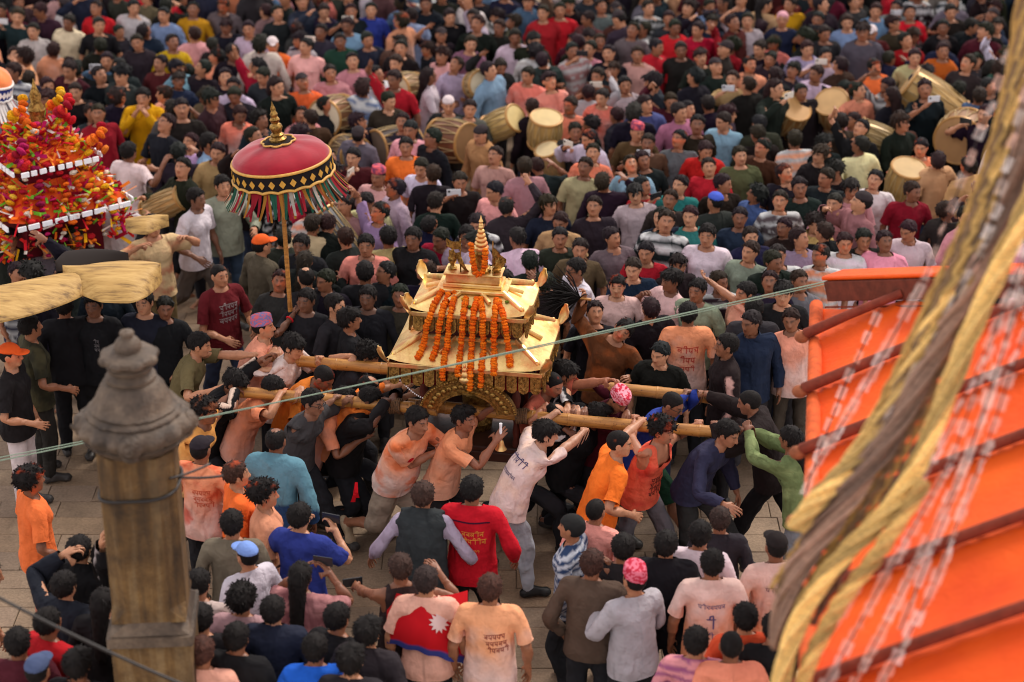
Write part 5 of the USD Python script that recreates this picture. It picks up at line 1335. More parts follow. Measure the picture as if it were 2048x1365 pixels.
parasol('orange parasol with long white and red striped fringe at the left edge', lp, 0.24, (0, rad(14)), (232, 130, 70), (40, 52, 120), (232, 226, 220), (225, 220, 214), [(196, 190, 186), (206, 200, 196), (170, 70, 66), (70, 68, 74), (196, 190, 186), (150, 150, 158)], at_y(-30, 420, 20.0), 0.34, 0.36, False, seed=3, flat=0.16)

# ------------------------------------------------------------------ the second, flower-hung palanquin at the far left
SY = 18.6
sh_c = at_y(92, 392, SY); SZ = sh_c[2]
sh_o = sh_c * [1, 1, 0]
sh_r = rad(36)
shr = thing('decorated_shrine', 'orange roofed portable shrine smothered in tinsel and flowers at left edge', 'shrine', sh_o, sh_r)
for f in roof_frame(0.60, 0.60, SZ, 0.34, 0.34, SZ + 0.30, 'a'): part('lower_roof_face', f, 'orange_cloth', shr, True)
for f in roof_frame(0.40, 0.40, SZ + 0.46, 0.10, 0.10, SZ + 0.80, 'b'): part('upper_roof_face', f, 'orange_cloth', shr, True)
part('upper_storey', box(0.56, 0.56, 0.20, (0, 0, SZ + 0.37)), 'cloth', shr, cd=lin((110, 18, 30)))
part('cabin', box(0.80, 0.80, 0.62, (0, 0, SZ - 0.36)), 'cloth', shr, cd=lin((96, 16, 28)))
part('spire', lathe([(0.10, SZ + 0.78), (0.07, SZ + 0.86), (0.09, SZ + 0.92), (0.05, SZ + 1.0), (0.06, SZ + 1.06), (0.02, SZ + 1.16), (0.001, SZ + 1.24)], 20), 'dull_brass', shr, 40)
mat('silver_foil', {'co': ('texture_coordinate', {}), 'n': ('noise_texture', {'scale': 30.0}), 'b': ('bump', {'strength': 0.4, 'distance': 0.01}), 'p': ('principled_bsdf', {'base_color': (0.90, 0.91, 0.95), 'metallic': 0.2, 'roughness': 0.35})}, [('co.object', 'n.vector'), ('n.fac', 'b.height'), ('b.normal', 'p.normal')])
for hh, zz in ((0.62, SZ), (0.42, SZ + 0.46)):
    for k in range(4):
        for j in range(9):
            x = -hh + (j + 0.5) * 2 * hh / 9 + rng.normal(0, 0.006)
            m = moved(box(2 * hh / 9 * rng.uniform(0.55, 0.95), 0.022, 0.052, (x, -hh - 0.05, zz - 0.005), 0.003), rz=k * pi / 2)
            part('silver_strip', m, 'silver_foil', shr)
def shr_w(x, y, z): return sh_o + Rz(sh_r) @ np.array([x, y, z])
TINS = {'red and crimson': [(190, 20, 34), (160, 14, 40), (214, 40, 40)], 'orange': [(236, 110, 24), (240, 130, 40), (222, 90, 20)], 'yellow': [(236, 176, 24), (226, 160, 16), (240, 190, 60)], 'green and white': [(110, 190, 50), (226, 220, 210), (90, 170, 40)], 'magenta': [(180, 24, 90), (200, 40, 100), (150, 20, 70)]}
cols = ['red and crimson', 'orange', 'yellow', 'magenta', 'orange', 'green and white', 'red and crimson', 'yellow']
side_n = {0: 'right-facing', 3: 'left-facing', 1: 'far right'}
cnt = 0
ordn = ['first', 'second', 'third', 'fourth', 'fifth', 'sixth', 'seventh']
for k, nn in ((0, 7), (3, 6), (1, 4)):
    for j in range(nn):
        x = -0.52 + 1.04 * (j + 0.5) / nn
        def q(y, z, xx=x): p = Rz(k * pi / 2) @ np.array([xx, y, z]); return shr_w(*p)
        col = cols[(cnt * 3 + k) % len(cols)] if not (k == 0 and j >= nn - 2) else 'yellow'
        K = [q(-0.12, SZ + 0.80, x * 0.25), q(-0.40, SZ + 0.50, x * 0.75), q(-0.45, SZ + 0.32, x * 0.85), q(-0.62, SZ + 0.04), q(-0.645, SZ - 0.1), q(-0.65, SZ - 0.20 - 0.22 * rng.random())]
        garland('tinsel_garland', f'{col} garland, {ordn[j]} from the left on the {side_n[k]} side of the shrine', K, 0.036, 0.058, TINS[col] * 2 + [(226, 210, 190), (236, 110, 24), (190, 20, 34)], None, seed=100 + cnt, rough=True)
        cnt += 1
for j, (x, y, z) in enumerate([(0.2, -0.2, 0.9), (-0.25, -0.15, 0.95), (0.3, 0.2, 0.85), (-0.4, -0.4, 0.62), (0.42, -0.42, 0.62)]):
    K = [shr_w(x + 0.07 * math.cos(a * 2.4), y + 0.07 * math.sin(a * 2.4), SZ + z - 0.1 + a * 0.09) for a in np.linspace(0, 3, 12)]
    garland('flower_bunch', f'bunch of tinsel flowers on the shrine roof, {["above its right corner", "left of its spire", "behind its right corner", "on its left eave", "on its front eave corner"][j]}', K, 0.05, 0.06, TINS[cols[(j * 2) % 8]] + TINS[cols[j]], None, 'flowers', seed=200 + j)

tv, tf, tc, pal_ = [], [], [], [(190, 20, 34), (214, 40, 40), (236, 110, 24), (236, 176, 24), (110, 180, 50), (226, 214, 204), (180, 24, 90), (150, 14, 40), (240, 140, 50)]
for k in range(1500):
    lv = rng.random(); top_ = rng.random() < 0.45
    lv = 0.12 + 0.88 * lv; hh = (0.40 - 0.30 * lv) if top_ else (0.62 - 0.26 * lv); zz = SZ + ((0.46 + 0.34 * lv) if top_ else 0.30 * lv)
    if rng.random() < 0.25: hh, zz = 0.60, SZ - 0.06 - rng.random() * 0.3
    q_ = int(rng.integers(4)); p = Rz(q_ * pi / 2) @ np.array([rng.uniform(-hh, hh), -hh - 0.02, zz]); d_ = unit(Rz(q_ * pi / 2) @ np.array([rng.normal(0, 0.6), -rng.uniform(0.1, 1), rng.normal(-0.1, 0.6)]))
    s_ = unit(np.cross(d_, rng.normal(0, 1, 3))) * rng.uniform(0.008, 0.02); l_ = rng.uniform(0.06, 0.17)
    n_ = len(tv); tv += [p - s_, p + s_, p + d_ * l_ + s_, p + d_ * l_ - s_]; tf += [[n_, n_ + 1, n_ + 2], [n_, n_ + 2, n_ + 3]]; tc += [lin(pal_[int(rng.integers(9))])] * 4
part('tinsel', trimesh.Trimesh(tv, tf, process=False), 'cloth_fine', shr, True, cd=np.array(tc), kind='stuff')

# ------------------------------------------------------------------ drums
mat_cd('drum_skin', 0.55, 0.15, 5, 0.2, 0.004, 40, 0.35, coord='object')
mat('lacquer', {'cd': ('attribute', {'attribute': 'Cd'}), 'co': ('texture_coordinate', {}), 'n': ('noise_texture', {'scale': 6.0, 'detail': 5.0}), 'mr': ('map_range', {'from_min': 0.3, 'from_max': 0.7, 'to_min': 0.7, 'to_max': 1.2}), 'm': ('vector_math', {'math_type': 'scale'}), 'p': ('principled_bsdf', {'roughness': 0.4, 'metallic': 0.25})},
    [('co.object', 'n.vector'), ('n.fac', 'mr.value'), ('cd.color', 'm.vector1'), ('mr.result', 'm.scale'), ('m.vector', 'p.base_color')])
DRUMS = []
def drum(label, px, py, z, r, ln, axis, body=(150, 108, 62), face=(206, 186, 150), lacing=True):
    z = z + 0.10; C = at(px, py, z); a = unit(axis); DRUMS.append((px, py, r * 165))
    t = thing('barrel_drum', label, 'drum', C)
    R = frame(a, [0.1, 0.3, 0.9] if abs(a[2]) < 0.8 else [1, 0, 0])[:, [1, 2, 0]]
    put = lambda name, m, mt, cd, sm=40: part(name, trimesh.Trimesh(m.vertices @ R.T, m.faces, process=False), mt, t, sm, cd=lin(cd))
    h = ln / 2
    put('shell', lathe([(r * (0.90 + 0.13 * math.cos(s * pi / 2)), s * h) for s in np.linspace(-1, 1, 9)], 32), 'lacquer', body)
    for s in (-1, 1):
        put('skin', lathe([(r * 0.96, s * h), (r * 0.93, s * (h + 0.010)), (r * 0.5, s * (h + 0.013)), (0.001, s * (h + 0.014))][::s], 32), 'drum_skin', face)
        put('hoop', tube([(r * 0.96 * math.cos(q), r * 0.96 * math.sin(q), s * h) for q in np.linspace(0, 2 * pi, 41)], 0.017, 8, False), 'lacquer', (170, 126, 70))
    if lacing:
        for k in range(14):
            a0, a1 = 2 * pi * k / 14, 2 * pi * (k + 0.5) / 14
            for b0, b1 in ((a0, a1), (a1, a0 + 2 * pi / 14)):
                s = 1 if b0 == a0 else -1
                P = [(r * (0.945 + 0.13 * math.cos(q * pi / 2)) * math.cos(b0 + (b1 - b0) * (q + 1) / 2), r * (0.945 + 0.13 * math.cos(q * pi / 2)) * math.sin(b0 + (b1 - b0) * (q + 1) / 2), s * q * h) for q in np.linspace(-1, 1, 6)]
                put('lacing', tube(P, 0.006, 5, False), 'drum_skin', (176, 150, 104), True)
drum('cream faced drum just right of the crimson parasol top', 668, 232, 1.15, 0.235, 0.42, (-0.45, -0.85, 0.15), (120, 78, 44), (206, 192, 164))
drum('drum with pale rim beside the white shirted woman in profile', 812, 182, 1.15, 0.22, 0.36, (-0.6, -0.75, 0.2), (130, 96, 60), (196, 178, 144))
drum('small cream drum held high by the pink checked shirt', 958, 170, 1.25, 0.18, 0.2, (0.4, -0.85, 0.3), (150, 120, 80), (202, 186, 156))
drum('drum with pale hoop low behind the parasol fringe', 700, 308, 1.05, 0.21, 0.34, (0.5, -0.8, 0.2), (110, 84, 60), (168, 148, 116))
drum('large dark brown drum right of the cream faced drum', 790, 300, 1.05, 0.26, 0.5, (-0.8, -0.55, 0.1), (58, 44, 38), (92, 76, 64))
drum('tan drum held upright before the salmon shirted drummer', 1090, 262, 1.25, 0.19, 0.36, (0.08, -0.25, 1), (178, 146, 88), (196, 170, 116))
drum('pale lower drum leaning under the upright tan drum', 1102, 322, 1.0, 0.15, 0.34, (-0.3, -0.3, 1), (206, 170, 116), (206, 184, 140))
drum('yellowish drum lying slanted left of the upright tan drum', 1005, 248, 1.2, 0.17, 0.44, (0.7, -0.5, 0.5), (206, 176, 112), (214, 190, 130))
drum('brown drum with rope lacing in the middle of the crowd', 905, 282, 1.1, 0.24, 0.46, (0.75, -0.6, 0.1), (110, 66, 40), (134, 100, 66))
drum('tan drum face lying open left of a row of drummers', 1576, 232, 1.1, 0.22, 0.36, (0.3, -0.5, 0.8), (150, 108, 60), (186, 142, 88))
drum('tan drum face next to the pale shirted drummer', 1668, 222, 1.12, 0.21, 0.36, (-0.3, -0.5, 0.8), (150, 108, 60), (196, 156, 104))
drum('big golden barrel drum slanting at the upper right', 1862, 205, 1.25, 0.27, 0.72, (0.8, -0.25, -0.5), (178, 142, 84), (176, 140, 88))
drum('large tan drum at the upper right beside the ropes', 1925, 272, 1.1, 0.29, 0.5, (-0.4, -0.9, 0.1), (140, 100, 62), (168, 128, 84))
drum('golden drum with close lacing right of the yellow shirt', 1762, 288, 1.15, 0.2, 0.6, (0.9, -0.2, -0.35), (150, 122, 72), (176, 142, 92))
drum('small yellow drum upright at the right among drummers', 1810, 365, 1.1, 0.2, 0.4, (0.1, -0.3, 1), (178, 142, 84), (186, 152, 96))
drum('grey corrugated drum slanting behind the crimson parasol pole', 676, 478, 1.15, 0.17, 0.66, (0.55, -0.25, -0.75), (112, 112, 112), (130, 126, 120))
drum('brown drum beside the white shirted man at left', 330, 410, 1.1, 0.14, 0.5, (0.8, -0.3, 0.45), (186, 148, 92), (196, 160, 104))

# ------------------------------------------------------------------ straw coloured canopy pieces carried at the left
mat('straw_cloth', {'co': ('texture_coordinate', {}), 'mp': ('mapping', {'scale': (1.2, 9, 9)}), 'n': ('noise_texture', {'scale': 2.0, 'detail': 6.0, 'roughness': 0.6}), 'r': ('rgb_ramp', {'ramp': [(0.3, lin((96, 70, 40))), (0.48, lin((172, 136, 78))), (0.72, lin((200, 164, 102)))]}),
                   'b': ('bump', {'strength': 0.5, 'distance': 0.015}), 'p': ('principled_bsdf', {'roughness': 0.6, 'specular_ior_level': 0.3})},
    [('co.object', 'mp.vector'), ('mp.vector', 'n.vector'), ('n.fac', 'r.fac'), ('r.color', 'p.base_color'), ('n.fac', 'b.height'), ('b.normal', 'p.normal')])
def leaf(label, name, cat, pts, z, mt, cd=None, thick=0.02, arch_=0.10, tilt=0.0):
    """A long leaf-shaped sheet through pixel outline pairs (x, top y, bottom y), bowed upwards across."""
    rows = []
    from scipy.interpolate import PchipInterpolator
    q_ = np.array(pts, float); xs = np.linspace(q_[0, 0], q_[-1, 0], 40)
    pts = np.stack([xs, PchipInterpolator(q_[:, 0], q_[:, 1])(xs), PchipInterpolator(q_[:, 0], q_[:, 2])(xs)], 1)
    for x, y0, y1 in pts:
        a, b = at(x, y0, z), at(x, y1, z)
        row = []
        for q in np.linspace(0, 1, 9):
            p = a * (1 - q) + b * q; row.append(p + np.array([0, 0, arch_ * math.sin(q * pi) + tilt * (0.5 - q)]))
        rows.append(row)
    V = np.array(rows); n, m = V.shape[:2]; o = V.reshape(-1, 3).mean(0)
    k = np.arange(n * m).reshape(n, m); q = np.stack([k[:-1, :-1], k[1:, :-1], k[1:, 1:], k[:-1, 1:]], -1).reshape(-1, 4)
    f = np.vstack([q[:, [0, 1, 2]], q[:, [0, 2, 3]]]); v = V.reshape(-1, 3) - o
    v2 = v - [0, 0, thick]
    e = np.r_[k[:, 0], k[-1, 1:], k[::-1, -1][1:], k[0, ::-1][1:]]
    side = [[e[i], e[(i + 1) % len(e)], e[(i + 1) % len(e)] + n * m] for i in range(len(e))] + [[e[i], e[(i + 1) % len(e)] + n * m, e[i] + n * m] for i in range(len(e))]
    t = thing(name, label, cat, o)
    part('sheet', trimesh.Trimesh(np.vstack([v, v2]), np.vstack([f[:, ::-1], f + n * m, np.array(side)]), process=False), mt, t, 50, cd=cd)
leaf('long straw-yellow carried sheet running off the left edge', 'straw_sheet', 'canopy', [(-60, 580, 650), (0, 572, 642), (60, 560, 628), (110, 552, 612), (150, 548, 596), (175, 551, 582), (192, 558, 568)], 1.95, 'straw_cloth', arch_=0.12)
leaf('shorter straw-yellow carried sheet with a rounded right end', 'straw_sheet', 'canopy', [(128, 556, 566), (145, 548, 578), (170, 540, 590), (210, 528, 602), (255, 524, 603), (290, 528, 592), (308, 537, 578), (320, 548, 566), (324, 555, 558)], 1.95, 'straw_cloth', arch_=0.15)
leaf('dark leaf-shaped carried sheet behind the straw-yellow ones', 'dark_sheet', 'canopy', [(112, 535, 542), (135, 505, 540), (180, 502, 532), (225, 508, 526), (258, 520, 524)], 1.95, 'cloth', cd=lin((44, 38, 36)), arch_=0.08)
leaf('small curled straw-yellow sheet above the dark one', 'straw_sheet', 'canopy', [(252, 452, 458), (268, 443, 464), (290, 437, 466), (312, 438, 458), (328, 442, 452), (338, 446, 449)], 1.9, 'straw_cloth', arch_=0.09)
# ------------------------------------------------------------------ the bearers and the people right round them
HR = math.degrees(TH) - 90.0           # facing along the poles, to the right
Zv = np.array([0, 0, 1.0])
def grip(pole, px, near=True, drop=0.0):
    p, d = on(FRONT if pole == 'F' else BACK, px)
    if pole == 'F' and px > 800: p = p + UY * 0.095 - Zv * 0.02
    ac = UY if near else -UY
    return p - ac * 0.075 + Zv * (0.066 - drop), (unit(ac - Zv * 0.12), unit(-Zv - ac * 0.1))
def run_feet(k=0):
    return [((0.42, 0.0, 0.0, 0.0), (-0.40, 0.0, 0.16, -0.8)), ((-0.40, 0.0, 0.14, -0.8), (0.40, 0.0, 0.0, 0.0)), ((0.26, 0, 0, 0), (-0.22, 0, 0.03, -0.3)), ((-0.2, 0, 0.03, -0.3), (0.28, 0, 0, 0))][k]
mat('phone_glass', {'cd': ('attribute', {'attribute': 'Cd'}), 'p': ('principled_bsdf', {'roughness': 0.2, 'specular_ior_level': 0.6})}, [('cd.color', 'p.base_color')])
HANDS = {}
KNOWN = []          # pixel and colour of everyone built, for keeping the fill clear of them
def figure(label, xy, hz, heading, arms=(None, None), lod='mid', **o):
    pk = {k: o.pop(k) for k in ('lean', 'side', 'twist', 'hyaw', 'hpitch', 'hroll', 'elbows', 'feet', 'scale', 'knees', 'bend') if k in o}
    for k in ('lean', 'side', 'twist', 'hyaw', 'hpitch', 'hroll'):
        if k in pk: pk[k] = rad(pk[k])
    pk.setdefault('scale', 0.97)
    A, Hd, hk = [], [], ['relaxed', 'relaxed']
    for i, a in enumerate(arms):
        hd = None
        if isinstance(a, tuple) and a[0] == 'g':
            a, hd = grip(*a[1:]); hk[i] = 'grip'
        elif isinstance(a, tuple) and a[0] == 'w':
            if len(a) > 4: hk[i] = a[4]
            a = at(a[1], a[2], a[3])
        elif isinstance(a, tuple) and a[0] == 'y':
            if len(a) > 4: hk[i] = a[4]
            a = at_y(a[1], a[2], a[3])
        A.append(a); Hd.append(hd)
    h = at(xy[0], xy[1], hz)
    B = pose(h, rad(heading), arms=A, hands=Hd, **pk)
    KNOWN.append((h[0], h[1])); HANDS[o.get('seed')] = B
    return person(B, label, lod, handkinds=tuple(hk), **o), B
PE, PEH = (238, 148, 106), (218, 184, 174)          # powdered orange over off-white
G = 'bearers carrying the palanquin poles'
def bearer(label, *a, **o): return figure(label, *a, lod='hi', **o)
seed0 = 1000
S = dict(group=None)
# left of the palanquin
bearer('man in olive T-shirt pushing at the left pole end', (400, 690), 1.52, HR + 5, (('g', 'B', 545, True), ('w', 425, 782, 1.30, 'fist')), lean=25, hpitch=8, top=('tshirt', (104, 92, 62)), legs=('trousers', (52, 50, 50)), hair='short', seed=1, feet=run_feet(2))
bearer('dark haired man in black striped-sleeve jacket by the front pole end', (470, 766), 1.41, HR - 5, (('w', 520, 722, 1.36, 'fist'), ('g', 'F', 476, True)), lean=30, hpitch=25, top=('jacket', (22, 21, 23)), arm_stripe=(212, 186, 168), hair='fringe', seed=2, feet=run_feet(3))
bearer('man in patterned cap and peach scarf at the rear pole end', (527, 655), 1.54, HR + 8, (('g', 'B', 548, False), ('g', 'B', 556, False)), lean=26, hpitch=-12, hair='topi', hair_c=(206, 96, 104), hatpattern=(120, 112, 160), top=('longsleeve', (226, 150, 122)), hem=(206, 150, 130), beard=0.6, powder=(206, 110, 70), seed=3, feet=run_feet(0))
bearer('black haired man with one arm hooked over the rear pole', (588, 694), 1.49, HR - 12, (('g', 'B', 640, True), ('g', 'B', 552, True)), lean=26, hyaw=-12, hpitch=10, hair='fringe', top=('tshirt', (222, 200, 192)), seed=4, feet=run_feet(2))
bearer('man in mustard orange polo between the poles, powder on his crown', (648, 756), 1.40, HR - 18, (('w', 668, 800, 1.2), ('w', 640, 830, 1.2)), lean=42, hpitch=28, hair='buzz', powder=(190, 50, 24), top=('tshirt', (196, 108, 38)), seed=5, feet=run_feet(3), skin_c=(112, 74, 54))
bearer('man in peach T-shirt, face hidden behind the front pole', (546, 778), 1.35, HR + 4, (('g', 'F', 600, False), ('g', 'F', 566, True)), lean=40, hpitch=20, hair='short', top=('tshirt', (236, 142, 100)), hem=(206, 150, 132), seed=6, feet=run_feet(1))
bearer('curly haired man in golden yellow T-shirt looking right', (412, 824), 1.50, HR - 4, (('g', 'F', 478, True), ('w', 470, 800, 1.25, 'fist')), lean=24, hair='curly', top=('tshirt', (212, 148, 78)), hem=(222, 172, 112), beard=0.4, powder=(190, 110, 70), seed=7, feet=run_feet(2))
bearer('man with glasses in grey T-shirt, both hands on the front pole', (627, 805), 1.49, HR - 28, (('g', 'F', 700, True), ('g', 'F', 676, True)), lean=32, hyaw=6, hair='short', top=('tshirt', (70, 67, 68)), glasses=True, seed=8, feet=run_feet(0), skin_c=(134, 90, 68))
bearer('bushy haired man behind the rear pole left of the palanquin', (737, 712), 1.38, HR + 2, (('g', 'B', 705, False), ('w', 790, 745, 1.2)), lean=30, hpitch=20, hair='curly', top=('tshirt', (40, 38, 42)), seed=9, feet=run_feet(3))
bearer('man in bright orange T-shirt reaching right under the palanquin eave', (738, 776), 1.39, HR, (('w', 812, 765, 1.34, 'fist'), ('w', 822, 790, 1.30, 'fist')), lean=38, hpitch=15, hair='receding', powder=(178, 70, 34), top=('tshirt', (232, 120, 48)), hem=(226, 140, 96), seed=10, feet=run_feet(1))
bearer('dark skinned man in black shirt gripping the pole, red wristband', (742, 800), 1.34, HR - 10, (('g', 'F', 786, False), ('g', 'F', 776, True)), lean=30, hpitch=12, hair='short', top=('jacket', (30, 27, 28)), skin_c=(104, 64, 46), band=(1, (196, 24, 36)), seed=11, feet=run_feet(2))
red_r = at(722, 952, 0.98)
bearer('man in peach T-shirt and black trousers stooping under the front pole', (690, 800), 1.28, HR + 4, (('w', 740, 850, 1.1), ('w', 720, 880, 1.0)), lean=40, hpitch=20, hair='short', top=('tshirt', (232, 140, 100)), hem=(206, 150, 134), seed=12, feet=run_feet(0), legs=('trousers', (30, 28, 30)))
rose = placed2(__import__('shapely').Point(0, 0).buffer(0.030), -0.08, 1.30)
bearer('smiling stout man in stained peach T-shirt and camouflage shorts, running', (836, 842), 1.48, HR - 30, (('w', 925, 905, 1.18, 'relaxed'), ('w', 872, 905, 1.14, 'relaxed')), lean=36, hyaw=-2, hair='short', top=('tshirt', (240, 156, 114)), hem=(226, 198, 188), stain=(222, 104, 46), legs=('shorts', (148, 132, 116)), shoes=(170, 150, 122), belly=0.05, seed=13, feet=((0.42, 0.02, 0, 0), (-0.45, 0.04, 0.22, -0.9)), prints=[('red_flower_print', rose, 1, (190, 20, 34))], scale=1.0, skin_c=(152, 100, 74))
_, b14 = bearer('moustached man in peach T-shirt grimacing, holding a brass bell', (928, 838), 1.46, HR - 14, (('g', 'F', 985, True), ('y', 990, 885, 14.35, 'fist')), lean=28, hyaw=-4, hpitch=-4, hair='quiff', top=('tshirt', (238, 152, 108)), hem=(228, 168, 138), legs=('trousers', (34, 32, 34)), beard=0.45, skin_c=(140, 86, 62), seed=14, feet=run_feet(2))
bp = b14['hand_r'][0] @ (WR + ARM * 0.085) + b14['hand_r'][1]
bell = thing('hand_bell', 'small brass bell hanging from the moustached man\'s fist', 'bell', bp)
part('handle', lathe([(0.001, 0.10), (0.014, 0.10), (0.010, 0.06), (0.013, 0.03), (0.009, 0.0), (0.012, -0.03), (0.008, -0.06), (0.001, -0.06)], 14), 'silver_foil', bell, 40)
part('bell_body', lathe([(0.001, -0.055), (0.018, -0.058), (0.026, -0.075), (0.030, -0.105), (0.040, -0.125), (0.050, -0.14), (0.046, -0.142), (0.001, -0.12)], 24), 'brass', bell, 40)
rb = thing('red_ribbon', 'red ribbon hanging at the waist of the man in black shirt', 'ribbon', at(722, 952, 0.98) - UY * 0.16)
for s, ln in ((-0.22, 0.15), (0.02, 0.11)):
    part('tail', trimesh.Trimesh([(-0.012, 0, 0.03), (0.012, 0, 0.03), (s * ln + 0.02, -0.02, -ln), (s * ln - 0.02, -0.02, -ln), (s * ln * 0.5 + 0.013, -0.03, -ln / 2), (s * ln * 0.5 - 0.013, -0.03, -ln / 2)], [[0, 1, 4], [0, 4, 5], [5, 4, 2], [5, 2, 3]], process=False), 'cloth_fine', rb, cd=lin((204, 20, 32)))
# right of the palanquin
bearer('red powdered man in salmon T-shirt, arm flung out to the right', (1106, 770), 1.45, HR - 25, (('y', 1238, 758, 15.0, 'relaxed'), ('g', 'F', 1088, False)), lean=26, hyaw=-4, hpitch=14, hair='buzz', powder=(226, 70, 36), top=('tshirt', (222, 116, 92)), seed=15, feet=run_feet(2), skin_c=(160, 100, 74))
bearer('black haired person half hidden behind the red powdered man', (1132, 748), 1.46, HR, (None, None), lean=14, hpitch=10, hair='fringe', top=('tshirt', (26, 25, 27)), seed=16)
bearer('man with receding hair and striped black sleeve stooping behind the pole', (1112, 832), 1.29, HR - 5, (('g', 'F', 1130, False), ('g', 'F', 1150, False)), lean=34, hpitch=14, hair='receding', powder=(200, 96, 60), top=('jacket', (22, 21, 24)), arm_stripe=(206, 200, 200), seed=17, feet=run_feet(1))
bearer('short haired man with glasses in black striped jacket behind the front pole', (1196, 832), 1.30, HR - 8, (('g', 'F', 1165, False), ('g', 'F', 1145, False)), lean=34, hpitch=12, hair='quiff', top=('jacket', (20, 20, 22)), arm_stripe=(210, 206, 206), glasses=True, seed=18, feet=run_feet(3))
bearer('man in red patterned cap and maroon shirt between the poles', (1238, 800), 1.44, HR - 50, (('g', 'B', 1190, True), ('g', 'F', 1250, False)), lean=26, hpitch=28, hair='topi', hair_c=(186, 40, 62), hatpattern=(220, 150, 164), top=('longsleeve', (74, 20, 32)), seed=19, feet=run_feet(2))
bearer('man with white glasses in blue jacket between the right pole ends', (1346, 810), 1.42, HR - 24, (('g', 'B', 1398, True), ('g', 'B', 1375, True)), lean=30, hpitch=16, hair='buzz', top=('jacket', (46, 66, 150)), glasses=True, seed=20, legs=('shorts', (30, 62, 44)), shoes=(36, 46, 92), feet=run_feet(0), skin_c=(128, 84, 62))
from shapely import union_all
back_text = cat_m([placed2(scribble(0.26, 0.045, 6, 4), 0, 1.27), placed2(scribble(0.22, 0.022, 11, 5), 0, 1.15)])
bearer('young man in off-white T-shirt and pale jeans pushing the front pole', (1092, 868), 1.46, HR + 32, (('g', 'F', 1110, True), ('g', 'F', 1208, True)), lean=42, hyaw=-18, hair='fringe', top=('tshirt', (222, 196, 190)), stain=(232, 196, 176), legs=('jeans', (168, 172, 182)), shoes=(24, 23, 24), prints=[('back_print', back_text, -1, (60, 58, 100))], seed=21, feet=((-0.50, 0.02, 0.06, -0.5), (0.10, 0.02, 0, 0)), skin_c=(178, 130, 104), wrinkle=0.012)
bearer('broad man in saturated orange T-shirt seen from behind, crew cut', (1240, 888), 1.50, HR + 25, (('g', 'F', 1285, True), ('y', 1262, 1030, 13.75, 'fist')), lean=22, hyaw=-22, hair='buzz', top=('tshirt', (240, 118, 40)), legs=('trousers', (46, 42, 46)), powder=(196, 90, 40), belly=0.02, scale=1.0, seed=22, feet=run_feet(2))
tank_print = cat_m([placed2(scribble(0.15, 0.04, 4, 8 + k), 0.0, 1.14 - 0.055 * k) for k in range(4)])
bearer('bearded curly haired man in coral tank top and faded jeans', (1326, 862), 1.49, HR - 32, (('g', 'F', 1395, True), ('g', 'F', 1268, True)), lean=26, hyaw=8, hair='curly', beard=1.0, powder=(214, 80, 40), top=('tank', (226, 98, 72)), stain=(206, 64, 56), legs=('jeans', (96, 92, 98)), prints=[('chest_print', tank_print, 1, (46, 26, 28))], seed=23, feet=run_feet(0), skin_c=(168, 112, 84))
bearer('man in black jacket pulling back on the pole ends, facing left', (1498, 806), 1.52, HR + 170, (('g', 'F', 1428, True), ('g', 'B', 1416, True)), lean=26, hpitch=8, hair='buzz', top=('jacket', (34, 25, 25)), legs=('trousers', (24, 22, 24)), seed=24, feet=((0.35, 0, 0, 0), (-0.4, 0, 0.05, -0.5)), skin_c=(128, 82, 60))
bearer('man in navy sweater and dark trousers striding beside the pole end', (1456, 868), 1.42, HR - 26, (None, ('y', 1448, 1010, 13.85, 'fist')), lean=38, hyaw=-2, hpitch=8, hair='short', top=('longsleeve', (50, 50, 74)), legs=('trousers', (48, 48, 48)), seed=25, feet=((0.55, 0.0, 0.02, 0.1), (-0.22, 0.0, 0.03, -0.4)), skin_c=(166, 112, 84), scale=0.99)
bearer('long haired woman in green knitted sweater, hands on the pole end', (1580, 878), 1.48, HR + 150, (('y', 1496, 862, 14.35, 'fist'), ('y', 1484, 858, 14.5, 'fist')), lean=20, hair='long', top=('longsleeve', (104, 118, 76)), stain=(140, 154, 104), legs=('jeans', (130, 134, 142)), seed=26, feet=run_feet(3), scale=0.94, wrinkle=0.014)

# people just behind the palanquin
red_back = cat_m([placed2(scribble(0.20, 0.05, 4, 14), 0, 1.28), placed2(scribble(0.14, 0.05, 3, 15), 0, 1.18), placed2(scribble(0.14, 0.04, 3, 16), 0, 1.09)])
F = figure
F('man in long black jacket with pale sleeve stripe facing left', (1452, 692), 1.56, 95, top=('jacket', (34, 24, 25)), arm_stripe=(206, 160, 150), hair='short', seed=40, legs=('trousers', (28, 26, 28)))
F('man in peach T-shirt with red back print behind the rear pole', (1376, 628), 1.56, 0, top=('tshirt', (236, 150, 106)), hem=(214, 178, 168), hair='short', seed=41, prints=[('back_print', red_back, -1, (190, 60, 48))])
F('dancing man in brown patterned jacket, one arm thrown up', (1246, 662), 1.52, 165, (('w', 1268, 758, 1.2), ('y', 1166, 600, 16.3, 'fist')), hroll=-28, side=-14, lean=-4, powder=(196, 70, 36), hair='short', top=('longsleeve', (92, 52, 28)), stain=(150, 76, 34), seed=42)
F('man with mask and glasses in white T-shirt reaching left', (1150, 540), 1.56, 120, (('y', 1078, 566, 17.2), None), lean=14, hair='short', top=('tshirt', (208, 200, 210)), seed=43, glasses=True)
F('orange faced woman with dark hair and white top', (1234, 566), 1.54, 175, powder=(220, 74, 30), hair='long', top=('tshirt', (206, 170, 164)), seed=44, scale=0.92)
F('slim man in pinkish white T-shirt facing left, hand at his face', (1342, 562), 1.55, 120, (None, ('f', -0.02, 0.25, 0.05)), hair='fringe', top=('tshirt', (218, 180, 178)), seed=45)
F('masked man in sage shirt behind the peach T-shirt back', (1394, 582), 1.55, 150, hair='short', top=('tshirt', (128, 140, 118)), seed=46)
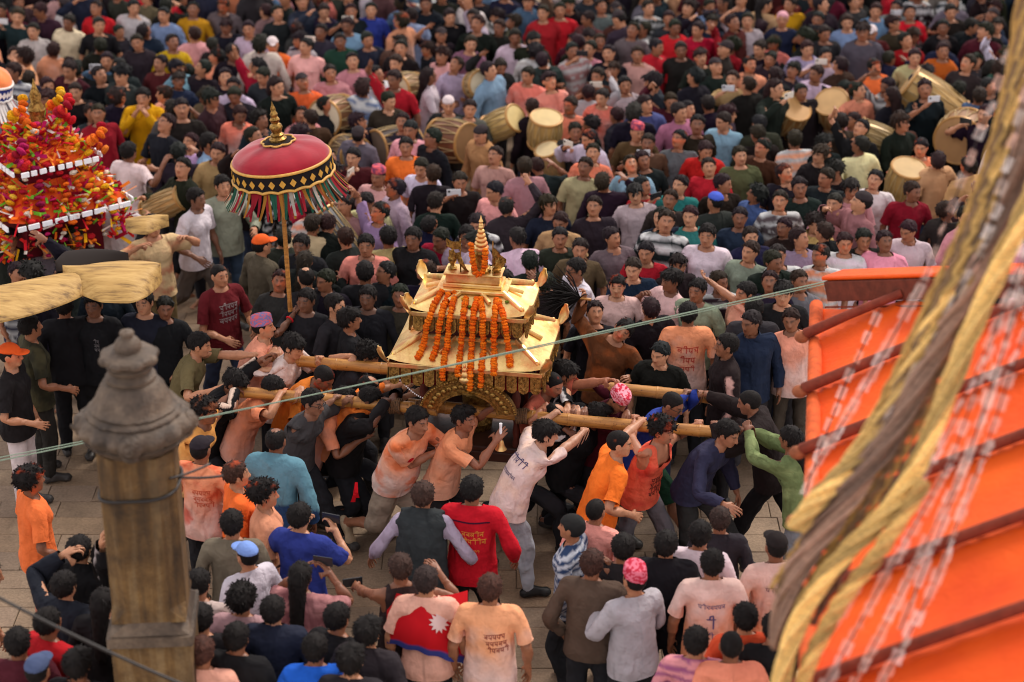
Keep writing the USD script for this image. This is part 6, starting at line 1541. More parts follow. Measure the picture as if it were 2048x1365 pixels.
F('tall man in white T-shirt standing out behind the rear pole', (1414, 472), 1.60, 165, hair='short', top=('tshirt', (216, 198, 208)), seed=47, scale=1.0)
F('man in peach T-shirt holding an arm up beside the dark shirts', (1490, 588), 1.55, 120, (('y', 1415, 560, 17.0), None), hair='short', top=('tshirt', (226, 160, 136)), seed=48, powder=(200, 90, 50))
F('man in dark grey shirt standing with his back turned, at right', (1508, 618), 1.58, -5, hair='short', top=('longsleeve', (52, 49, 53)), legs=('trousers', (54, 52, 56)), seed=49)
F('man in black T-shirt and trousers standing beside the orange roof', (1566, 588), 1.60, 172, hair='fringe', top=('longsleeve', (24, 24, 26)), legs=('trousers', (42, 40, 43)), seed=50, scale=1.0)
# left of the palanquin, standing clear
gp_ = cat_m([placed2(scribble(0.20, 0.045, 5, 21 + k), 0, 1.31 - 0.07 * k) for k in range(3)])
F('man in maroon T-shirt with grey chest print walking right', (440, 552), 1.56, -140, (('f', 0.0, 0.28, -0.32), ('f', -0.02, 0.28, -0.34)), hair='buzz', top=('tshirt', (98, 26, 32)), prints=[('chest_print', gp_, 1, (150, 138, 138))], legs=('jeans', (56, 64, 86)), seed=51, feet=run_feet(2), powder=(150, 80, 50))
F('man in white T-shirt and grey trousers striding right, below the light blue shirt', (394, 398), 1.57, -120, (None, ('f', 0.1, 0.2, -0.35)), lean=8, hair='short', top=('tshirt', (210, 200, 206)), legs=('trousers', (98, 88, 82)), seed=52, feet=run_feet(0), skin_c=(120, 80, 60))
F('person in sage long sleeves and jeans half hidden by the parasol', (446, 372), 1.56, -150, (('f', 0.05, 0.3, -0.25), None), hair='short', top=('longsleeve', (138, 142, 124)), legs=('jeans', (64, 82, 104)), seed=53)
F('man in light blue T-shirt in profile left of the parasol', (420, 286), 1.56, -95, (None, ('f', 0.1, -0.1, -0.5)), lean=14, hair='short', top=('tshirt', (136, 164, 196)), seed=54)
F('person in white T-shirt raising a bent elbow beside the shrine', (258, 304), 1.56, -30, (None, ('f', 0.28, 0.05, 0.12)), hair='short', top=('tshirt', (214, 192, 192)), seed=55)
F('person in bright yellow jacket with hands at the mouth', (286, 196), 1.58, 178, (('f', -0.10, 0.22, 0.06), ('f', -0.10, 0.22, 0.06)), hair='short', top=('hoodie', (206, 150, 14)), seed=56, scale=1.0)
bt_ = cat_m([placed2(scribble(0.05, 0.03, 2, 22 + k), 0.03, 1.28 - 0.045 * k) for k in range(3)])
F('man in black T-shirt with small chest print under the straw-yellow sheet', (187, 612), 1.56, 176, hair='short', top=('tshirt', (24, 24, 27)), prints=[('chest_print', bt_, 1, (120, 116, 118))], legs=('trousers', (26, 25, 27)), seed=57, skin_c=(112, 72, 52))
F('man in black long sleeves left of the stone pillar top', (128, 612), 1.56, 10, top=('longsleeve', (24, 23, 26)), legs=('trousers', (26, 25, 28)), hair='short', seed=58)
F('man in dark navy T-shirt behind the top of the stone pillar', (288, 606), 1.56, 170, top=('tshirt', (30, 32, 44)), legs=('trousers', (28, 27, 31)), hair='short', seed=59)
F('person in camouflage shirt at the left edge', (62, 655), 1.55, -60, (None, ('f', 0.12, 0.2, -0.35)), top=('tshirt', (72, 68, 48)), stain=(34, 34, 28), amount=1.0, legs=('trousers', (40, 37, 34)), hair='short', seed=60)
F('man in orange cap, black T-shirt and white trousers at left edge', (22, 712), 1.56, -95, (None, ('f', 0.04, 0.22, -0.36)), hair='cap', hair_c=(214, 84, 32), top=('tshirt', (28, 24, 25)), legs=('trousers', (206, 192, 192)), powder=(206, 96, 60), seed=61, shoes=(60, 56, 54))
F('man in cream patterned shirt and khaki trousers under the curled straw sheet', (306, 452), 1.56, -150, (('f', 0.1, 0.25, 0.1), ('f', 0.1, 0.25, 0.1)), hair='short', top=('tshirt', (206, 176, 132)), stain=(180, 90, 66), legs=('trousers', (116, 98, 66)), seed=62)
F('man in brown patterned jacket with an orange cap behind the parasol pole', (524, 492), 1.56, -50, hair='cap', hair_c=(220, 90, 34), top=('jacket', (84, 76, 62)), seed=63)
F('dark man in black jacket with red collar right of the parasol pole', (602, 492), 1.56, 165, hair='short', top=('jacket', (30, 30, 34)), inner=('longsleeve', (130, 20, 30)), seed=64, skin_c=(112, 72, 52))
F('man in pink T-shirt behind the black shirted heads, left of the palanquin', (732, 492), 1.57, 178, hair='short', top=('tshirt', (222, 136, 122)), seed=65)
F('person with dark hair and black shirt before the pink T-shirt', (730, 545), 1.55, 5, hair='short', top=('tshirt', (26, 25, 28)), seed=66)
F('bald man in dark shirt behind the parasol holder', (612, 556), 1.56, 20, hair='receding', top=('tshirt', (40, 38, 42)), seed=67)
_, hb = F('man in black T-shirt holding up the crimson parasol', (612, 602), 1.55, 160, (None, ('y', 584, 634, HOLD[1] - 0.06, 'fist')), hair='short', top=('tshirt', (30, 29, 33)), seed=68, skin_c=(110, 70, 50), band=(1, (200, 30, 40)))
F('man in dark shirt with a white chest stripe left of the palanquin roof', (735, 596), 1.55, 170, hair='short', top=('longsleeve', (28, 28, 33)), seed=69, skin_c=(100, 64, 46))
F('person in pale olive T-shirt behind the pink one', (776, 474), 1.56, 20, hair='short', top=('tshirt', (176, 160, 110)), seed=70)
F('man in open black coat over white, left of the palanquin spire', (826, 478), 1.58, 165, hair='short', top=('jacket', (24, 23, 25)), seed=71)
F('person in lilac shirt right behind the palanquin spire', (934, 474), 1.55, 178, hair='short', top=('tshirt', (170, 150, 168)), seed=72)
F('man in charcoal T-shirt walking behind the rear pole, left of the palanquin', (672, 612), 1.54, -120, hair='short', top=('tshirt', (40, 38, 42)), seed=73)
F('man in black shirt close behind the rear pole', (700, 640), 1.53, -80, hair='fringe', top=('tshirt', (24, 23, 26)), seed=74)

# ---- the onlookers in front
txt = cat_m([placed2(scribble(0.20, 0.03, 7, 31), 0, 1.30), placed2(scribble(0.06, 0.08, 1, 32), 0, 1.16), placed2(scribble(0.05, 0.04, 1, 33), 0, 1.05)])
ytx = cat_m([placed2(scribble(0.17, 0.035, 5, 34), 0.02, 1.28), placed2(scribble(0.24, 0.035, 7, 35), 0, 1.22), placed2(scribble(0.15, 0.02, 7, 36), 0, 1.13)])
rtx = cat_m([placed2(scribble(0.15, 0.034, 5, 37 + k), 0.04 + 0.012 * k, 1.27 - 0.055 * k) for k in range(3)])
F('youth in orange T-shirt with a dark belt at the lower left', (62, 962), 1.55, -62, (None, ('f', 0.1, 0.15, -0.42)), hair='curly', powder=(226, 82, 30), top=('tshirt', (226, 112, 58)), legs=('trousers', (172, 112, 92)), seed=80)
F('person in orange shirt bending at the lower left edge', (-22, 1150), 1.45, -80, lean=35, top=('tshirt', (232, 130, 70)), hem=(228, 158, 128), hair='short', seed=81)
F('person in black jacket with one glittery striped sleeve reaching up at the pillar', (160, 1100), 1.55, -20, (None, ('y', 208, 1000, 11.5)), hair='short', top=('jacket', (26, 25, 27)), arm_stripe=(150, 140, 138), seed=82)
F('person in dark navy jacket and red collar pointing, left of the pillar', (130, 1172), 1.54, -25, (('f', 0.05, 0.3, 0.25), None), hair='short', top=('jacket', (30, 33, 42)), inner=('tshirt', (170, 24, 34)), seed=83)
F('dark haired person in red polo at the bottom left', (98, 1246), 1.55, -35, hair='short', top=('tshirt', (176, 26, 34)), seed=84)
F('person with long black hair and dark top next to the pillar base', (206, 1198), 1.55, -10, hair='long', top=('longsleeve', (28, 26, 28)), seed=85, scale=0.93)
F('black haired person in maroon shirt at the lower left corner', (36, 1286), 1.55, 0, hair='short', top=('tshirt', (80, 30, 40)), seed=86)
F('person in slate blue cap at the lower left corner', (76, 1342), 1.54, -10, hair='cap', hair_c=(72, 84, 116), top=('tshirt', (146, 130, 130)), seed=87)
F('black haired person in black shirt at the bottom, left of the pillar', (156, 1330), 1.55, -10, hair='fringe', top=('longsleeve', (26, 25, 28)), seed=88)
F('dark haired person crouched against the left of the pillar', (206, 1112), 1.5, 0, hair='long', top=('tshirt', (40, 36, 38)), seed=89, scale=0.92)
F('person in peach T-shirt and black cap right of the pillar', (402, 900), 1.55, -20, hair='cap', hair_c=(40, 34, 40), top=('tshirt', (234, 150, 110)), hem=(222, 180, 168), stain=(206, 70, 40), seed=90, prints=[('back_print', rtx, -1, (196, 90, 60))])
F('orange powdered youth looking right in a vivid orange T-shirt', (474, 950), 1.54, -75, hair='short', hair_c=(60, 38, 30), powder=(226, 90, 40), top=('tshirt', (232, 106, 46)), seed=91)
F('youth with powdered orange cheeks and peach shirt in profile', (530, 990), 1.55, -85, (None, ('f', 0.0, 0.25, -0.2)), hair='curly', powder=(224, 86, 34), top=('tshirt', (208, 142, 110)), seed=92)
F('balding man in two-tone teal and blue jacket seen from behind', (552, 882), 1.56, -15, hair='receding', top=('hoodie', (92, 134, 150)), two_tone=((40, 66, 104), 1.12), lean=14, seed=93, scale=1.0)
F('person in khaki grey shirt right of the pillar, back turned', (464, 1048), 1.56, 0, hair='short', top=('longsleeve', (116, 106, 90)), seed=94)
F('boy in blue and white cap and white T-shirt', (494, 1112), 1.48, 40, hair='cap', hair_c=(120, 150, 214), top=('tshirt', (208, 200, 210)), seed=95, scale=0.92)
F('man in royal blue T-shirt holding up a phone', (600, 1034), 1.56, -20, (('f', 0.0, 0.28, -0.05), ('f', 0.0, 0.28, -0.05)), hair='short', top=('tshirt', (46, 58, 132)), seed=96)
F('person in black and white patterned shirt by the pillar', (398, 1168), 1.53, -20, hair='short', top=('tshirt', (196, 176, 170)), stain=(50, 44, 48), amount=0.9, seed=97)
F('black haired person right behind the pillar plinth', (402, 1238), 1.55, 0, hair='short', top=('longsleeve', (34, 31, 34)), seed=98)
F('person in pink floral shirt raising a phone', (602, 1150), 1.55, -15, (('f', -0.05, 0.32, 0.05), ('f', -0.05, 0.32, 0.05)), hair='long', top=('tshirt', (176, 122, 122)), stain=(110, 60, 66), amount=0.9, seed=99, scale=0.94)
F('dark haired person in navy puffer jacket at the bottom', (546, 1222), 1.55, -5, hair='short', top=('jacket', (34, 38, 54)), seed=100)
F('person with narrow dark head between floral and black shirts', (676, 1236), 1.53, -30, hair='short', top=('tshirt', (30, 28, 30)), seed=101)
F('person in black shirt with pale collar at the bottom centre-left', (736, 1266), 1.56, -20, hair='fringe', top=('jacket', (44, 38, 42)), inner=('tshirt', (214, 180, 170)), seed=102)
F('person in bright blue T-shirt at the bottom edge', (630, 1298), 1.54, 0, hair='short', top=('tshirt', (32, 92, 196)), seed=103)
F('dark haired person in charcoal shirt at the bottom edge', (702, 1322), 1.55, -10, hair='fringe', top=('tshirt', (40, 36, 40)), seed=104)
F('brown haired person in peach shirt at the bottom by the pillar', (404, 1304), 1.55, -10, hair='short', hair_c=(70, 42, 34), top=('tshirt', (228, 164, 142)), seed=105)
F('person in black jersey with white sleeve flash at the bottom', (474, 1276), 1.55, -15, hair='short', top=('tshirt', (28, 27, 29)), seed=106)
F('curly black haired person behind the white capped boy', (484, 1200), 1.52, -10, hair='curly', top=('tshirt', (172, 136, 140)), seed=107)
F('man in dark quilted vest over lilac sleeves, back turned', (846, 992), 1.53, -8, (('f', 0.25, 0.12, -0.42), ('f', 0.25, 0.12, -0.42)), lean=16, hair='short', hair_c=(58, 40, 34), top=('vest', (48, 52, 54)), inner=('longsleeve', (172, 158, 178)), seed=108, scale=1.0)
F('man in red long-sleeved jersey with yellow lettering, back turned', (944, 980), 1.56, -8, (None, ('f', 0.14, 0.12, -0.44)), hair='short', top=('longsleeve', (190, 22, 38)), legs=('trousers', (26, 25, 27)), seed=109, prints=[('back_print', ytx, -1, (214, 140, 60)), ('back_stripe', placed2(__import__('shapely').box(-0.15, -0.006, 0.15, 0.006), 0, 1.375), -1, (60, 16, 40))], scale=1.0, feet=((0.1, 0.05, 0, 0), (-0.15, 0.05, 0, 0)))
F('brown haired person in dark top holding a phone up to the left', (800, 1136), 1.55, 15, (('y', 690, 1165, 12.7), ('f', 0.15, 0.1, 0.05)), hair='short', hair_c=(58, 40, 34), top=('tank', (50, 38, 38)), seed=110, scale=0.95)
F('person wrapped in a crimson flag with blue border over peach', (852, 1162), 1.56, -5, hair='short', hair_c=(48, 36, 34), top=('tshirt', (226, 170, 150)), seed=111)
F('man in peach T-shirt with dark red print, bottom centre', (980, 1178), 1.57, -4, hair='short', hair_c=(66, 40, 32), top=('tshirt', (236, 164, 120)), hem=(222, 188, 178), seed=112, prints=[('back_print', rtx, -1, (130, 44, 40))])
F('boy in pink T-shirt behind the crouching group', (1192, 1022), 1.45, -30, hair='buzz', top=('tshirt', (226, 150, 138)), seed=113, scale=0.9)
F('person in black beret and blue and white striped shirt facing left', (1142, 1056), 1.45, 70, hair='scarf', hair_c=(36, 36, 36), top=('longsleeve', (48, 66, 100)), stripes=((186, 190, 200), 0.055, 0.5), seed=114, scale=0.92)
F('person in brown sweater embracing the grey shirt', (1184, 1128), 1.55, -15, (('f', 0.05, 0.05, -0.45), ('f', -0.05, 0.26, 0.02)), hair='short', hair_c=(56, 34, 28), top=('longsleeve', (84, 68, 58)), seed=115)
F('dark haired person between the brown sweater and red cap', (1246, 1096), 1.54, 0, hair='short', top=('tshirt', (40, 36, 38)), seed=116)
F('person in red patterned cap and pale grey shirt', (1268, 1160), 1.55, 28, (('f', -0.05, 0.28, -0.12), ('f', -0.05, 0.28, -0.2)), hair='topi', hair_c=(180, 40, 62), hatpattern=(214, 110, 130), top=('longsleeve', (172, 166, 172)), seed=117)
F('man in black jacket right of the red capped person', (1332, 1090), 1.57, -8, hair='short', top=('jacket', (26, 24, 29)), seed=118)
F('man in peach T-shirt with violet back lettering', (1424, 1128), 1.56, 0, hair='short', top=('tshirt', (226, 192, 182)), hem=(236, 152, 110), seed=120, prints=[('back_print', txt, -1, (96, 84, 124))])
F('man in plain white T-shirt just behind the violet lettering', (1400, 1070), 1.56, -12, hair='short', top=('tshirt', (216, 198, 206)), seed=121)
F('man in peaked cap and peach T-shirt with faint print by the ropes', (1552, 1094), 1.57, 12, hair='cap', hair_c=(36, 30, 30), top=('tshirt', (224, 186, 174)), hem=(236, 156, 112), seed=122, prints=[('back_print', txt, -1, (110, 70, 90))])
F('person in pink and violet striped T-shirt at the bottom right', (1392, 1284), 1.52, -10, hair='short', top=('tshirt', (214, 140, 146)), stripes=((150, 84, 120), 0.07, 0.4), seed=123)
F('person in salmon T-shirt at the bottom right', (1462, 1292), 1.54, 0, hair='buzz', top=('tshirt', (230, 140, 112)), seed=124)
F('person in orange-red T-shirt behind the salmon one', (1490, 1236), 1.54, 5, hair='short', top=('tshirt', (214, 84, 50)), seed=125)
F('dark haired person in black T-shirt next to the ropes', (1548, 1256), 1.55, 5, hair='short', top=('tshirt', (26, 25, 27)), seed=126)
F('dark haired person in navy top behind the white T-shirt', (1440, 1040), 1.4, -5, hair='short', hair_c=(50, 36, 32), top=('tshirt', (44, 40, 46)), seed=127, scale=0.9)
def phone(label, B, hd, k=0, side='_r'):
    Rh, th = B['hand' + side]; q = Rh @ (WR * ([1, 1, 1] if side == '_r' else [-1, 1, 1]) + ARM * ([1, 1, 1] if side == '_r' else [-1, 1, 1]) * 0.11) + th
    t = thing('smartphone', label, 'phone', q, rad(hd))
    part('case', box(0.15, 0.010, 0.075, (0, 0, 0.02), 0.003), 'phone_glass', t, cd=lin([(210, 200, 186), (30, 30, 32), (196, 196, 200)][k % 3]))
    part('lens', box(0.022, 0.004, 0.022, (0.05, 0.006, 0.035), 0.001), 'phone_glass', t, cd=lin((16, 16, 18)))
phone('smartphone held up by the man in royal blue T-shirt', HANDS[96], -20, 1)
phone('smartphone raised by the person in pink floral shirt', HANDS[99], -15, 1)
phone('smartphone held far out by the brown haired person in dark top', HANDS[110], 15, 1, '_l')
# flag over the shoulders of one of them
fl = at(852, 1162, 1.56) * [1, 1, 0] + [0, 0.02, 1.34]
flag = thing('draped_flag', 'crimson flag with white emblem and blue border over one person\'s back', 'flag', fl)
g = np.stack(np.meshgrid(np.linspace(0, 1, 26), np.linspace(0, 1, 18), indexing='ij'), -1)
def flag_pt(u, v):
    x = (u - 0.5) * 0.58
    drop = 0.02 + v * (0.30 + 0.20 * u) + 0.10 * (2 * abs(u - 0.5)) ** 2
    y = -0.16 - 0.05 * np.sin(v * pi * 0.8) + 0.24 * (2 * np.abs(u - 0.5)) ** 2 * (1 - 0.4 * v) + 0.012 * np.sin(u * 24 + v * 5) * v
    return np.stack([x, y + 0.10 * (1 - v) ** 3, 0.13 - drop], -1)
V = flag_pt(g[..., 0], g[..., 1]); k = np.arange(26 * 18).reshape(26, 18)
q = np.stack([k[:-1, :-1], k[1:, :-1], k[1:, 1:], k[:-1, 1:]], -1).reshape(-1, 4)
ff = np.vstack([q[:, [0, 1, 2]], q[:, [0, 2, 3]]])
cd = np.where((g[..., 1] > 0.86).reshape(-1, 1), lin((56, 62, 130)), lin((190, 20, 30)))
part('cloth', trimesh.Trimesh(V.reshape(-1, 3), ff, process=False), 'cloth', flag, True, cd=cd)
from shapely import affinity
star = __import__('shapely').Polygon([((0.075 if i % 2 else 0.045) * math.cos(i * pi / 12), (0.075 if i % 2 else 0.045) * math.sin(i * pi / 12)) for i in range(24)])
sm = flat_mesh(star).subdivide_to_size(0.02)
uv = np.stack([0.66 + sm.vertices[:, 0] / 0.58, 0.34 - sm.vertices[:, 1] / 0.45], -1)
part('emblem', trimesh.Trimesh(flag_pt(uv[:, 0], uv[:, 1]) + [0, -0.006, 0.0], sm.faces, process=False), 'cloth_fine', flag, True, cd=lin((222, 190, 186)))
# the dark whisk held by the dancer
wp = at_y(1160, 596, 16.25)
wk = thing('hair_whisk', 'bushy black whisk swung by the dancing man in brown', 'whisk', wp)
rw = np.random.default_rng(8)
hm = []
for i in range(170):
    d0 = unit(np.array([-1.0, 0.1, 0.10]) + rw.normal(0, 0.33, 3)); ln = rw.uniform(0.22, 0.42)
    hm.append(tube([np.zeros(3), d0 * ln * 0.5, d0 * ln + np.array([0, 0, -0.10 * rw.random()])], [0.006, 0.007, 0.002], 4, False))
part('hair_tuft', cat_m(hm), 'hair', wk, True, cd=HAIRC)
part('handle', tube([(0.0, 0, 0), (0.10, 0, -0.02)], 0.014, 8), 'bamboo', wk, True)
# ------------------------------------------------------------------ the crowd behind
COL = {'black': (24, 23, 25), 'charcoal': (44, 42, 46), 'grey': (98, 95, 98), 'navy': (32, 36, 58), 'white': (210, 198, 204), 'lilac': (186, 168, 186), 'pink': (212, 150, 152), 'peach': (232, 156, 120), 'salmon': (226, 122, 100),
       'orange': (222, 104, 46), 'red': (182, 24, 38), 'maroon': (84, 22, 32), 'cream': (210, 192, 150), 'yellow': (206, 150, 20), 'light blue': (134, 164, 196), 'teal': (52, 124, 124), 'olive': (100, 94, 70), 'sage': (132, 138, 114),
       'brown': (76, 50, 40), 'mauve': (156, 106, 118), 'blue': (46, 66, 146), 'tan': (184, 144, 104), 'dark green': (34, 52, 44), 'denim': (84, 104, 136), 'crimson': (150, 16, 40)}
# head x, head y, garment, colour, facing, hair, arms
KEY = '''30 25 t maroon 175 l n|80 20 t charcoal 170 s n|137 40 j cream 180 s n|66 58 j white 170 s n|192 14 t red 180 s n|198 48 t black 185 s n|268 12 t white 180 s n|327 26 t light_blue 165 s n|386 14 t yellow 190 s n|446 10 t grey 180 s n|452 48 t black 175 f n|
388 64 t pink 20 s n|497 56 t lilac 170 s n|466 104 t black 180 s n|405 132 t black 175 s n|108 98 t peach 5 s c|200 86 t black 10 s n|274 84 j charcoal 180 s n|320 122 t maroon 175 s n|412 186 t olive 178 f n|467 172 t lilac 170 s n|480 226 t salmon 165 s n|345 82 t yellow 190 s n|
30 108 t black 180 s n|150 180 t black 170 s n|238 128 t charcoal 180 s n|555 22 t charcoal 180 s n|648 18 t navy 175 s n|642 60 j charcoal 180 s p|702 22 t black 185 s p|742 18 j blue 180 s n|695 50 t light_blue 180 s n|680 78 j dark_green 178 s n|612 92 t pink 180 s n|735 76 t navy 180 s n|802 96 t black 175 s n|
824 26 k light_blue 5 s n|900 32 j black 178 s n|998 52 j black 180 s n|545 88 t orange 175 w n|525 146 t charcoal 180 s n|605 162 t orange 178 c n|660 142 t pink 180 l n|705 118 t pink 180 s n|942 86 t mauve 172 s c|912 124 t lilac 190 s c|858 148 t white -80 l c|778 200 t charcoal 170 s n|897 206 t charcoal 180 w n|
940 214 t grey 175 s n|805 242 t charcoal 180 s n|620 232 t brown 20 s n|812 292 t orange 180 s n|706 312 t maroon 180 s n|756 348 t pink 175 t n|842 330 t white 160 s n|866 346 t black 20 s n|920 362 t black 180 s p|990 306 t pink 160 s n|988 378 t pink 150 s n|732 402 t cream 170 s n|690 408 t pink 170 s n|626 446 t cream 10 s n|872 402 t black 10 s n|
1030 72 t lilac 180 s n|1069 78 t black 178 l n|1055 146 t salmon 175 s n|1086 114 t dark_green 20 s n|1086 22 t red 180 s n|1120 18 t red 175 s n|1155 82 t black 15 s n|1180 92 t pink 180 s p|1145 100 t pink 190 s x|1217 106 t black 170 s n|1236 30 t brown 180 s n|1266 58 t grey 180 s n|1297 12 t black 180 s n|1338 34 t charcoal 180 s n|1350 52 t red 185 s n|1396 56 t red 180 s n|
1314 90 j red 185 s n|1362 96 t black 178 s n|1275 106 t pink 160 s n|1195 152 t brown 180 s p|1250 166 t white 172 s n|1204 190 t salmon 170 s n|1140 206 t salmon 175 s n|1390 150 t black 20 u n|1465 156 t tan 180 s p|1416 202 t black 10 s n|1446 238 t light_blue 170 s n|1496 166 t black 10 s n|1500 126 t peach 175 s n|1275 264 t brown 180 t n|1296 282 t brown 175 s p|1358 276 t grey 178 s n|1412 296 j red 160 s n|1418 330 j red 165 s n|
1186 302 t salmon 185 s n|1170 332 t cream 180 s n|1262 322 t light_blue 175 s n|1286 318 t black 180 s n|1360 366 t teal 175 s n|1447 366 t black 180 s n|1430 398 t charcoal 20 b n|1340 394 t charcoal 178 s n|1270 386 t white 175 f n|1188 410 t charcoal 180 s n|1120 440 t tan 175 s n|1050 332 t pink 20 s n|1380 432 t teal 175 s n|1515 266 t black 10 s n|1480 310 t olive 175 s n|
1565 36 t navy 178 k n|1580 6 t yellow 180 s n|1636 36 t black 180 s p|1695 40 t light_blue 175 s n|1743 62 j maroon 180 w n|1820 22 t red 180 s n|1812 76 t red 178 s n|1887 50 t black 180 s n|1902 20 t black 175 s n|1973 58 j black 180 c n|1752 20 t light_blue 180 s n|1650 62 t charcoal 180 s n|1615 96 t lilac 175 s n|1652 108 t white 178 s p|1680 126 t brown 20 s n|1750 130 t orange 180 s n|1632 144 t lilac 160 s x|
1550 146 t black 15 s n|1830 112 t cream 175 s n|1886 100 t orange 178 s c|1716 178 t peach 185 s x|1680 240 t brown 15 s n|1800 234 t brown 185 s n|1590 276 t peach 10 s n|1720 288 t cream 15 s n|1640 306 t black 175 f n|1842 290 t salmon 160 s x|1876 316 t tan 15 s x|1750 356 t white 172 s n|1826 382 t crimson 178 s n|1570 342 t black 180 s n|1652 352 t black 170 s n|1668 406 t pink 175 l n|1560 400 t grey 180 s n|1936 330 t tan 10 s n|
1120 470 t charcoal 180 s n|1160 494 t olive 175 s n|1225 470 t grey 180 s n|1292 500 t red 165 s n|1266 534 t navy 175 s n|1500 502 t sage 160 s n|1034 468 t white 20 s n|1690 482 t white 170 s n|1728 474 t black 175 s n|1816 458 t white 178 s n|1640 506 t peach 160 s n|1600 476 t lilac 178 s n|1770 480 t pink 170 s n|1060 520 t charcoal 10 s n|1556 508 t white 175 s n|1322 430 t navy 180 s n|1480 430 t navy 178 s n|
20 476 t black 178 s n|92 482 t grey -160 s x|150 470 t black 170 s n|240 396 t white 10 s x|34 540 t navy -100 s n|210 560 t charcoal 180 s n|330 610 t black 178 s n|566 470 t charcoal 15 s n|656 440 j black 20 s n|690 470 t charcoal 10 s n|770 540 t black 178 s n|850 540 t black 15 s n|800 590 t charcoal 178 s n|880 470 t crimson 170 s n|1010 560 t navy 178 s n|
1086 560 t black 10 s n|1190 620 t black 178 s n|1300 610 t black 15 s n|1320 700 t black 170 s n|1440 560 t charcoal 178 s n|1540 560 t charcoal 172 s n|650 560 t black 170 s n|560 560 t charcoal 178 s n|1600 560 t grey 160 s n|1582 636 t peach 175 s n'''
GK = {'t': 'tshirt', 'j': 'jacket', 'k': 'kurta'}
HK = {'s': 'short', 'l': 'long', 'f': 'fringe', 'c': 'cap', 'w': 'cap', 't': 'topi', 'u': 'curly', 'b': 'cap', 'k': 'scarf'}
CAPC = {'c': (50, 42, 44), 'w': (206, 190, 190), 't': (210, 90, 96), 'b': (70, 92, 190), 'k': (206, 150, 160)}
CAPN = {'c': 'dark cap', 'w': 'white cap', 't': 'pink cap', 'b': 'blue cap', 'k': 'pink head scarf'}
crowd = []
for row in KEY.replace('\n', '').split('|'):
    x, y, g_, c_, hd, h_, a_ = row.split()
    crowd.append(dict(x=float(x), y=float(y), g=GK[g_], c=c_.replace('_', ' '), hd=float(hd), h=h_, a=a_, z=1.55))
rc = np.random.default_rng(77)
taken = [tuple(at(c['x'], c['y'], 1.55)[:2]) for c in crowd] + list(KNOWN)
DARK = ['black'] * 14 + ['charcoal'] * 8 + ['navy'] * 4 + ['brown', 'maroon', 'maroon', 'crimson', 'red', 'olive', 'grey', 'grey', 'white', 'white', 'lilac', 'pink', 'pink', 'peach', 'salmon', 'tan', 'denim', 'light blue', 'dark green', 'mauve']
y_ = 15.6
fill = []
bright = [(c['x'], c['y']) for c in crowd if c['c'] not in ('black', 'charcoal', 'navy', 'brown')]
while y_ < 31.5:
    w_ = y_ * 0.30 + 0.4
    x_ = -w_ + rc.uniform(0, 0.4)
    while x_ < w_:
        X, Y = x_ + rc.uniform(-0.10, 0.10), y_ + rc.uniform(-0.12, 0.12)
        x_ += rc.uniform(0.40, 0.52)
        hz = 1.55 + rc.normal(0, 0.08)
        px, py = pix((X, Y, hz))
        if not (-40 < px < 2090 and -70 < py < 640): continue
        if px < 540 and py > 330 + 40 * (px < 180) and not (px < 150 and py < 560): continue      # open paving at the left
        if px < 330 and 225 < py < 470: continue                       # the shrine
        if px >= 540 and py > 585 and px < 1330: continue
        if px > 1590 and py > 490: continue
        if min((X - a) ** 2 + (Y - b) ** 2 for a, b in taken) < 0.31 ** 2: continue
        if math.hypot(X - HOLD[0], Y - HOLD[1]) < 0.3: continue
        if any(abs(px - a) < q and -25 < py - b < 62 for a, b, q in DRUMS): continue      # room before each drummer's drum
        if any(abs(px - a) < 22 and 14 < py - b < 46 for a, b in bright): continue
        taken.append((X, Y))
        c = DARK[int(rc.integers(len(DARK)))]
        fill.append(dict(x=px, y=py, g=['tshirt', 'tshirt', 'tshirt', 'longsleeve', 'jacket', 'hoodie'][int(rc.integers(6))], c=c, hd=(rc.normal(178, 42) if rc.random() < 0.78 else rc.normal(10, 35)), h=['s', 's', 's', 's', 's', 'f', 'f', 'l', 'u', 'c'][int(rc.integers(10))], a=['n'] * 0 or ['n', 'n', 'n', 'n', 'u', 'n', 'c', 'p', 'n', 'x'][int(rc.integers(10))], z=hz))
    y_ += 0.38
crowd += fill
ARMS = {'n': (None, None), 'c': (('f', -0.06, 0.30, -0.20), ('f', -0.06, 0.30, -0.20)), 'p': (None, ('f', -0.02, 0.30, 0.12)), 'x': (None, ('f', 0.12, 0.34, -0.12)), 'u': (None, ('f', 0.10, 0.12, 0.42))}
GN = {'tshirt': 'T-shirt', 'longsleeve': 'long-sleeved shirt', 'jacket': 'jacket', 'hoodie': 'hooded top', 'kurta': 'long shirt'}
HN = {'s': 'short-haired', 'f': 'thick-fringed', 'l': 'long-haired', 'u': 'curly-haired'}
AN_ = {'n': '', 'c': ', hands together', 'p': ', phone held up', 'x': ', one arm forward', 'u': ', arm raised'}
def facing(h):
    h = (h + 180) % 360 - 180
    return 'facing the camera' if abs(h) > 130 else 'back turned' if abs(h) < 50 else 'turned left' if h > 0 else 'turned right'
for c in crowd:
    who = f"{HN[c['h']]} person" if c['h'] in HN else f"person in {CAPN[c['h']]} and"
    c['base'] = f"{who} {'in ' if c['h'] in HN else ''}{c['c']} {GN[c['g']]}{AN_[c['a']]}, {facing(c['hd'])}"
    c['short'] = f"{c['c']} {GN[c['g']]}"
from collections import defaultdict
byb = defaultdict(list)
for c in crowd: byb[c['base']].append(c)
ROW = ['top row', 'upper crowd', 'middle crowd', 'nearer crowd', 'nearest crowd']
COLN = ['far left', 'left', 'centre left', 'centre', 'centre right', 'right', 'far right']
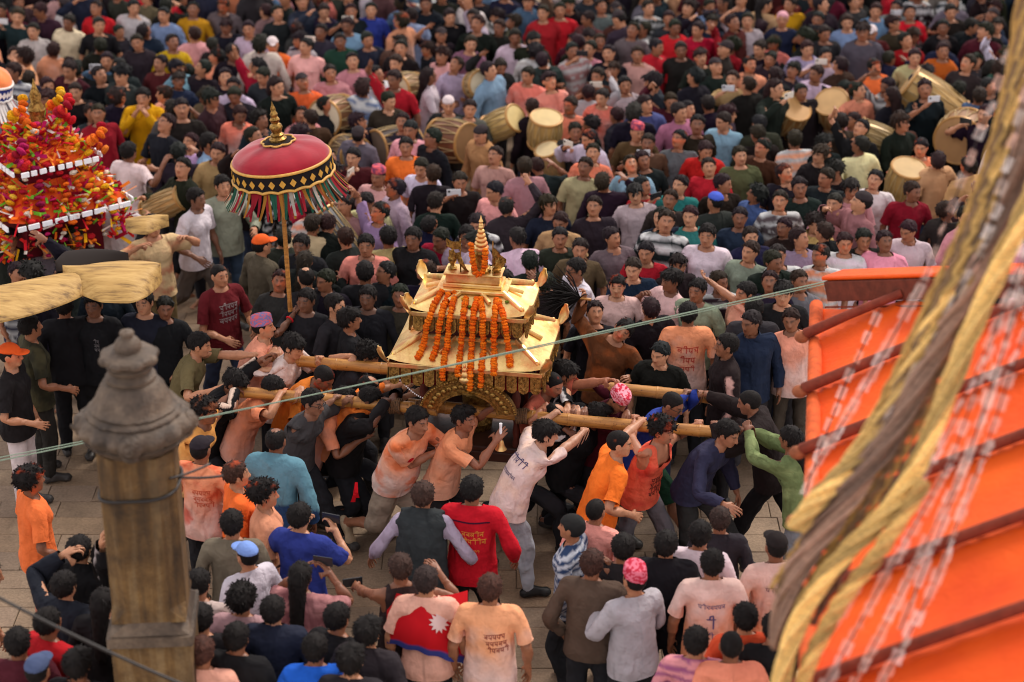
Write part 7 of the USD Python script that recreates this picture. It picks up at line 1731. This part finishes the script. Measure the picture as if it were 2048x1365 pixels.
ORD = ['leftmost', 'second from left', 'third from left', 'fourth from left', 'fifth from left', 'sixth from left', 'seventh from left', 'eighth from left', 'ninth from left', 'tenth from left', 'eleventh from left', 'twelfth from left']
for b, cs in byb.items():
    if len(cs) == 1: cs[0]['label'] = b; continue
    byr = defaultdict(list)
    for c in cs: byr[(min(4, int(max(c['y'], 0) // 115)), min(6, int(np.clip(c['x'], 0, 2047) // 293)))].append(c)
    for (r, k), rs in byr.items():
        rs.sort(key=lambda c: c['x'])
        for i, c in enumerate(rs):
            pre = '' if len(rs) == 1 else f'{ORD[i]} '
            c['label'] = f"{b}, {pre}{ROW[r]} {COLN[k]}"
phone_n = 0
crowd.sort(key=lambda c: -c['y'])
N_OWN = 300 - len(KNOWN)
for i, c in enumerate(crowd):
    r = np.random.default_rng(5000 + i)
    sc = 0.935 * (c['z'] / 1.55) * r.uniform(0.99, 1.01)
    p = at(c['x'], c['y'], c['z'])
    col = np.clip(np.array(COL[c['c']]) * r.uniform(0.75, 1.08) + r.normal(0, 5, 3), 8, 235)
    lod = 'lo' if i < N_OWN else 'far'
    POOL = None if i < N_OWN else (POOL if POOL is not None else {})
    hd = c['hd'] + r.normal(0, 6)
    B = pose(p, rad(hd), lean=rad(r.normal(3, 4)), side=rad(r.normal(0, 4)), hyaw=rad(r.normal(0, 26)), hpitch=rad(r.normal(-5, 10)), hroll=rad(r.normal(0, 4)), arms=ARMS[c['a']], scale=sc)
    lab = c['label']
    person(B, lab, lod, hair=HK[c['h']], hair_c=CAPC.get(c['h']) if c['h'] in CAPC else (r.uniform(22, 44), r.uniform(18, 32), r.uniform(16, 28)), top=(c['g'], col), legs=('trousers', np.array([(34, 33, 38), (50, 48, 52), (52, 60, 82), (70, 62, 54)][int(r.integers(4))])), shoes=None,
           powder=(214, 92, 44) if (c['c'] in ('orange', 'salmon', 'peach') and r.random() < 0.5) or r.random() < 0.06 else None, beard=0.5 if r.random() < 0.3 else 0, seed=6000 + i, wrinkle=0.012, hem=(218, 186, 178) if c['c'] in ('peach', 'salmon') and r.random() < 0.6 else None,
           hatpattern=(120, 60, 90) if c['h'] == 't' else None, stripes=((190, 190, 190), 0.09, 0.4) if r.random() < 0.05 else None)
    if c['a'] == 'p' and abs((hd + 180) % 360 - 180) > 110 and phone_n < 24 and c['h'] != 'u':
        Rh, th = B['hand_r']; q = Rh @ (WR + ARM * 0.11) + th
        t = thing('smartphone', f"{['pale', 'black', 'silver'][phone_n % 3]} smartphone held up by person in {c['short']}, {ROW[min(4, int(max(c['y'], 0) // 115))]} {COLN[min(6, int(np.clip(c['x'], 0, 2047) // 293))]}", 'phone', q, rad(hd))
        part('case', box(0.15, 0.010, 0.075, (0, 0, 0.02), 0.003), 'phone_glass', t, cd=lin([(210, 200, 186), (30, 30, 32), (196, 196, 200)][phone_n % 3]))
        part('lens', box(0.022, 0.004, 0.022, (0.05, 0.006, 0.035), 0.001), 'phone_glass', t, cd=lin((16, 16, 18)))
        phone_n += 1
stuff = thing('far_crowd', 'dense far crowd of onlookers filling the top of the picture', 'crowd', kind='stuff')
for (name, matn), items in POOL.items():
    off, V, Fc, Cc, Rr = 0, [], [], [], []
    for w, f, cd, rs in items:
        V.append(w); Fc.append(f + off); Cc.append(cd); Rr.append(rs); off += len(w)
    part({'body': 'bodies', 'shirt': 'shirts', 'jacket': 'jackets'}.get(name, name), (np.vstack(V), np.vstack(Fc)), matn, stuff, True, np.vstack(Cc), np.vstack(Rr))
POOL = None
print('people', len(crowd), len(fill), 'tris', tri_count())
